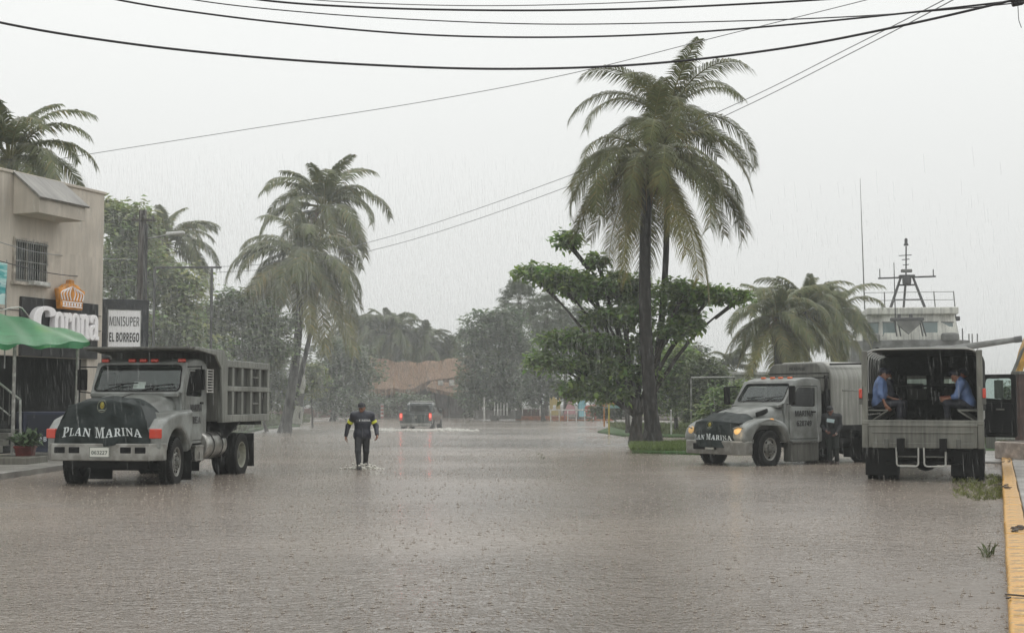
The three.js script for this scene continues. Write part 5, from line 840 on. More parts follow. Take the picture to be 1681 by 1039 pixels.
tree('shrub', 'low bright green shrub behind the raised dump bed', 'verge shrubs', 66, [330, 690], [[330, 600, 46, 36, 1700], [300, 620, 40, 40, 1000]], { leaf: 0.2, tint: [0.085, 0.12, 0.04], seed: 331, trunk: 0.08, cat: 'shrub' });
tree('shrub', 'leafy shrub at the foot of the leaning palm', 'verge shrubs', 78, [438, 692], [[440, 612, 32, 32, 1200], [452, 650, 30, 30, 1000], [425, 655, 24, 30, 700]], { leaf: 0.2, tint: [0.075, 0.105, 0.038], seed: 341, trunk: 0.08, cat: 'shrub' });
tree('shrub', 'small yellow-green sapling right of the whitewashed stump', 'verge shrubs', 92, [512, 690], [[512, 608, 20, 9, 260], [520, 622, 22, 9, 260], [508, 640, 20, 14, 240]], { leaf: 0.26, tint: [0.11, 0.13, 0.045], seed: 351, trunk: 0.06, cat: 'shrub' });
tree('broadleaf_tree', 'dim tree mass left of the thatched roof behind the walking man', null, 120, [545, 686], [[545, 600, 42, 52, 1700], [590, 610, 34, 46, 1300], [515, 640, 36, 40, 1000], [560, 655, 44, 26, 900]], { leaf: 0.34, tint: [0.07, 0.092, 0.05], seed: 361, trunk: 0.22, opt: { clump: 0.8, hollow: 0.3 } });
tree('broadleaf_tree', 'wide tree rising behind the thatched roof', null, 160, [655, 684], [[625, 560, 44, 38, 1400], [672, 572, 46, 34, 1400], [710, 592, 34, 26, 900], [600, 580, 34, 34, 900]], { leaf: 0.42, tint: [0.08, 0.105, 0.058], seed: 371, trunk: 0.25, opt: { clump: 1.0, hollow: 0.3 } });
tree('broadleaf_tree', 'dense dark rounded tree right of the thatched roof', null, 126, [812, 686], [[790, 548, 36, 34, 1800], [826, 532, 36, 26, 1500], [848, 572, 30, 40, 1500], [800, 602, 46, 44, 2400], [842, 632, 34, 34, 1400], [778, 640, 28, 34, 1100], [812, 655, 36, 20, 800]], { leaf: 0.34, tint: [0.062, 0.086, 0.048], seed: 381, trunk: 0.26, opt: { clump: 0.75, hollow: 0.3 } });
tree('broadleaf_tree', 'pale hazy tree top seen under the almond branches', null, 165, [930, 684], [[905, 540, 36, 34, 1200], [950, 528, 40, 30, 1300], [985, 550, 36, 34, 1000]], { leaf: 0.44, tint: [0.055, 0.072, 0.042], seed: 391, trunk: 0.24, opt: { clump: 1.0 } });
tree('broadleaf_tree', 'small tree behind the playground railing', null, 122, [892, 684], [[888, 620, 28, 30, 900], [880, 650, 24, 16, 500], [915, 640, 24, 20, 500], [950, 648, 30, 12, 400]], { leaf: 0.32, tint: [0.048, 0.066, 0.034], seed: 401, trunk: 0.16, opt: { clump: 0.7 } });
tree('shrub', 'dim bush in front of the left end of the thatched roof', 'bushes by the thatched hall', 136, [622, 686], [[604, 660, 18, 20, 450], [632, 668, 18, 12, 260]], { leaf: 0.34, tint: [0.055, 0.075, 0.042], seed: 471, trunk: 0.1, cat: 'shrub', opt: { clump: 0.7 } });
tree('shrub', 'dim bush below the middle of the thatched roof', 'bushes by the thatched hall', 137, [690, 686], [[686, 660, 18, 9, 260], [668, 656, 14, 8, 160]], { leaf: 0.34, tint: [0.055, 0.075, 0.042], seed: 473, trunk: 0.1, cat: 'shrub', opt: { clump: 0.7 } });
tree('shrub', 'tall leafy bush right of the almond trunk', 'bushes on the right verge', 70, [1110, 700], [[1106, 610, 36, 40, 1900], [1090, 650, 30, 34, 1100], [1128, 640, 34, 40, 1500], [1118, 585, 26, 22, 700]], { leaf: 0.2, tint: [0.11, 0.155, 0.048], seed: 411, trunk: 0.1, cat: 'shrub' });
tree('shrub', 'dark feathery bush under the pipe crossbar', 'bushes on the right verge', 68, [1155, 702], [[1152, 612, 26, 30, 1100], [1166, 640, 34, 36, 1500], [1140, 670, 30, 24, 800], [1178, 618, 20, 16, 400]], { leaf: 0.18, tint: [0.07, 0.092, 0.04], seed: 421, trunk: 0.1, cat: 'shrub' });
tree('shrub', 'green bush just left of the refuse truck windscreen', 'bushes on the right verge', 62, [1196, 705], [[1192, 662, 30, 26, 1200], [1216, 655, 24, 30, 900], [1172, 684, 30, 18, 700]], { leaf: 0.18, tint: [0.10, 0.14, 0.048], seed: 431, trunk: 0.08, cat: 'shrub' });
tree('shrub', 'grey-green bush behind the yellow pole', 'bushes on the right verge', 88, [1010, 694], [[1005, 668, 26, 16, 700], [985, 676, 20, 10, 300], [1028, 676, 16, 12, 300]], { leaf: 0.2, tint: [0.060, 0.078, 0.040], seed: 441, trunk: 0.05, cat: 'shrub' });
tree('broadleaf_tree', 'rain-greyed tree above the bushes behind the pipe frame', null, 130, [1140, 690], [[1120, 585, 40, 26, 1000], [1165, 612, 26, 22, 500]], { leaf: 0.36, tint: [0.050, 0.060, 0.040], seed: 451, trunk: 0.2, opt: { clump: 0.8 } });
tree('shrub', 'dark shrub glimpsed past the open cab door', 'bushes on the right verge', 60, [1662, 700], [[1662, 650, 16, 22, 500], [1672, 672, 12, 20, 300]], { leaf: 0.16, tint: [0.045, 0.058, 0.03], seed: 461, trunk: 0.05, cat: 'shrub' });
// ---------------------------------------------------------------- grass
function grassPatch(label, place, n, h, tint, seed) {
  const r = rng(seed), P = [], I = [], K = [];
  for (let i = 0; i < 9; i++) { const a = r() * TAU, l = 0.5 + 0.7 * r(), lean = 0.15 + 0.55 * r(), x = (r() - 0.5) * 0.5, z = (r() - 0.5) * 0.5, k = P.length / 3, w = 0.05, c = 0.6 + 0.7 * r(); P.push(x - w * Math.sin(a), 0, z + w * Math.cos(a), x + w * Math.sin(a), 0, z - w * Math.cos(a), x + Math.cos(a) * lean * 0.5 * l, l * 0.7, z + Math.sin(a) * lean * 0.5 * l, x + Math.cos(a) * lean * l, l * 0.95, z + Math.sin(a) * lean * l); I.push(k, k + 1, k + 2, k + 1, k + 3, k + 2); for (let q = 0; q < 4; q++) K.push(c, c, c); }
  const g = new THREE.BufferGeometry(); g.setAttribute('position', new THREE.Float32BufferAttribute(P, 3)); g.setAttribute('color', new THREE.Float32BufferAttribute(K, 3)); g.setIndex(I); g.computeVertexNormals();
  const m = new THREE.InstancedMesh(g, leafMat('grass_blades', tint[0], tint[1], tint[2], { roughness: 0.6, transmission: 0.25 }), n), mm = new THREE.Matrix4(), q = new THREE.Quaternion();
  for (let i = 0; i < n; i++) { const p = place(r), s = h * (0.5 + r()); q.setFromAxisAngle(V(0, 1, 0), r() * TAU); mm.compose(p, q, V(s * 1.2, s, s * 1.2)); m.setMatrixAt(i, mm); const c = 0.7 + 0.6 * r(); m.setColorAt(i, C(c, c, c * 0.9)); }
  m.name = numbered('grass'); m.castShadow = m.receiveShadow = true; scene.add(m); return tag(m, label, null, null, 'stuff');
}
const inQuad = (a, b, c, d, y) => (r) => { const u = r(), v = r(), p = a.clone().lerp(b, u).lerp(d.clone().lerp(c, u), v); p.y = y; return p; };
grassPatch('wet green grass on the strip at the foot of the tallest palm', inQuad(gnd(1036, 744), gnd(1215, 747), gnd(1215, 729), gnd(1036, 733), 0.08), 4200, 0.11, [0.14, 0.20, 0.045], 501);
grassPatch('grass tuft growing by the kerb under the rear wheels of the troop truck', (r) => { const p = gnd(lerp(1560, 1646, Math.pow(r(), 0.6)), lerp(822, 783, r()) ); p.y = -0.02; return p; }, 240, 0.085, [0.17, 0.19, 0.06], 502);
grassPatch('small sprig of grass standing in the water near the yellow kerb', (r) => { const p = gnd(1623 + (r() - 0.5) * 4, 912 + (r() - 0.5) * 14); p.y = -0.02; return p; }, 4, 0.14, [0.10, 0.13, 0.05], 503);
grassPatch('few grass blades poking out of the flooded street in front of the almond tree', (r) => { const p = gnd(892 + (r() - 0.5) * 24, 750 + (r() - 0.5) * 8); p.y = -0.02; return p; }, 8, 0.05, [0.12, 0.15, 0.05], 504);
grassPatch('rough grass and weeds on the left verge behind the dump truck', (r) => { const z = -46 - 100 * Math.pow(r(), 1.3), edge = z > -74 ? lerp(-12.2, -14.2, (-z - 46) / 28) : z > -104 ? -15.2 : -20; return V(edge - Math.pow(r(), 1.6) * 9, 0.12, z); }, 5000, 0.30, [0.12, 0.15, 0.05], 505);
grassPatch('rough grass on the verge behind the refuse truck', (r) => { const z = -62 - 36 * r(), x0 = z > -66 ? 8.6 : z > -88 ? 6.3 : 12; return V(x0 + r() * r() * 11, 0.1, z); }, 3600, 0.22, [0.14, 0.18, 0.05], 506);

{ // far-off wood that closes the view behind everything
  const bl = []; for (const [px, py, rx, ry] of [[380, 640, 60, 50], [450, 620, 60, 60], [520, 612, 55, 64], [585, 606, 55, 68], [650, 600, 55, 74], [715, 606, 50, 70], [770, 600, 50, 74], [830, 606, 50, 70], [890, 600, 50, 76], [950, 596, 55, 80], [1010, 606, 55, 70], [1070, 616, 50, 62], [1120, 628, 45, 52]]) bl.push([at(px, py, 182), V(rx, ry, 34).multiplyScalar(182 / FOCAL), 2100]);
  const o = new THREE.Mesh(foliage(bl, 0.62, [0.070, 0.092, 0.046], 471, { clump: 1.2, hollow: 0.2 }), broadM); o.name = 'woodland'; scene.add(o); tag(o, 'far-off rain-greyed wood closing the view behind the park', null, null, 'stuff');
}
// ---------------------------------------------------------------- people: one continuous body from tapered capsules
function netMesh(prims, cell, cuts = []) { // surface nets over the smooth union of prims
  let lo = V(9, 9, 9), hi = V(-9, -9, -9);
  for (const p of prims) for (const [q, r] of p.e ? [[p.a, Math.max(...p.e)]] : [[p.a, p.ra], [p.b, p.rb]]) { lo.min(V(q.x - r, q.y - r, q.z - r)); hi.max(V(q.x + r, q.y + r, q.z + r)); }
  lo.subScalar(cell * 3); hi.addScalar(cell * 3);
  const nx = Math.ceil((hi.x - lo.x) / cell), ny = Math.ceil((hi.y - lo.y) / cell), nz = Math.ceil((hi.z - lo.z) / cell), F = new Float32Array(nx * ny * nz).fill(1);
  const id = (i, j, k) => (k * ny + j) * nx + i;
  for (const p of prims) {
    const kk = p.k ?? 0.03, m = kk * 1.5 + cell * 2, pts = p.e ? [[p.a, Math.max(...p.e)]] : [[p.a, p.ra], [p.b, p.rb]];
    let l = V(9, 9, 9), h = V(-9, -9, -9); for (const [q, r] of pts) { l.min(V(q.x - r - m, q.y - r - m, q.z - r - m)); h.max(V(q.x + r + m, q.y + r + m, q.z + r + m)); }
    const I = (v, a, n) => clamp(Math.floor((v - a) / cell), 0, n - 1);
    for (let k = I(l.z, lo.z, nz); k <= I(h.z, lo.z, nz); k++) for (let j = I(l.y, lo.y, ny); j <= I(h.y, lo.y, ny); j++) for (let i = I(l.x, lo.x, nx); i <= I(h.x, lo.x, nx); i++) {
      const x = lo.x + i * cell, y = lo.y + j * cell, z = lo.z + k * cell; let d;
      if (p.e) { const a = (x - p.a.x) / p.e[0], b = (y - p.a.y) / p.e[1], c = (z - p.a.z) / p.e[2], q = Math.hypot(a, b, c); d = (q - 1) * Math.min(...p.e) * (0.6 + 0.4 * q); }
      else { const bx = p.b.x - p.a.x, by = p.b.y - p.a.y, bz = p.b.z - p.a.z, t = clamp(((x - p.a.x) * bx + (y - p.a.y) * by + (z - p.a.z) * bz) / (bx * bx + by * by + bz * bz + 1e-9), 0, 1); const fx = p.f ?? 1; d = Math.hypot(x - p.a.x - t * bx, y - p.a.y - t * by, (z - p.a.z - t * bz) * fx) - lerp(p.ra, p.rb, t); }
      const o = id(i, j, k), e = F[o];
      if (p.sub) { F[o] = Math.max(e, -d); continue; }
      const hh = Math.max(kk - Math.abs(d - e), 0) / kk; F[o] = Math.min(d, e) - hh * hh * kk * 0.25;
    }
  }
  if (cuts.length) for (let k = 0; k < nz; k++) for (let j = 0; j < ny; j++) for (let i = 0; i < nx; i++) { const o = id(i, j, k); for (const c of cuts) F[o] = Math.max(F[o], c(lo.x + i * cell, lo.y + j * cell, lo.z + k * cell)); }
  const P = [], I = [], at3 = new Int32Array(nx * ny * nz).fill(-1);
  for (let k = 0; k < nz - 1; k++) for (let j = 0; j < ny - 1; j++) for (let i = 0; i < nx - 1; i++) {
    let mask = 0; const f = []; for (let c = 0; c < 8; c++) { f[c] = F[id(i + (c & 1), j + ((c >> 1) & 1), k + (c >> 2))]; if (f[c] < 0) mask |= 1 << c; }
    if (!mask || mask === 255) continue;
    let n = 0, x = 0, y = 0, z = 0;
    for (let a = 0; a < 8; a++) for (const bit of [1, 2, 4]) { const b = a | bit; if (b === a) continue; if ((f[a] < 0) === (f[b] < 0)) continue; const t = f[a] / (f[a] - f[b]); x += (a & 1) + (bit === 1 ? t : 0); y += ((a >> 1) & 1) + (bit === 2 ? t : 0); z += (a >> 2) + (bit === 4 ? t : 0); n++; }
    at3[id(i, j, k)] = P.length / 3; P.push(lo.x + (i + x / n) * cell, lo.y + (j + y / n) * cell, lo.z + (k + z / n) * cell);
  }
  const quad = (a, b, c, d, fl) => { if (a < 0 || b < 0 || c < 0 || d < 0) return; fl ? I.push(a, b, c, a, c, d) : I.push(a, c, b, a, d, c); };
  for (let k = 1; k < nz - 1; k++) for (let j = 1; j < ny - 1; j++) for (let i = 1; i < nx - 1; i++) {
    const s = F[id(i, j, k)] < 0;
    if (s !== F[id(i + 1, j, k)] < 0) quad(at3[id(i, j - 1, k - 1)], at3[id(i, j, k - 1)], at3[id(i, j, k)], at3[id(i, j - 1, k)], s);
    if (s !== F[id(i, j + 1, k)] < 0) quad(at3[id(i - 1, j, k - 1)], at3[id(i - 1, j, k)], at3[id(i, j, k)], at3[id(i, j, k - 1)], s);
    if (s !== F[id(i, j, k + 1)] < 0) quad(at3[id(i - 1, j - 1, k)], at3[id(i, j - 1, k)], at3[id(i, j, k)], at3[id(i - 1, j, k)], s);
  }
  const g = new THREE.BufferGeometry(); g.setAttribute('position', new THREE.Float32BufferAttribute(P, 3)); g.setIndex(I); g.computeVertexNormals(); return g;
}
const cap = (a, b, ra, rb, k, f) => ({ a, b, ra, rb, k, f }), egg = (a, e, k, sub_) => ({ a, e, k, sub: sub_ });
function handPrims(w, dir, palmN, s, curl) { // wrist, direction of the hand, palm normal; thumb leaves the side near the base
  const d = dir.clone().normalize(), n = palmN.clone().addScaledVector(d, -palmN.dot(d)).normalize(), sd = d.clone().cross(n).multiplyScalar(s), out = [];
  const K = w.clone().addScaledVector(d, 0.085);
  for (let i = 0; i < 4; i++) { const b = K.clone().addScaledVector(sd, 0.030 - i * 0.020), L = [0.040, 0.046, 0.042, 0.034][i]; out.push(cap(w.clone().addScaledVector(sd, 0.014 - i * 0.009), b, 0.017, 0.0115, 0.02)); let a = b, dd = d.clone(); for (let q = 0; q < 3; q++) { dd = dd.clone().multiplyScalar(Math.cos(curl)).addScaledVector(n, Math.sin(curl)).normalize(); const e = a.clone().addScaledVector(dd, L * [1, 0.68, 0.52][q]); out.push(cap(a, e, 0.0095 - q * 0.0008, 0.0088 - q * 0.001, 0.004)); a = e; } }
  let a = w.clone().addScaledVector(d, 0.025).addScaledVector(sd, 0.024), dd = d.clone().multiplyScalar(0.7).addScaledVector(sd, 0.62).addScaledVector(n, 0.3).normalize(); for (let q = 0; q < 3; q++) { const e = a.clone().addScaledVector(dd, [0.038, 0.032, 0.026][q]); out.push(cap(a, e, 0.0135 - q * 0.0018, 0.012 - q * 0.002, 0.01)); dd.addScaledVector(d, 0.3).addScaledVector(n, 0.15).normalize(); a = e; }
  return out;
}
function headPrims(h, f, up) { // centre, face direction
  const r = f.clone().cross(up).normalize().multiplyScalar(-1), q = (x, y, z) => h.clone().addScaledVector(r, x).addScaledVector(up, y).addScaledVector(f, z);
  return { q, prims: [egg(q(0, 0.025, -0.012), [0.077, 0.098, 0.095], 0.02), cap(q(0, -0.02, 0.028), q(0, -0.092, 0.062), 0.064, 0.034, 0.035), cap(q(0, 0.02, 0.085), q(0, -0.03, 0.108), 0.010, 0.017, 0.014), cap(q(-0.03, 0.032, 0.078), q(0.03, 0.032, 0.078), 0.012, 0.012, 0.016), cap(q(-0.018, -0.062, 0.086), q(0.018, -0.062, 0.086), 0.009, 0.009, 0.012), cap(q(0.078, 0.012, -0.005), q(0.076, -0.03, 0.0), 0.014, 0.010, 0.008), cap(q(-0.078, 0.012, -0.005), q(-0.076, -0.03, 0.0), 0.014, 0.010, 0.008), egg(q(0.034, 0.008, 0.09), [0.016, 0.010, 0.012], 0.01, true), egg(q(-0.034, 0.008, 0.09), [0.016, 0.010, 0.012], 0.01, true)] };
}
const cloth = (name, r, g, b, o = {}) => std(name, r, g, b, 0.62, { bumpMap: again(T.mottle, 3), bumpScale: 0.012, ...o });
function person(label, group, pos, turn, J, wear, scale = 1) {
  const t = thing('person', label, 'person', pos, turn, group); t.scale.setScalar(scale);
  const v = {}; for (const k in J) if (Array.isArray(J[k])) v[k] = V(...J[k]);
  const up = v.head.clone().sub(v.neck).normalize(), f = (v.face ?? V(0, 0, 1)).normalize(), hp = headPrims(v.head, f.clone().addScaledVector(up, -f.dot(up)).normalize(), up);
  const torso = (g) => [cap(v.pelvis.clone().add(V(-0.07, 0, 0)), v.pelvis.clone().add(V(0.07, 0, 0)), 0.105 + g, 0.105 + g, 0.06, 1.1), cap(v.pelvis, v.chest, 0.125 + g, 0.145 + g, 0.08, 1.25), cap(v.chest.clone().add(V(0, -0.06, 0)), v.chest.clone().lerp(v.neck, 0.45), 0.15 + g, 0.10 + g, 0.08, 1.25), cap(v.shL, v.shR, 0.062 + g, 0.062 + g, 0.08)];
  const arm = (s, g, to) => { const w = v['el' + s].clone().lerp(v['wr' + s], to); return [cap(v['sh' + s], v['el' + s], 0.054 + g, 0.042 + g, 0.04), cap(v['el' + s], w, 0.042 + g, lerp(0.042, 0.028, to) + g, 0.03)]; };
  const leg = (s, g, to = 1) => { const a = v['kn' + s].clone().lerp(v['an' + s], to); return [cap(v['hp' + s], v['kn' + s], 0.085 + g, 0.056 + g, 0.05), cap(v['kn' + s], a, 0.054 + g, lerp(0.054, 0.038, to) + g, 0.03)]; };
  const foot = (s, g) => [cap(v['an' + s].clone().add(V(0, -0.035, -0.02)), v['to' + s], 0.042 + g, 0.034 + g, 0.03)];
  const neckP = [cap(v.chest.clone().lerp(v.neck, 0.6), v.head.clone().addScaledVector(up, -0.05), 0.06, 0.052, 0.03)];
  const body = [netMesh([...torso(-0.02), ...arm('L', -0.006, 1), ...arm('R', -0.006, 1), ...leg('L', -0.012), ...leg('R', -0.012), ...foot('L', -0.01), ...foot('R', -0.01), ...neckP, egg(v.head.clone().addScaledVector(up, 0.0), [0.07, 0.09, 0.08], 0.03)], 0.014), netMesh([...hp.prims, cap(v.neck, v.head.clone().addScaledVector(up, -0.05), 0.054, 0.05, 0.02)], 0.006)];
  for (const s of ['L', 'R']) { const d = v['wr' + s].clone().sub(v['el' + s]).normalize().addScaledVector(v['hd' + s] ?? V(0, -0.2, 0.1), 1); body.push(netMesh([cap(v['wr' + s].clone().lerp(v['el' + s], 0.2), v['wr' + s], 0.03, 0.023, 0.02), ...handPrims(v['wr' + s], d, v['pn' + s] ?? V(s === 'L' ? -1 : 1, 0, 0.2), s === 'L' ? 1 : -1, J.curl ?? 0.45)], 0.0045)); }
  part('body', body, wear.skin ?? M.skin, t);
  part('eyes', [ball(0.012, ...hp.q(0.032, 0.008, 0.078).toArray(), null, 8), ball(0.012, ...hp.q(-0.032, 0.008, 0.078).toArray(), null, 8)], std('eye_dark', 0.03, 0.025, 0.02, 0.2), t);
  part('hair', netMesh([egg(hp.q(0, 0.038, -0.028), [0.083, 0.098, 0.092], 0.02)], 0.008, [(x, y, z) => { const p = V(x, y, z).sub(v.head), a = p.dot(up), b = p.dot(f); return Math.max(0.02 - a - (b < 0.02 ? 0.08 : 0), b - 0.062); }]), std('dark_hair', 0.012, 0.010, 0.009, 0.5), t);
  const coat = netMesh([...torso(wear.bulk ?? 0.028), ...arm('L', 0.022, wear.sleeve ?? 0.96), ...arm('R', 0.02, wear.sleeve ?? 0.96), ...(wear.seated ? [] : [cap(v.pelvis.clone().add(V(-0.075, -0.1, 0)), v.pelvis.clone().add(V(0.075, -0.1, 0)), 0.135, 0.135, 0.05, 1.15)]), ...(wear.hood ? [cap(v.neck.clone().add(V(0, 0.01, -0.02)), v.head.clone().addScaledVector(up, -0.02).addScaledVector(f, -0.03), 0.085, 0.10, 0.03)] : [cap(v.neck.clone().add(V(0, -0.05, -0.01)), v.neck.clone().add(V(0, 0.03, -0.01)), 0.085, 0.072, 0.03)])], 0.0125, [(x, y, z) => (wear.seated ? -1 : (v.pelvis.y - 0.12) - y)]);
  part('jacket', coat, wear.coat, t);
  part('trousers', netMesh([cap(v.pelvis.clone().add(V(-0.07, -0.03, 0)), v.pelvis.clone().add(V(0.07, -0.03, 0)), 0.125, 0.125, 0.06, 1.05), ...leg('L', 0.020, 0.82), ...leg('R', 0.020, 0.82)], 0.0125), wear.pants, t);
  part('boots', netMesh([...['L', 'R'].flatMap((s) => [cap(v['kn' + s].clone().lerp(v['an' + s], 0.55), v['an' + s], 0.056, 0.05, 0.02), ...foot(s, 0.014)])], 0.0115), wear.boots ?? cloth('black_boots', 0.014, 0.013, 0.013), t);
  if (wear.cap) { const c = hp.q(0, 0.055, -0.01), R3 = up.clone().cross(f).normalize(); const b = new THREE.Matrix4().makeBasis(R3, up, f);
    const dome = new THREE.SphereGeometry(0.098, 20, 10, 0, TAU, 0, Math.PI * 0.52).scale(0.95, 1.02, 1.08), brim = sheet((u, q) => { const a = (u - 0.5) * 2.1; return V(Math.sin(a) * 0.088 * (1 + 0.1 * q), 0.012 - 0.02 * q - 0.02 * Math.sin(a) ** 2, Math.cos(a) * (0.09 + 0.078 * q * Math.cos(a * 0.9))); }, 12, 4);
    const g = joined([dome, brim]); g.applyMatrix4(b); g.translate(c.x, c.y, c.z); part('cap', g, wear.cap, t); }
  if (wear.extra) wear.extra(t, v, hp);
  return t;
}
{ // the man wading towards the camera
  const p = gnd(594, 770), navy = cloth('navy_rain_jacket', 0.018, 0.020, 0.032, { roughness: 0.38 });
  person('person wading towards the camera in dark rain gear with yellow armbands and a cap', null, [p.x, -0.07, p.z], R(7), {
    pelvis: [0, 0.93, 0], chest: [0.005, 1.26, 0.0], neck: [0, 1.45, 0.0], head: [-0.015, 1.565, 0.035], face: [-0.45, -0.22, 1],
    shL: [0.20, 1.39, -0.01], elL: [0.335, 1.13, -0.02], wrL: [0.36, 0.92, 0.15], shR: [-0.20, 1.39, 0.0], elR: [-0.35, 1.13, -0.10], wrR: [-0.40, 0.89, -0.10],
    hpL: [0.09, 0.90, 0], knL: [0.095, 0.50, 0.02], anL: [0.075, 0.12, -0.20], toL: [0.09, 0.05, -0.06], hpR: [-0.09, 0.90, 0], knR: [-0.105, 0.52, 0.18], anR: [-0.075, 0.13, 0.26], toR: [-0.09, 0.08, 0.42],
    hdL: [0.02, -0.4, 0.1], hdR: [0, -0.4, 0.12], curl: 0.55 }, {
    bulk: 0.045, coat: navy, pants: cloth('dark_wet_trousers', 0.014, 0.014, 0.017), cap: cloth('dark_cap', 0.018, 0.018, 0.022),
    extra: (t, v) => {
      const y = std('yellow_reflective_band', 0.70, 0.72, 0.06, 0.35), gr = std('grey_chest_band', 0.06, 0.062, 0.07, 0.5);
      for (const s of ['L', 'R']) { const a = v['sh' + s].clone().lerp(v['el' + s], 0.52), b = v['sh' + s].clone().lerp(v['el' + s], 0.74); part('armband', rod(a, b, 0.078, 0.074, 18), y, t); }
      const g = letters('MARINA', 0.05, 0.003, sans); part('chest_lettering', put(g, 0.055, 1.27, 0.172), pale, t); part('chest_band', put(rbox(0.15, 0.06, 0.012, 0.005), -0.09, 1.255, 0.158, 0, -0.3, 0), gr, t);
      part('jacket_zip', rod([0.0, 0.86, 0.155], [0.0, 1.40, 0.135], 0.008), gr, t);
    } });
  // churned water round the boots
  const r = rng(601), S = []; for (let i = 0; i < 190; i++) { const a = r() * TAU, q = 0.10 + 0.40 * r() * r(), s = 0.010 + 0.026 * r(); S.push(ball(s, p.x + 0.03 + Math.cos(a) * q * 1.4, r() * r() * 0.14 * (q < 0.3 ? 1 : 0.25), p.z + 0.1 + Math.sin(a) * q * 0.8, [1, 0.8, 1], 6)); }
  const foam = std('churned_foam', 0.62, 0.60, 0.54, 0.35); obj('splash', S, foam, 'small splash of churned water round the wading man', null, null, 'stuff');
  const w = gnd(682, 706), F = []; for (let i = 0; i < 420; i++) { const s = r() < 0.5 ? -1 : 1, z = -1.6 + 4.5 * r(), spread = 0.8 + (z + 2.2) * 0.42, x = r() < 0.55 ? (r() - 0.5) * 1.9 : s * (0.9 + spread * r()), l = 0.05 + 0.15 * r(); F.push(put(new THREE.SphereGeometry(l, 6, 4), w.x + x + 0.15, 0.0, w.z + z + (r() < 0.5 ? 0 : 1.0), 0, r() * 3, 0, [1.7, 0.35 + 0.35 * r(), 0.8])); }
  obj('wake', F, std('wake_foam', 0.50, 0.48, 0.43, 0.35), 'broken wake spreading behind the pickup', null, null, 'stuff');
}
{ // standing beside the refuse truck
  const p = gnd(1367, 762);
  person('person in dark uniform with a pale chest patch standing beside the refuse truck', null, [p.x, -0.04, p.z], R(-16), {
    pelvis: [0, 0.92, 0], chest: [0.0, 1.24, 0.02], neck: [-0.01, 1.43, 0.04], head: [-0.03, 1.53, 0.085], face: [-0.2, -0.35, 1],
    shL: [0.195, 1.37, 0.01], elL: [0.24, 1.10, 0.02], wrL: [0.15, 0.93, 0.17], shR: [-0.19, 1.37, 0.01], elR: [-0.26, 1.11, -0.03], wrR: [-0.16, 0.98, 0.17],
    hpL: [0.09, 0.89, 0], knL: [0.12, 0.49, 0.05], anL: [0.13, 0.09, -0.02], toL: [0.15, 0.04, 0.14], hpR: [-0.09, 0.89, 0], knR: [-0.06, 0.49, 0.03], anR: [-0.05, 0.09, 0.02], toR: [-0.10, 0.04, 0.17], hdL: [-0.2, -0.3, 0.2], hdR: [0.3, -0.2, 0.2], curl: 0.6 },
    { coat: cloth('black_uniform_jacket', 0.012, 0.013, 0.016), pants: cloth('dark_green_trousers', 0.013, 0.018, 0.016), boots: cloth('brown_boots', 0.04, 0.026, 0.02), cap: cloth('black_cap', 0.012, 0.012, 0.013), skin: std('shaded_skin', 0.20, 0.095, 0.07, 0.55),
      extra: (t) => { part('chest_patch', put(rbox(0.21, 0.10, 0.012, 0.005), -0.02, 1.26, 0.195, -0.1, 0, -0.16), std('pale_patch', 0.42, 0.52, 0.53, 0.5), t); part('glove', netMesh([cap(V(0.15, 0.94, 0.17), V(0.13, 0.88, 0.2), 0.036, 0.03, 0.02)], 0.008), M.white, t); } }, 0.95);
}
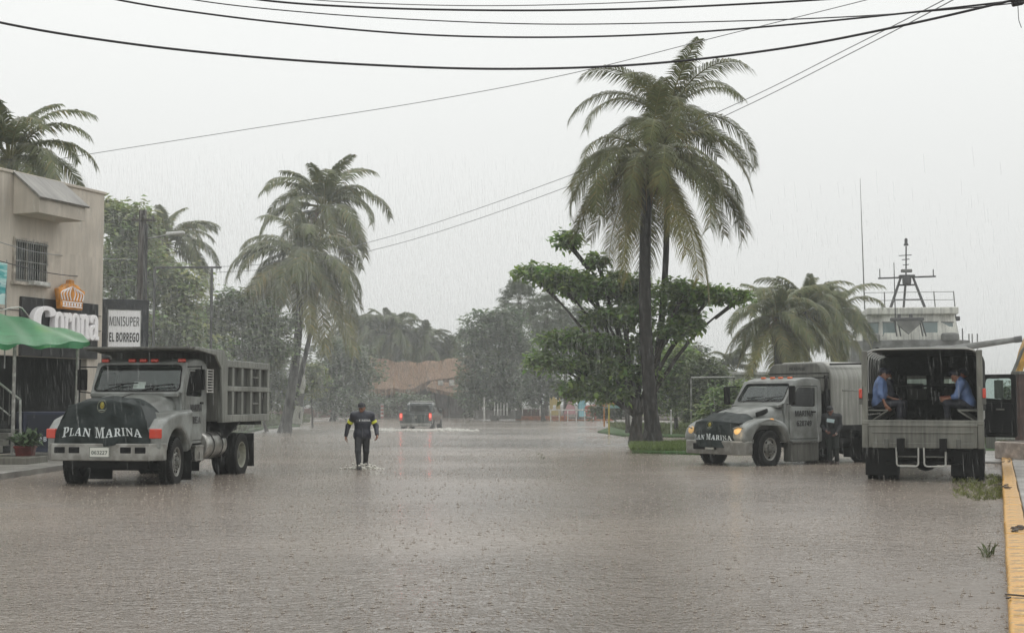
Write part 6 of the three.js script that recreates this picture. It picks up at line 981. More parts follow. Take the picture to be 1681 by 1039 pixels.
{ // four people on the benches of the troop truck
  const T3 = scene.children.find((o) => o.name === 'troop_truck'); T3.updateMatrixWorld(true);
  const sit = (label, x, z, face, J, wear) => { const w = T3.localToWorld(V(x, 1.54, z)); person(label, 'people on the truck benches', w.toArray(), T3.rotation.y + face, { pelvis: [0, 0.11, 0], chest: [0, 0.44, 0.05], neck: [0, 0.61, 0.07], head: [0, 0.725, 0.105], face: [0, -0.15, 1], shL: [0.19, 0.55, 0.06], shR: [-0.19, 0.55, 0.06], elL: [0.25, 0.29, 0.09], elR: [-0.25, 0.29, 0.09], wrL: [0.13, 0.20, 0.32], wrR: [-0.13, 0.20, 0.32], hpL: [0.09, 0.09, 0.04], hpR: [-0.09, 0.09, 0.04], knL: [0.12, 0.11, 0.46], knR: [-0.12, 0.11, 0.46], anL: [0.12, -0.22, 0.44], anR: [-0.12, -0.22, 0.44], toL: [0.13, -0.27, 0.58], toR: [-0.13, -0.27, 0.58], hdL: [-0.2, -0.1, 0.5], hdR: [0.2, -0.1, 0.5], curl: 0.5, ...J }, { seated: true, ...wear }); };
  const blue = cloth('light_blue_shirt', 0.11, 0.17, 0.33), dark = cloth('dark_blue_overall', 0.016, 0.018, 0.030), pants = cloth('navy_trousers', 0.012, 0.013, 0.022), hat = cloth('navy_cap', 0.012, 0.013, 0.026);
  sit('person in light blue shirt and dark cap on the left truck bench nearest the tailgate', 0.93, 0.62, -Math.PI / 2, { elR: [-0.27, 0.30, 0.08], wrR: [-0.26, 0.06, 0.18], face: [0.1, -0.25, 1] }, { coat: blue, sleeve: 0.2, pants, cap: hat });
  sit('person in dark clothes and white face mask seated on the left truck bench', 0.90, 1.45, -Math.PI / 2 + 0.6, { face: [-0.6, -0.1, 1] }, { coat: dark, pants, cap: hat, extra: (t, v, hp) => part('face_mask', netMesh([egg(hp.q(0, -0.055, 0.062), [0.058, 0.042, 0.048], 0.02)], 0.007), M.white, t) });
  sit('person in light blue shirt leaning forward on the right truck bench', -0.93, 0.72, Math.PI / 2, { chest: [0, 0.42, 0.12], neck: [0, 0.58, 0.19], head: [0, 0.68, 0.26], shL: [0.19, 0.53, 0.16], shR: [-0.19, 0.53, 0.16], elL: [0.24, 0.26, 0.25], elR: [-0.24, 0.26, 0.25], wrL: [0.10, 0.20, 0.48], wrR: [-0.10, 0.20, 0.48] }, { coat: blue, sleeve: 0.25, pants, cap: hat });
  sit('person in dark clothes seated deeper on the right bench, arms stretched forward', -0.90, 1.7, Math.PI / 2, { elL: [0.22, 0.28, 0.26], elR: [-0.22, 0.28, 0.26], wrL: [0.10, 0.24, 0.50], wrR: [-0.10, 0.24, 0.50] }, { coat: dark, sleeve: 0.3, pants, cap: hat, skin: std('ruddy_skin', 0.32, 0.10, 0.06, 0.55) });
}
// ---------------------------------------------------------------- background: thatched hall, park, ship, poles, wires, rain
{ // thatched hall
  const d = 142, o = at(690, 684, d).setY(0.14), t = thing('thatched_hall', 'open hall with a sagging brown thatched roof at the end of the street', 'thatched hall', [o.x, o.y, o.z], 0);
  const W = (px, py, dz = 0) => at(px, py, d + dz).sub(o), r = rng(701), thatch = std('brown_thatch', 0.235, 0.145, 0.098, 0.95, { map: again(T.bark, 0.6), side: THREE.DoubleSide }), strawA = [0.25, 0.155, 0.105];
  const ridge = (u) => W(lerp(608, 778, u), 584 + 11 * Math.sin(Math.PI * Math.pow(u, 0.8)) + 1.2 * Math.sin(u * 31), 4.5), eave = (u) => W(lerp(604, 780, u), 637 - 19 * sstep(u, 0.30, 0.72) + 3 * Math.sin(Math.PI * u) + 1.5 * Math.sin(u * 20), 0);
  const roofAt = (u, v) => { const p = eave(u).lerp(ridge(u), v); p.y -= 0.5 * Math.sin(Math.PI * v) * 0.4; return p; };
  const backEave = (u) => W(lerp(600, 784, u), 632, 9.5);
  part('roof', [sheet(roofAt, 24, 8), sheet((u, v) => { const p = backEave(u).lerp(ridge(u), v); return p; }, 12, 4), sheet((u, v) => { const p = roofAt(u, v); p.y -= 0.35; p.z -= 0.1; return p; }, 24, 8)], thatch, t);
  const straw = (n, f, len) => { const P = [], K = [], I = []; for (let i = 0; i < n; i++) { const u = r(), v = r(), p = f(u, v), l = len * (0.6 + 0.8 * r()), q = f(u, Math.max(0, v - 0.12)), dn = q.sub(p); dn.normalize(); if (v < 0.1) dn.set((r() - 0.5) * 0.3, -1, 0.1).normalize(); const e = p.clone().addScaledVector(dn, l).add(V((r() - 0.5) * 0.2, 0, 0.10)), w = 0.05 + 0.05 * r(), k = P.length / 3, c = 0.3 + 1.2 * r(); P.push(p.x - w, p.y + 0.06, p.z + 0.06, p.x + w, p.y + 0.06, p.z + 0.06, e.x, e.y + 0.04, e.z + 0.09); for (let q2 = 0; q2 < 3; q2++) K.push(strawA[0] * c, strawA[1] * c * (0.9 + 0.25 * r()), strawA[2] * c); I.push(k, k + 1, k + 2); } const g = new THREE.BufferGeometry(); g.setAttribute('position', new THREE.Float32BufferAttribute(P, 3)); g.setAttribute('color', new THREE.Float32BufferAttribute(K, 3)); g.setAttribute('uv', new THREE.Float32BufferAttribute(new Float32Array(P.length / 3 * 2), 2)); g.setIndex(I); g.computeVertexNormals(); return g; };
  const sm = std('straw_ends', 1, 1, 1, 0.95, { vertexColors: true, side: THREE.DoubleSide });
  tag(share('straw', straw(14000, roofAt, 0.7), sm, t), null, null, null, 'stuff');
  const low = (u, v) => W(lerp(lerp(700, 712, v), lerp(770, 768, v), u), lerp(lerp(636, 652, u), lerp(626, 634, u), v), lerp(-3, -0.5, v));
  part('porch_roof', [sheet(low, 16, 5), sheet((u, v) => { const p = low(u, v); p.y -= 0.3; return p; }, 16, 5)], thatch, t); tag(share('porch_straw', straw(2600, low, 0.4), sm, t), null, null, null, 'stuff');
  for (const [px, dz] of [[608, 0.5], [640, 0.5], [672, 0.5], [704, 0.5], [736, 0.5], [772, 0.5], [712, -2.6], [764, -2.6]]) { const a = W(px, 684, dz), b = W(px, dz < 0 ? 645 : 632, dz); part('post', rod([a.x, -0.1, a.z], b, 0.14, 0.12), woodM, t); }
  part('back_wall', [box(12.4, 3.4, 0.3, 0, 1.7, -8)], std('dark_red_wall', 0.085, 0.045, 0.04, 0.8, { map: wornMap(0.3) }), t);
  part('front_wall', [box(2.6, 0.9, 0.2, -4.3, 0.45, 0.2), box(3.4, 0.8, 0.2, 1.2, 0.4, 0.4)], std('brick_red_wall', 0.13, 0.065, 0.055, 0.8, { map: wornMap(0.4) }), t);
  part('roof_vent', [rbox(0.5, 0.5, 0.5, 0.04, W(724, 628, -0.6).x, W(708, 629, 0).y, 1.6), rbox(0.5, 0.6, 0.3, 0.04, W(742, 628, -0.6).x, W(742, 629, 0).y, 1.6)], M.white, t);
}
{ // red low walls, posts and orange kerb along the far bank
  const wallM = std('faded_red_wall', 0.17, 0.075, 0.06, 0.75, { map: again(T.run, 0.3) });
  const wl = (label, x0, x1, yb, yt, d, m = wallM, name = 'low_wall', cat = 'wall') => { const a = at(x0, yb, d), b = at(x1, yb, d), h = at(x0, yt, d).y; const t = thing(name, label, cat, [(a.x + b.x) / 2, 0.1, -d]); const w = b.x - a.x, n = Math.max(2, Math.round(w / 2.4)); for (let i = 0; i < n; i++) part('wall_panel', rbox(w / n - 0.05, h - 0.1, 0.2, 0.02, -w / 2 + (i + 0.5) * w / n, (h - 0.1) / 2, 0), m, t); part('coping', rbox(w + 0.1, 0.08, 0.3, 0.02, 0, h - 0.06, 0), m, t); return t; };
  wl('long low reddish wall behind the walking man at the far bank', 430, 606, 688, 672, 138);
  wl('short red wall left of the playground', 858, 886, 686, 673, 126);
  wl('low grey wall under the dense dark tree', 778, 856, 690, 675, 124, std('grey_park_wall', 0.16, 0.15, 0.14, 0.7, { map: wornMap(0.4) }));
  const ok = std('orange_kerb_paint', 0.50, 0.16, 0.05, 0.6, { map: wornMap(0.6) });
  const a = gnd(868, 689), b = gnd(912, 690); obj('orange_kerb', [rbox(a.distanceTo(b), 0.42, 0.3, 0.04, (a.x + b.x) / 2, 0.16, -126)], ok, 'bright orange kerb at the far bank left of the playground', 'kerb');
  const c1 = gnd(905, 690), c2 = gnd(1000, 690); obj('orange_kerb', [rbox(c2.x - c1.x, 0.14, 0.3, 0.03, (c1.x + c2.x) / 2, 0.10, -119)], ok, 'thin orange kerb below the playground railing', 'kerb');
  const c3 = gnd(610, 688), c4 = gnd(775, 688); obj('pale_kerb', [rbox(14, 0.2, 0.3, 0.04, c3.x + 7.5, 0.13, -146)], flag, 'pale kerb in front of the thatched hall', 'kerb');
  // striped post
  const p = at(627, 682, 132).setY(0.1), sp = thing('striped_post', 'red and white striped post left of the pickup', 'post', [p.x, 0.1, p.z]);
  for (let i = 0; i < 8; i++) part('band', put(new THREE.CylinderGeometry(0.13, 0.13, 0.17, 12), 0, 0.1 + i * 0.175, 0), i & 1 ? M.white : std('red_band', 0.30, 0.05, 0.04, 0.6), sp);
  const wp = at(795, 686, 122).setY(0.1); obj('white_post', [rod([wp.x, 0, wp.z], [wp.x, at(795, 652, 122).y, wp.z], 0.07)], M.white, 'slim white post in front of the dense dark tree', 'post');
  const bal = thing('balustrade', 'few white balusters in the shade of the dense dark tree', 'balustrade', [at(822, 684, 123.5).x, 0.1, -123.5]);
  for (let i = 0; i < 5; i++) part('baluster', rod([-0.55 + i * 0.28, 0.35, 0], [-0.55 + i * 0.28, 1.5 - 0.1 * (i & 1), 0], 0.055), M.white, bal);
  part('rail', box(1.6, 0.06, 0.1, 0, 0.33, 0), M.bedInner, bal);
  // playground
  const d = 116, X = (px) => at(px, 680, d).x, Y = (py) => at(900, py, d).y;
  const rl = thing('park_railing', 'white railing in front of the colourful playground', 'railing', [X(945), 0, -d]);
  part('top_rail', rbox(X(988) - X(904), 0.10, 0.08, 0.02, 0, Y(673), 0), M.white, rl);
  for (let i = 0; i <= 6; i++) part('post', rod([lerp(X(904), X(988), i / 6) - X(945), 0, 0], [lerp(X(904), X(988), i / 6) - X(945), Y(673), 0], 0.04), M.white, rl);
  const play = (name, label, cat, px, m, geo) => { const t = thing(name, label, cat, [X(px), 0.1, -d - 3]); geo(t, m); return t; };
  play('play_tower', 'yellow playground panel at the left end of the railing', 'playground panel', 913, std('yellow_plastic', 0.36, 0.28, 0.09, 0.5), (t, m) => { part('panel', slab(poly(roundPts([[-0.42, 0.4], [-0.42, 1.5], [-0.15, 2.05], [0.25, 1.7], [0.42, 0.9], [0.42, 0.4]], 0.1), [roundPts([[-0.2, 0.8], [-0.2, 1.3], [0.12, 1.3], [0.12, 0.8]], 0.06)]), 0.12, 0.02), m, t); for (const x of [-0.4, 0.4]) part('post', rod([x, 0, 0.1], [x, 1.9, 0.1], 0.06), m, t); });
  play('play_roof', 'pink pointed playground roof behind the railing', 'playground roof', 939, std('pink_plastic', 0.24, 0.11, 0.115, 0.5), (t, m) => { part('roof', put(new THREE.ConeGeometry(0.85, 1.5, 4, 1).toNonIndexed(), 0, 1.25, 0, 0, Math.PI / 4), m, t); for (const [x, z] of [[-0.5, 0.4], [0.5, 0.4], [-0.5, -0.4], [0.5, -0.4]]) part('post', rod([x, 0, z], [x, 0.6, z], 0.06), m, t); });
  play('play_slide', 'teal playground slide frame behind the railing', 'playground slide', 959, std('teal_plastic', 0.09, 0.24, 0.27, 0.5), (t, m) => { part('chute', sheet((u, v) => V((u - 0.5) * 0.6, 0.3 + 1.4 * v * v, 0.8 - 1.4 * v), 4, 8), m, t); for (const x of [-0.3, 0.3]) part('post', rod([x, 0, -0.6], [x, 1.95, -0.6], 0.07), m, t); });
  play('play_wall', 'red playground panel right of the teal slide', 'play panel', 973, std('red_plastic', 0.38, 0.06, 0.05, 0.5), (t, m) => { part('panel', slab(poly(roundPts([[-0.5, 0.3], [-0.5, 1.2], [0.5, 1.35], [0.5, 0.3]], 0.12)), 0.12, 0.02), m, t); part('post', rod([0.45, 0, 0.1], [0.45, 1.7, 0.1], 0.06), m, t); });
  const og = thing('park_sign', 'orange park sign on posts left of the almond trunk', 'sign', [at(1012, 690, 86).x, 0.1, -86]), om = std('orange_sign_paint', 0.62, 0.24, 0.03, 0.5, { map: wornMap(1) });
  const sx = (px) => at(px, 690, 86).x - og.position.x, sy = (py) => at(1012, py, 86).y - 0.1;
  part('board', rbox(sx(1036) - sx(996), sy(652) - sy(664), 0.08, 0.02, (sx(996) + sx(1036)) / 2, (sy(652) + sy(664)) / 2, 0), om, og);
  part('scroll', tube([[sx(997), sy(668), 0], [sx(988), sy(664), 0], [sx(986), sy(654), 0], [sx(994), sy(651), 0], [sx(999), sy(656), 0]], 0.05, 16, 6), om, og);
  for (const px of [992, 1034]) part('post', rod([sx(px), 0, 0], [sx(px), sy(654), 0], 0.05), om, og);
  part('lower_panel', rbox(sx(1034) - sx(990), 0.16, 0.05, 0.02, (sx(990) + sx(1034)) / 2, sy(668), 0), std('teal_sign_strip', 0.18, 0.34, 0.34, 0.5), og);
  const yp = gnd(1000, 714); obj('yellow_pole', [rod([yp.x, 0, yp.z], [yp.x, at(1000, 662, -yp.z).y, yp.z], 0.045)], std('yellow_pole_paint', 0.42, 0.34, 0.06, 0.6), 'thin faded yellow pole standing in the water left of the almond trunk', 'pole');
  const st = gnd(1031, 714); obj('wooden_stump', [limb([[st.x, 0, st.z], [st.x + 0.02, 0.5, st.z], [st.x - 0.05, 1.25, st.z]], (q) => 0.16 - 0.04 * q, 8, 8, (i, j) => 0.85 + 0.3 * hash2(i, j, 4))], woodM, 'short rough stump left of the almond trunk', 'stump');
  const wpost = gnd(1038, 722); obj('white_stake', [rod([wpost.x, 0, wpost.z], [wpost.x - 0.08, 1.2, wpost.z], 0.03)], M.white, 'slim white stake leaning beside the almond trunk', 'stake');
}
{ // whitewashed broken stump
  const d = 84, b = at(486, 694, d).setY(0.1), t = thing('whitewashed_stump', 'tall broken trunk with peeling whitewash beside the leaning palm', 'stump', [b.x, 0.1, b.z]);
  const W = (px, py) => { const p = at(px, py, d); return [p.x - b.x, p.y - 0.1, 0]; };
  part('trunk', limb([W(484, 696), W(488, 668), W(490, 640), W(490, 612), W(489, 590)], (q) => 0.36 + 0.03 * Math.sin(q * 9), 18, 10, (i, j) => 0.9 + 0.2 * hash2(i, j, 9)), std('charred_bark', 0.035, 0.03, 0.026, 0.9, { map: again(T.bark, 1) }), t);
  const ww = std('peeling_whitewash', 0.60, 0.62, 0.58, 0.6, { map: again(T.run, 1) });
  part('whitewash', limb([W(490, 646), W(490, 612), W(489, 588)], (q) => 0.40 + 0.02 * Math.sin(q * 11), 14, 12, (i, j) => (i < 6 && hash2(j, 3, 5) > 0.3 + i * 0.1 ? 0.8 : 1.0)), ww, t);
  part('whitewash', limb([W(484, 695), W(486, 678), W(489, 666)], (q) => 0.43 - 0.03 * q, 10, 12, (i, j) => (i > 7 && hash2(j, 7, 5) > 0.5 ? 0.8 : 1.0)), ww, t);
}
{ // pipe frame, white shed
  const d = 63, X = (px) => at(px, 640, d).x, Y = (py) => at(1170, py, d).y, t = thing('pipe_frame', 'tall pipe goal frame in front of the bushes left of the refuse truck', 'pipe frame', [X(1135), 0.05, -d]);
  part('crossbar', rod([0, Y(622), 0], [X(1206) - X(1135), Y(621), 0], 0.045), M.galv, t); part('post', rod([0, 0, 0], [0, Y(622), 0], 0.04), M.galv, t); part('post', rod([X(1206) - X(1135), 0, 0], [X(1206) - X(1135), Y(620), 0], 0.045), M.bedInner, t);
  const p2 = thing('fence_post', 'short white fence post right of the palm trunks', 'post', [at(1102, 700, 66).x, 0.05, -66]); part('shaft', rod([0, 0, 0], [0, at(1102, 676, 66).y, 0], 0.04), M.white, p2); part('post_cap', ball(0.055, 0, at(1102, 676, 66).y, 0), M.white, p2);
  const D = 98, x0 = at(1172, 640, D).x, x1 = at(1300, 640, D).x, h = at(1200, 611, D).y, sh = thing('white_shed', 'low white shed with a flat roof behind the refuse truck', 'building', [(x0 + x1) / 2, 0, -D - 2]);
  part('wall', [box(x1 - x0, h - 0.2, 4, 0, (h - 0.2) / 2, 0)], M.white, sh); part('roof', rbox(x1 - x0 + 0.6, 0.22, 4.8, 0.03, 0, h - 0.09, 0), std('pale_roof', 0.55, 0.55, 0.54, 0.6, { map: wornMap(0.3) }), sh);
  for (let i = 0; i < 4; i++) part('window', rbox(0.7, 0.6, 0.05, 0.01, -(x1 - x0) / 2 + 0.8 + i * 1.35, h * 0.62, 2.0), std('shed_window', 0.05, 0.06, 0.06, 0.1), sh);
}
{ // poles on the left
  const D = 52, H = (py) => at(232, py, D).y, X = (px) => at(px, 400, D).x;
  const t = thing('utility_pole', 'thick weathered utility pole rising behind the mini-market board', 'utility pole', [X(232), 0, -D]);
  part('shaft', limb([[0, 0, 0], [0, H(500), 0], [0.02, H(345), 0]], (q) => 0.19 - 0.05 * q, 14, 10), std('grey_wood_pole', 0.14, 0.12, 0.11, 0.85, { map: again(T.bark, 0.8) }), t);
  part('crossarm', rbox(0.9, 0.10, 0.10, 0.02, 0.1, H(362), 0.15), woodM, t); for (const x of [-0.25, 0.1, 0.45]) part('insulator', put(lathe([[0.03, 0], [0.06, 0.03], [0.05, 0.1], [0.02, 0.13], [0, 0.13]], 10), x, H(362) + 0.05, 0.15), M.bedInner, t);
  part('conduit', rod([0.17, 0, 0.1], [0.15, H(400), 0.1], 0.03), M.bedInner, t);
  const t2 = thing('street_lamp', 'dark lamp post with a pale arm lamp, right of the thick utility pole', 'street lamp', [X(250), 0, -D + 1]), H2 = (py) => at(250, py, D - 1).y, x2 = (px) => at(px, 400, D - 1).x - X(250);
  part('post', limb([[0, 0, 0], [0, H2(560), 0], [0, H2(368), 0]], (q) => 0.11 - 0.04 * q, 10, 8), std('dark_lamp_post', 0.045, 0.045, 0.045, 0.6), t2);
  part('arm', tube([[0, H2(392), 0], [x2(262), H2(388), 0], [x2(280), H2(384), 0]], 0.035, 10, 6), M.galv, t2); part('lamp_head', rbox(x2(302) - x2(272), 0.12, 0.3, 0.05, (x2(302) + x2(272)) / 2, H2(383), 0, 0, 0, 0.08), std('lamp_head_grey', 0.55, 0.55, 0.54, 0.4), t2);
  const D3 = 58, t3 = thing('gantry_frame', 'thin dark post carrying a long horizontal bar between the lamp post and the open tree', 'gantry', [at(345, 600, D3).x, 0.1, -D3]), H3 = (py) => at(345, py, D3).y - 0.1, x3 = (px) => at(px, 440, D3).x - t3.position.x, dk = std('dark_frame_paint', 0.05, 0.05, 0.05, 0.6);
  part('post', rod([0, 0, 0], [0, H3(441), 0], 0.06), dk, t3); part('bar', rbox(x3(363) - x3(252), 0.08, 0.1, 0.015, (x3(363) + x3(252)) / 2, H3(439), 0), dk, t3); part('post', rod([x3(253), 0, 0], [x3(253), H3(438), 0], 0.06), dk, t3);
}
function cable(name, label, pts, r, m, n = 60) { return obj(name, [tube(pts, r, n, 6)], m, label, 'cable', 'overhead cables'); }
{
  const cm = std('black_cable', 0.02, 0.018, 0.022, 0.5), gm = std('grey_wire', 0.24, 0.24, 0.25, 0.6), cg = [
    ['lowest thick black cable sweeping across the whole sky', [[-260, -30, 15], [0, 37, 15], [200, 70, 15.3], [400, 92, 15.6], [600, 106, 15.8], [830, 113, 16], [1060, 105, 16], [1300, 77, 15.6], [1500, 38, 15], [1660, 1, 14.5], [1760, -24, 14]], 0.0145, cm],
    ['thick cable second from below in the sky', [[-60, -60, 15], [195, 0, 15.4], [350, 24, 15.6], [500, 41, 15.8], [700, 57, 16], [900, 61, 16], [1100, 55, 15.8], [1300, 40, 15.4], [1500, 20, 15], [1660, 2, 14.5], [1760, -10, 14]], 0.0115, cm],
    ['thin cable third from below, merging with its neighbour at the right', [[120, -40, 16], [320, 0, 16.3], [500, 20, 16.5], [700, 33, 16.6], [900, 39.5, 16.6], [1150, 36, 16.3], [1400, 27, 15.8], [1600, 12, 15], [1760, -6, 14]], 0.0075, cm],
    ['black cable close to the top edge, ending past the palm crown', [[300, -22, 17], [430, 0, 17], [600, 12, 17.2], [840, 17, 17.3], [1050, 14, 17.2], [1250, 5, 17], [1400, -4, 16.5]], 0.0135, cm],
    ['thin wire hugging the top edge of the picture', [[400, -14, 18], [520, 0, 18], [700, 8, 18], [840, 9, 18], [1000, 5, 18], [1150, -2, 18]], 0.007, gm],
    ['long pale wire rising from the left palm to the tallest palm and beyond', [[90, 262, 62], [120, 257, 62], [400, 213, 60], [700, 166, 57], [940, 120, 52.5], [1180, 60, 48], [1430, -2, 42], [1560, -36, 40]], 0.015, gm],
    ['upper of two pale wires slanting behind the tallest palm', [[260, 440, 76], [435, 433, 75], [630, 391, 70], [930, 290, 60], [1210, 170, 48], [1400, 76, 38], [1550, 0, 30], [1640, -50, 25]], 0.014, gm],
    ['lower of two pale wires slanting behind the tallest palm', [[260, 450, 76], [435, 442, 75], [630, 406, 70], [930, 307, 60], [1210, 181, 48], [1400, 86, 38], [1565, 0, 30], [1655, -50, 25]], 0.014, gm],
    ['service wire crossing the beige facade towards the utility pole', [[-20, 392, 36], [60, 414, 40], [163, 424, 46], [232, 426, 60]], 0.012, gm],
    ['lower service wire crossing the beige facade towards the utility pole', [[-20, 424, 36], [80, 448, 40], [163, 455, 46], [232, 452, 60]], 0.014, cm],
  ];
  for (const [label, p, r, m] of cg) cable('overhead_cable', label, p.map(([x, y, d]) => at(x, y, d)), r, m, 80);
  const e = at(1672, 4, 14.6), ib = thing('cable_joint', 'black cable joint with a hanging loop at the top right corner', 'cable joint', e.toArray());
  part('joint_box', rbox(0.13, 0.07, 0.07, 0.02, 0, 0, 0, 0, 0, 0.2), cm, ib); part('loop', tube([[0.0, 0, 0], [-0.005, -0.1, 0.02], [0.0, -0.2, 0.02], [0.03, -0.28, 0.01]], 0.004, 14, 5), cm, ib);
}
{ // patrol ship moored beyond the trucks
  const d = 92, k = d / FOCAL, o = at(1497, 660, d).setY(0), t = thing('patrol_ship', 'grey patrol ship moored behind the trucks, showing its bridge, mast and gun', 'ship', [o.x, 0, o.z], R(-9));
  const X = (px) => (px - 1497) * k, Y = (py) => (HORIZON - py) * k + EYE, G = std('ship_grey', 0.82, 0.84, 0.82, 0.5, { map: again(T.run, 0.25) }), DG = std('ship_deck_grey', 0.22, 0.225, 0.22, 0.6, { map: wornMap(0.3) }), dk = std('ship_dark_fittings', 0.05, 0.05, 0.052, 0.6), gl = std('bridge_glass', 0.16, 0.21, 0.21, 0.12);
  const hb = 4.0; // hull: bow towards the camera
  part('hull', skin([[[-hb, 3.4, -26], [-hb, 0, -26], [hb, 0, -26], [hb, 3.4, -26]], [[-hb, 3.4, -4], [-hb * 0.95, -0.3, -4], [hb * 0.95, -0.3, -4], [hb, 3.4, -4]], [[-3.2, 3.7, 6], [-2.4, -0.3, 6], [2.4, -0.3, 6], [3.2, 3.7, 6]], [[-0.2, 4.4, 16], [-0.1, -0.3, 13], [0.1, -0.3, 13], [0.2, 4.4, 16]]], true, true, true), G, t);
  part('deck', planSlab(poly([[-hb, -26], [-hb, -4], [-3.2, 6], [-0.2, 15.6], [0.2, 15.6], [3.2, 6], [hb, -4], [hb, -26]]), 0.1, 3.62, 0.02), DG, t);
  // rounded lower superstructure and bridge with sloping front
  const low = [...Array(17)].map((_, i) => { const a = Math.PI * i / 16; return [Math.cos(a) * X(1592), Math.sin(a) * 2.2]; });
  part('superstructure', [planSlab(poly([...low, [-X(1592), -10], [X(1592), -10]].map(([x, z]) => [x, z])), Y(560) - 3.6, (Y(560) + 3.6) / 2, 0.05, 2)], DG, t);
  const bw = X(1574), tw = X(1566), yb = Y(560), yt = Y(517);
  part('bridge', skin([[[-bw, yb, 0.6], [-bw * 0.6, yb, 1.5], [bw * 0.6, yb, 1.5], [bw, yb, 0.6], [bw, yb, -6], [-bw, yb, -6]], [[-tw, yt, 0.5], [-tw * 0.6, yt, 1.2], [tw * 0.6, yt, 1.2], [tw, yt, 0.5], [tw, yt, -6], [-tw, yt, -6]]], true, true, true), G, t);
  part('bridge_roof', rbox(2 * tw + 0.25, Y(508) - Y(517) + 0.1, 7.6, 0.08, 0, (Y(508) + Y(517)) / 2, -2.3), G, t);
  for (const [a, b2] of [[1423, 1445], [1450, 1470], [1513, 1536], [1541, 1564]]) { const m = (a + b2) / 2, cxx = X(m), fr = Math.abs(cxx) > bw * 0.62 ? 0.95 : 1.36, turn = Math.abs(cxx) > bw * 0.62 ? Math.sign(cxx) * 0.55 : 0, w = sub('window', t); part('pane', rbox(X(b2) - X(a), Y(531) - Y(552), 0.08, 0.03, cxx, (Y(531) + Y(552)) / 2, fr, -0.06, turn, 0), gl, w); part('frame', [rbox(X(b2) - X(a) + 0.1, 0.07, 0.12, 0.01, cxx, Y(530.5), fr, 0, turn, 0), rbox(X(b2) - X(a) + 0.1, 0.07, 0.12, 0.01, cxx, Y(552.5), fr, 0, turn, 0)], DG, w); }
  for (const s of [-1, 1]) { const xs = s < 0 ? X(1430) : X(1553); part('wing_shield', rbox(1.1, 0.55, 0.6, 0.15, xs, Y(556), 1.9), DG, t); }
  // forward sight mount: legs, V-shaped bracket, top bar
  const mo = sub('sight_mount', t); for (const [a, b3] of [[[1466, 556], [1462, 527]], [[1472, 556], [1468, 530]], [[1506, 556], [1501, 528]], [[1511, 556], [1504, 530]]]) part('leg', rod([X(a[0]), Y(a[1]), 3.4], [X(b3[0]), Y(b3[1]), 3.4], 0.05), dk, mo);
  part('bracket', slab(poly([[X(1467), Y(538)], [X(1484), Y(553)], [X(1501), Y(538)], [X(1501), Y(531)], [X(1467), Y(531)]]), 0.3, 0.03).translate(0, 0, 3.4), DG, mo); part('top_bar', rbox(X(1508) - X(1456), 0.22, 0.35, 0.05, X(1482), Y(529), 3.4), dk, mo); for (const px of [1470, 1488]) part('sensor', rbox(0.22, 0.3, 0.22, 0.05, X(px), Y(524), 3.4), dk, mo);
  // mast
  const ms = sub('mast', t); part('mast_leg', rod([X(1471), Y(502), -1.5], [X(1490), Y(448), -1.8], 0.10, 0.08), dk, ms); part('mast_leg', rod([X(1526), Y(502), -1.5], [X(1508), Y(448), -1.8], 0.10, 0.08), dk, ms);
  part('mast_leg', rod([X(1498), Y(502), -3.6], [X(1499), Y(448), -2.2], 0.08), dk, ms); part('mast_bar', rod([X(1478), Y(489), -1.6], [X(1520), Y(489), -1.6], 0.05), dk, ms); part('mast_platform', rbox(X(1512) - X(1487), 0.16, 0.8, 0.03, X(1499), Y(449), -1.9), dk, ms); part('mast_bar', rod([X(1486), Y(464), -1.7], [X(1513), Y(464), -1.7], 0.06), dk, ms);
  part('yard', rod([X(1452), Y(452), -1.8], [X(1546), Y(450), -1.8], 0.06), dk, ms); for (const [px, y0, y1] of [[1455, 452, 436], [1542, 450, 438]]) part('aerial', rod([X(px), Y(y0), -1.8], [X(px), Y(y1), -1.8], 0.035), dk, ms);
  part('radar_drum', put(lathe([[0, 0], [0.25, 0], [0.3, 0.1], [0.3, 0.5], [0.15, 0.6], [0, 0.6]], 14), X(1498.5), Y(463), -1.7), dk, ms); part('radar_scanner', rbox(0.75, 0.22, 0.3, 0.06, X(1498.5), Y(440), -1.8), DG, ms);
  part('topmast', rod([X(1498), Y(448), -1.9], [X(1499), Y(398), -1.9], 0.05), dk, ms); part('mast_head', put(lathe([[0.16, 0], [0.16, 0.1], [0.1, 0.15], [0.11, 0.42], [0.06, 0.5], [0, 0.52]], 12), X(1499), Y(397), -1.9), dk, ms); for (const [y, w] of [[414, 0.5], [421, 0.3], [430, 0.24]]) part('mast_spur', rod([X(1499) - w, Y(y), -1.9], [X(1499) + w * 0.7, Y(y - 1), -1.9], 0.03), dk, ms);
  const ra = sub('roof_railing', t); for (const px of [1423, 1455, 1535, 1566]) part('stanchion', rod([X(px), Y(507), 0.8], [X(px > 1500 ? px - 2 : px), Y(480), 0.8], 0.04), DG, ra); for (const y of [481, 494]) part('rail', rod([X(1423), Y(y), 0.8], [X(1564), Y(y), 0.8], 0.02), DG, ra);
  part('whip_aerial', rod([X(1424), Y(508), 0.4], [X(1420), Y(290), 0.4], 0.05, 0.012), DG, t); part('whip_aerial', rod([X(1467), Y(545), 2.5], [X(1466), Y(436), 2.5], 0.045, 0.025), dk, t);
  part('lamp_bracket', [rbox(0.3, 0.3, 0.3, 0.06, X(1572), Y(524), 0.2), rod([X(1569), Y(516), 0.2], [X(1569), Y(530), 0.2], 0.04)], dk, t);
  for (const px of [1576, 1586, 1591, 1599]) part('stanchion', rod([X(px), Y(575), 1], [X(px), Y(px < 1580 ? 541 : 550), 1], 0.04), DG, t);
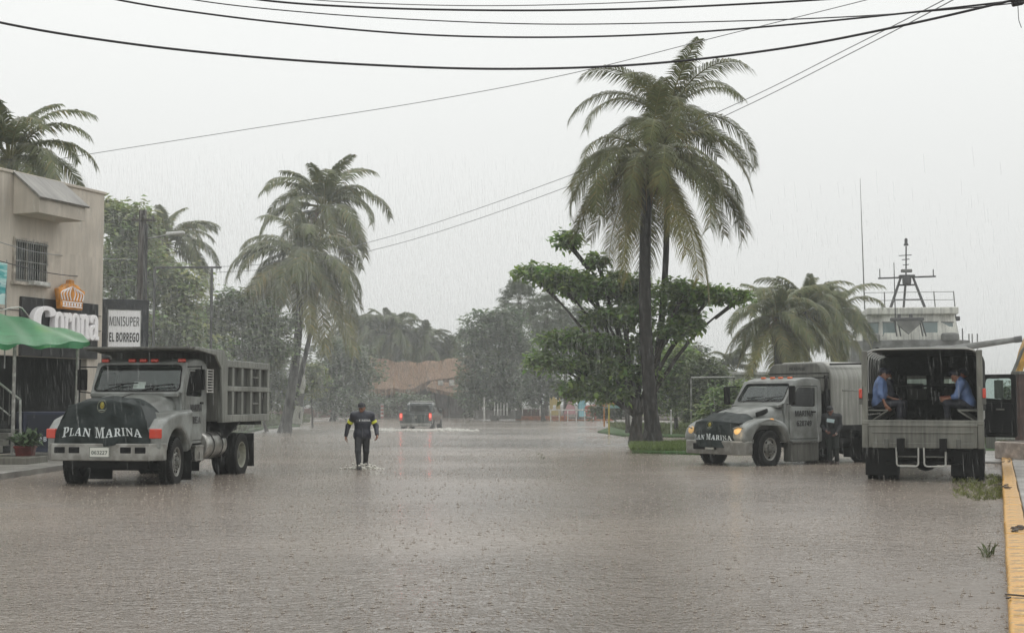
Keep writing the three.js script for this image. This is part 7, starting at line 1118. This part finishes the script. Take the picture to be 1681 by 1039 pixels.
  const gun = sub('deck_gun', t); part('gun_barrel', rod([X(1545), Y(578), 6], [X(1630), Y(566), 6.6], 0.22, 0.17, 14), DG, gun); part('gun_muzzle', rod([X(1629), Y(566.2), 6.6], [X(1640), Y(564.6), 6.7], 0.20, 0.20, 14), dk, gun); part('gun_house', rbox(2.2, 1.3, 2.2, 0.3, X(1535), Y(590), 6), DG, gun); part('gun_base', put(new THREE.CylinderGeometry(1.0, 1.1, 0.9, 20), X(1535), 4.1, 6), DG, gun);
}
{ // right edge: crane boom, brown column, planter wall
  const b = thing('crane_boom', 'orange-yellow crane boom with a hydraulic ram at the right edge', 'crane', [at(1690, 690, 48).x, 0, -48]), w = (px, py, dz = 0) => at(px, py, 48).sub(b.position).add(V(0, 0, dz)), ym = std('yellow_crane_paint', 0.72, 0.40, 0.06, 0.45, { map: wornMap(0.8) });
  part('boom', slab(poly([[w(1664, 618).x, w(0, 622).y], [w(1676, 575).x, w(0, 575).y], [w(1692, 535).x, w(0, 535).y], [w(1702, 540).x, w(0, 540).y], [w(1683, 592).x, w(0, 592).y], [w(1672, 626).x, w(0, 628).y]]), 0.34, 0.03).translate(0, 0, 0), ym, b);
  part('hydraulic_ram', [rod(w(1655, 622, 0.3), w(1674, 576, 0.3), 0.06), rod(w(1674, 576, 0.3), w(1700, 540, 0.3), 0.04)], M.bedInner, b);
  part('crane_base', [rbox(2.4, 0.9, 1.6, 0.08, 1.1, 1.1, 0), rbox(0.7, 2.2, 0.7, 0.06, w(1700, 520).x + 0.2, 2.6, 0)], ym, b); for (const x of [0.3, 1.8]) part('wheel', put(new THREE.CylinderGeometry(0.5, 0.5, 1.7, 20), x, 0.5, 0, Math.PI / 2), M.rubber, b);
  part('grapple', [rbox(0.2, 0.35, 0.3, 0.05, w(1667, 632).x, w(1667, 632).y, 0.1), rod(w(1667, 640, 0.1), w(1670, 660, 0.1), 0.06)], M.black, b);
  const c = at(1677, 716, 41).setY(0.1), pc = thing('brown_column', 'brown square column at the right edge by the open cab door', 'column', [c.x, 0.1, c.z], R(19)); part('shaft', rbox(0.24, at(1677, 612, 41).y - 0.1, 0.24, 0.02, 0, (at(1677, 612, 41).y - 0.1) / 2, 0), std('brown_column_paint', 0.075, 0.036, 0.028, 0.6, { map: wornMap(1) }), pc); part('column_cap', rbox(0.34, 0.1, 0.34, 0.02, 0, at(1677, 612, 41).y - 0.1, 0), M.bedInner, pc);
  const q = at(1672, 748, 37).setY(0.1), pl = thing('planter_wall', 'pale low planter block at the right edge beyond the kerb', 'planter', [q.x + 0.35, 0.1, q.z], R(19)); part('block', rbox(1.1, 0.48, 1.6, 0.04, 0, 0.24, 0), std('pale_render', 0.55, 0.48, 0.44, 0.6, { map: wornMap(0.8) }), pl); part('soil_bed', rbox(0.9, 0.05, 1.4, 0.02, 0, 0.475, 0), soil, pl);
  bank('quay_ground', [[11.2, -38.5], [13.6, -45], [21, -45], [21.5, -62], [48, -62], [48, -36], [14, -36]], 0.07, flag, 'wet quay ground past the end of the yellow kerb');
  const sg = at(1660, 690, 46).setY(0.07), cr = thing('crate_stack', 'grey slatted crates stacked beyond the open cab door', 'crates', [sg.x - 0.3, 0.07, sg.z], 0.2); for (let i = 0; i < 3; i++) for (let j = 0; j < 3; j++) part('slat', rbox(0.85, 0.10, 0.03, 0.01, 0, 0.1 + i * 0.45 + j * 0.14, 0.3), M.bedGrey, cr); for (const s of [-0.4, 0.4]) part('upright', rbox(0.06, 1.36, 0.6, 0.01, s, 0.68, 0), M.bedInner, cr);
}
grassPatch('grass growing on the quay edge past the open cab door', (r) => { const p = gnd(lerp(1600, 1690, r()), lerp(733, 722, r())); p.y = 0.05; return p; }, 500, 0.2, [0.09, 0.11, 0.03], 511);
{ // leaf litter and twigs washed against the kerb
  const r = rng(811), L = []; for (const [px, py, n] of [[1652, 756, 10], [1646, 800, 12], [1672, 870, 14], [1664, 985, 3]]) for (let i = 0; i < n; i++) { const p = gnd(px + (r() - 0.5) * 20, py + (r() - 0.5) * 8, 0.15), a = r() * TAU, l = 0.05 + 0.10 * r(); L.push(put(rbox(l, 0.012, 0.02 + 0.03 * r(), 0.004), p.x, 0.165 + 0.01 * r(), p.z, 0, a, 0.1 * (r() - 0.5))); }
  obj('leaf_litter', L, std('wet_brown_leaves', 0.05, 0.035, 0.022, 0.6), 'wet brown leaf litter lying on the yellow kerb', null, null, 'stuff');
}
{ // drops striking the water: little crowns and beads
  const r = rng(821), ring = joined([put(new THREE.TorusGeometry(0.018, 0.005, 4, 8), 0, 0.004, 0, Math.PI / 2), put(new THREE.ConeGeometry(0.006, 0.035, 5), 0, 0.018, 0), ball(0.006, 0.004, 0.045, 0, null, 5)]), n = 11000;
  const m = new THREE.InstancedMesh(ring, phys('splash_water', 0.33, 0.29, 0.25, 0.2, { ior: 1.33 }), n), mm = new THREE.Matrix4(), q = new THREE.Quaternion();
  for (let i = 0; i < n; i++) { const d = 8 + 62 * Math.pow(r(), 1.5), x = (r() * 2 - 1) * d * 0.40, s = 0.35 + 0.7 * r() * r() + d * 0.010; mm.compose(V(x, 0.0, -d), q.setFromAxisAngle(V(0, 1, 0), r() * TAU), V(s, s * (0.4 + 0.9 * r()), s)); m.setMatrixAt(i, mm); }
  m.name = 'drop_splashes'; scene.add(m); tag(m, 'tiny splashes where rain strikes the flood water', null, null, 'stuff');
  const drop = new THREE.CylinderGeometry(0.0010, 0.0012, 0.15, 4, 1), nr = 7500, rm = phys('rain_drop_water', 0.96, 0.98, 0.97, 0.2, { transparent: true, opacity: 0.135 });
  const f = new THREE.InstancedMesh(drop, rm, nr), tilt = new THREE.Quaternion();
  for (let i = 0; i < nr; i++) { const d = 9 + 41 * Math.sqrt(r()), x = (r() * 2 - 1) * d * 0.40, y = r() * Math.min(8, 2.4 + d * 0.12), s = 0.8 + 0.6 * r() + d * 0.02; tilt.setFromEuler(new THREE.Euler(0, 0, R(4 + (r() - 0.5) * 5))); mm.compose(V(x, y, -d), tilt, V(s, 0.7 + 0.7 * r(), s)); f.setMatrixAt(i, mm); }
  const n2 = 240000, f2 = new THREE.InstancedMesh(drop, phys('far_rain_water', 0.96, 0.98, 0.97, 0.2, { transparent: true, opacity: 0.12 }), n2);
  for (let i = 0; i < n2; i++) { const left = r() < 0.7, d = left ? 42 + 18 * r() : 58 + 24 * r(), x = left ? (0.13 - 0.56 * Math.sqrt(r())) * d : (r() * 0.84 - 0.42) * d, y = Math.pow(r(), 1.4) * (left ? 9.5 : 7), s = 0.9 + 0.8 * r(); tilt.setFromEuler(new THREE.Euler(0, 0, R(4 + (r() - 0.5) * 5))); mm.compose(V(x, y, -d), tilt, V(s, 1.2 + 1.4 * r(), s)); f2.setMatrixAt(i, mm); }
  f2.name = 'rain_curtain'; f2.castShadow = false; scene.add(f2); tag(f2, 'distant curtain of heavier rain in front of the trees', null, null, 'stuff');
  f.name = 'rain'; f.castShadow = false; scene.add(f); tag(f, 'falling rain drops in the air over the whole street', null, null, 'stuff');
}
renderer.render(scene, camera);
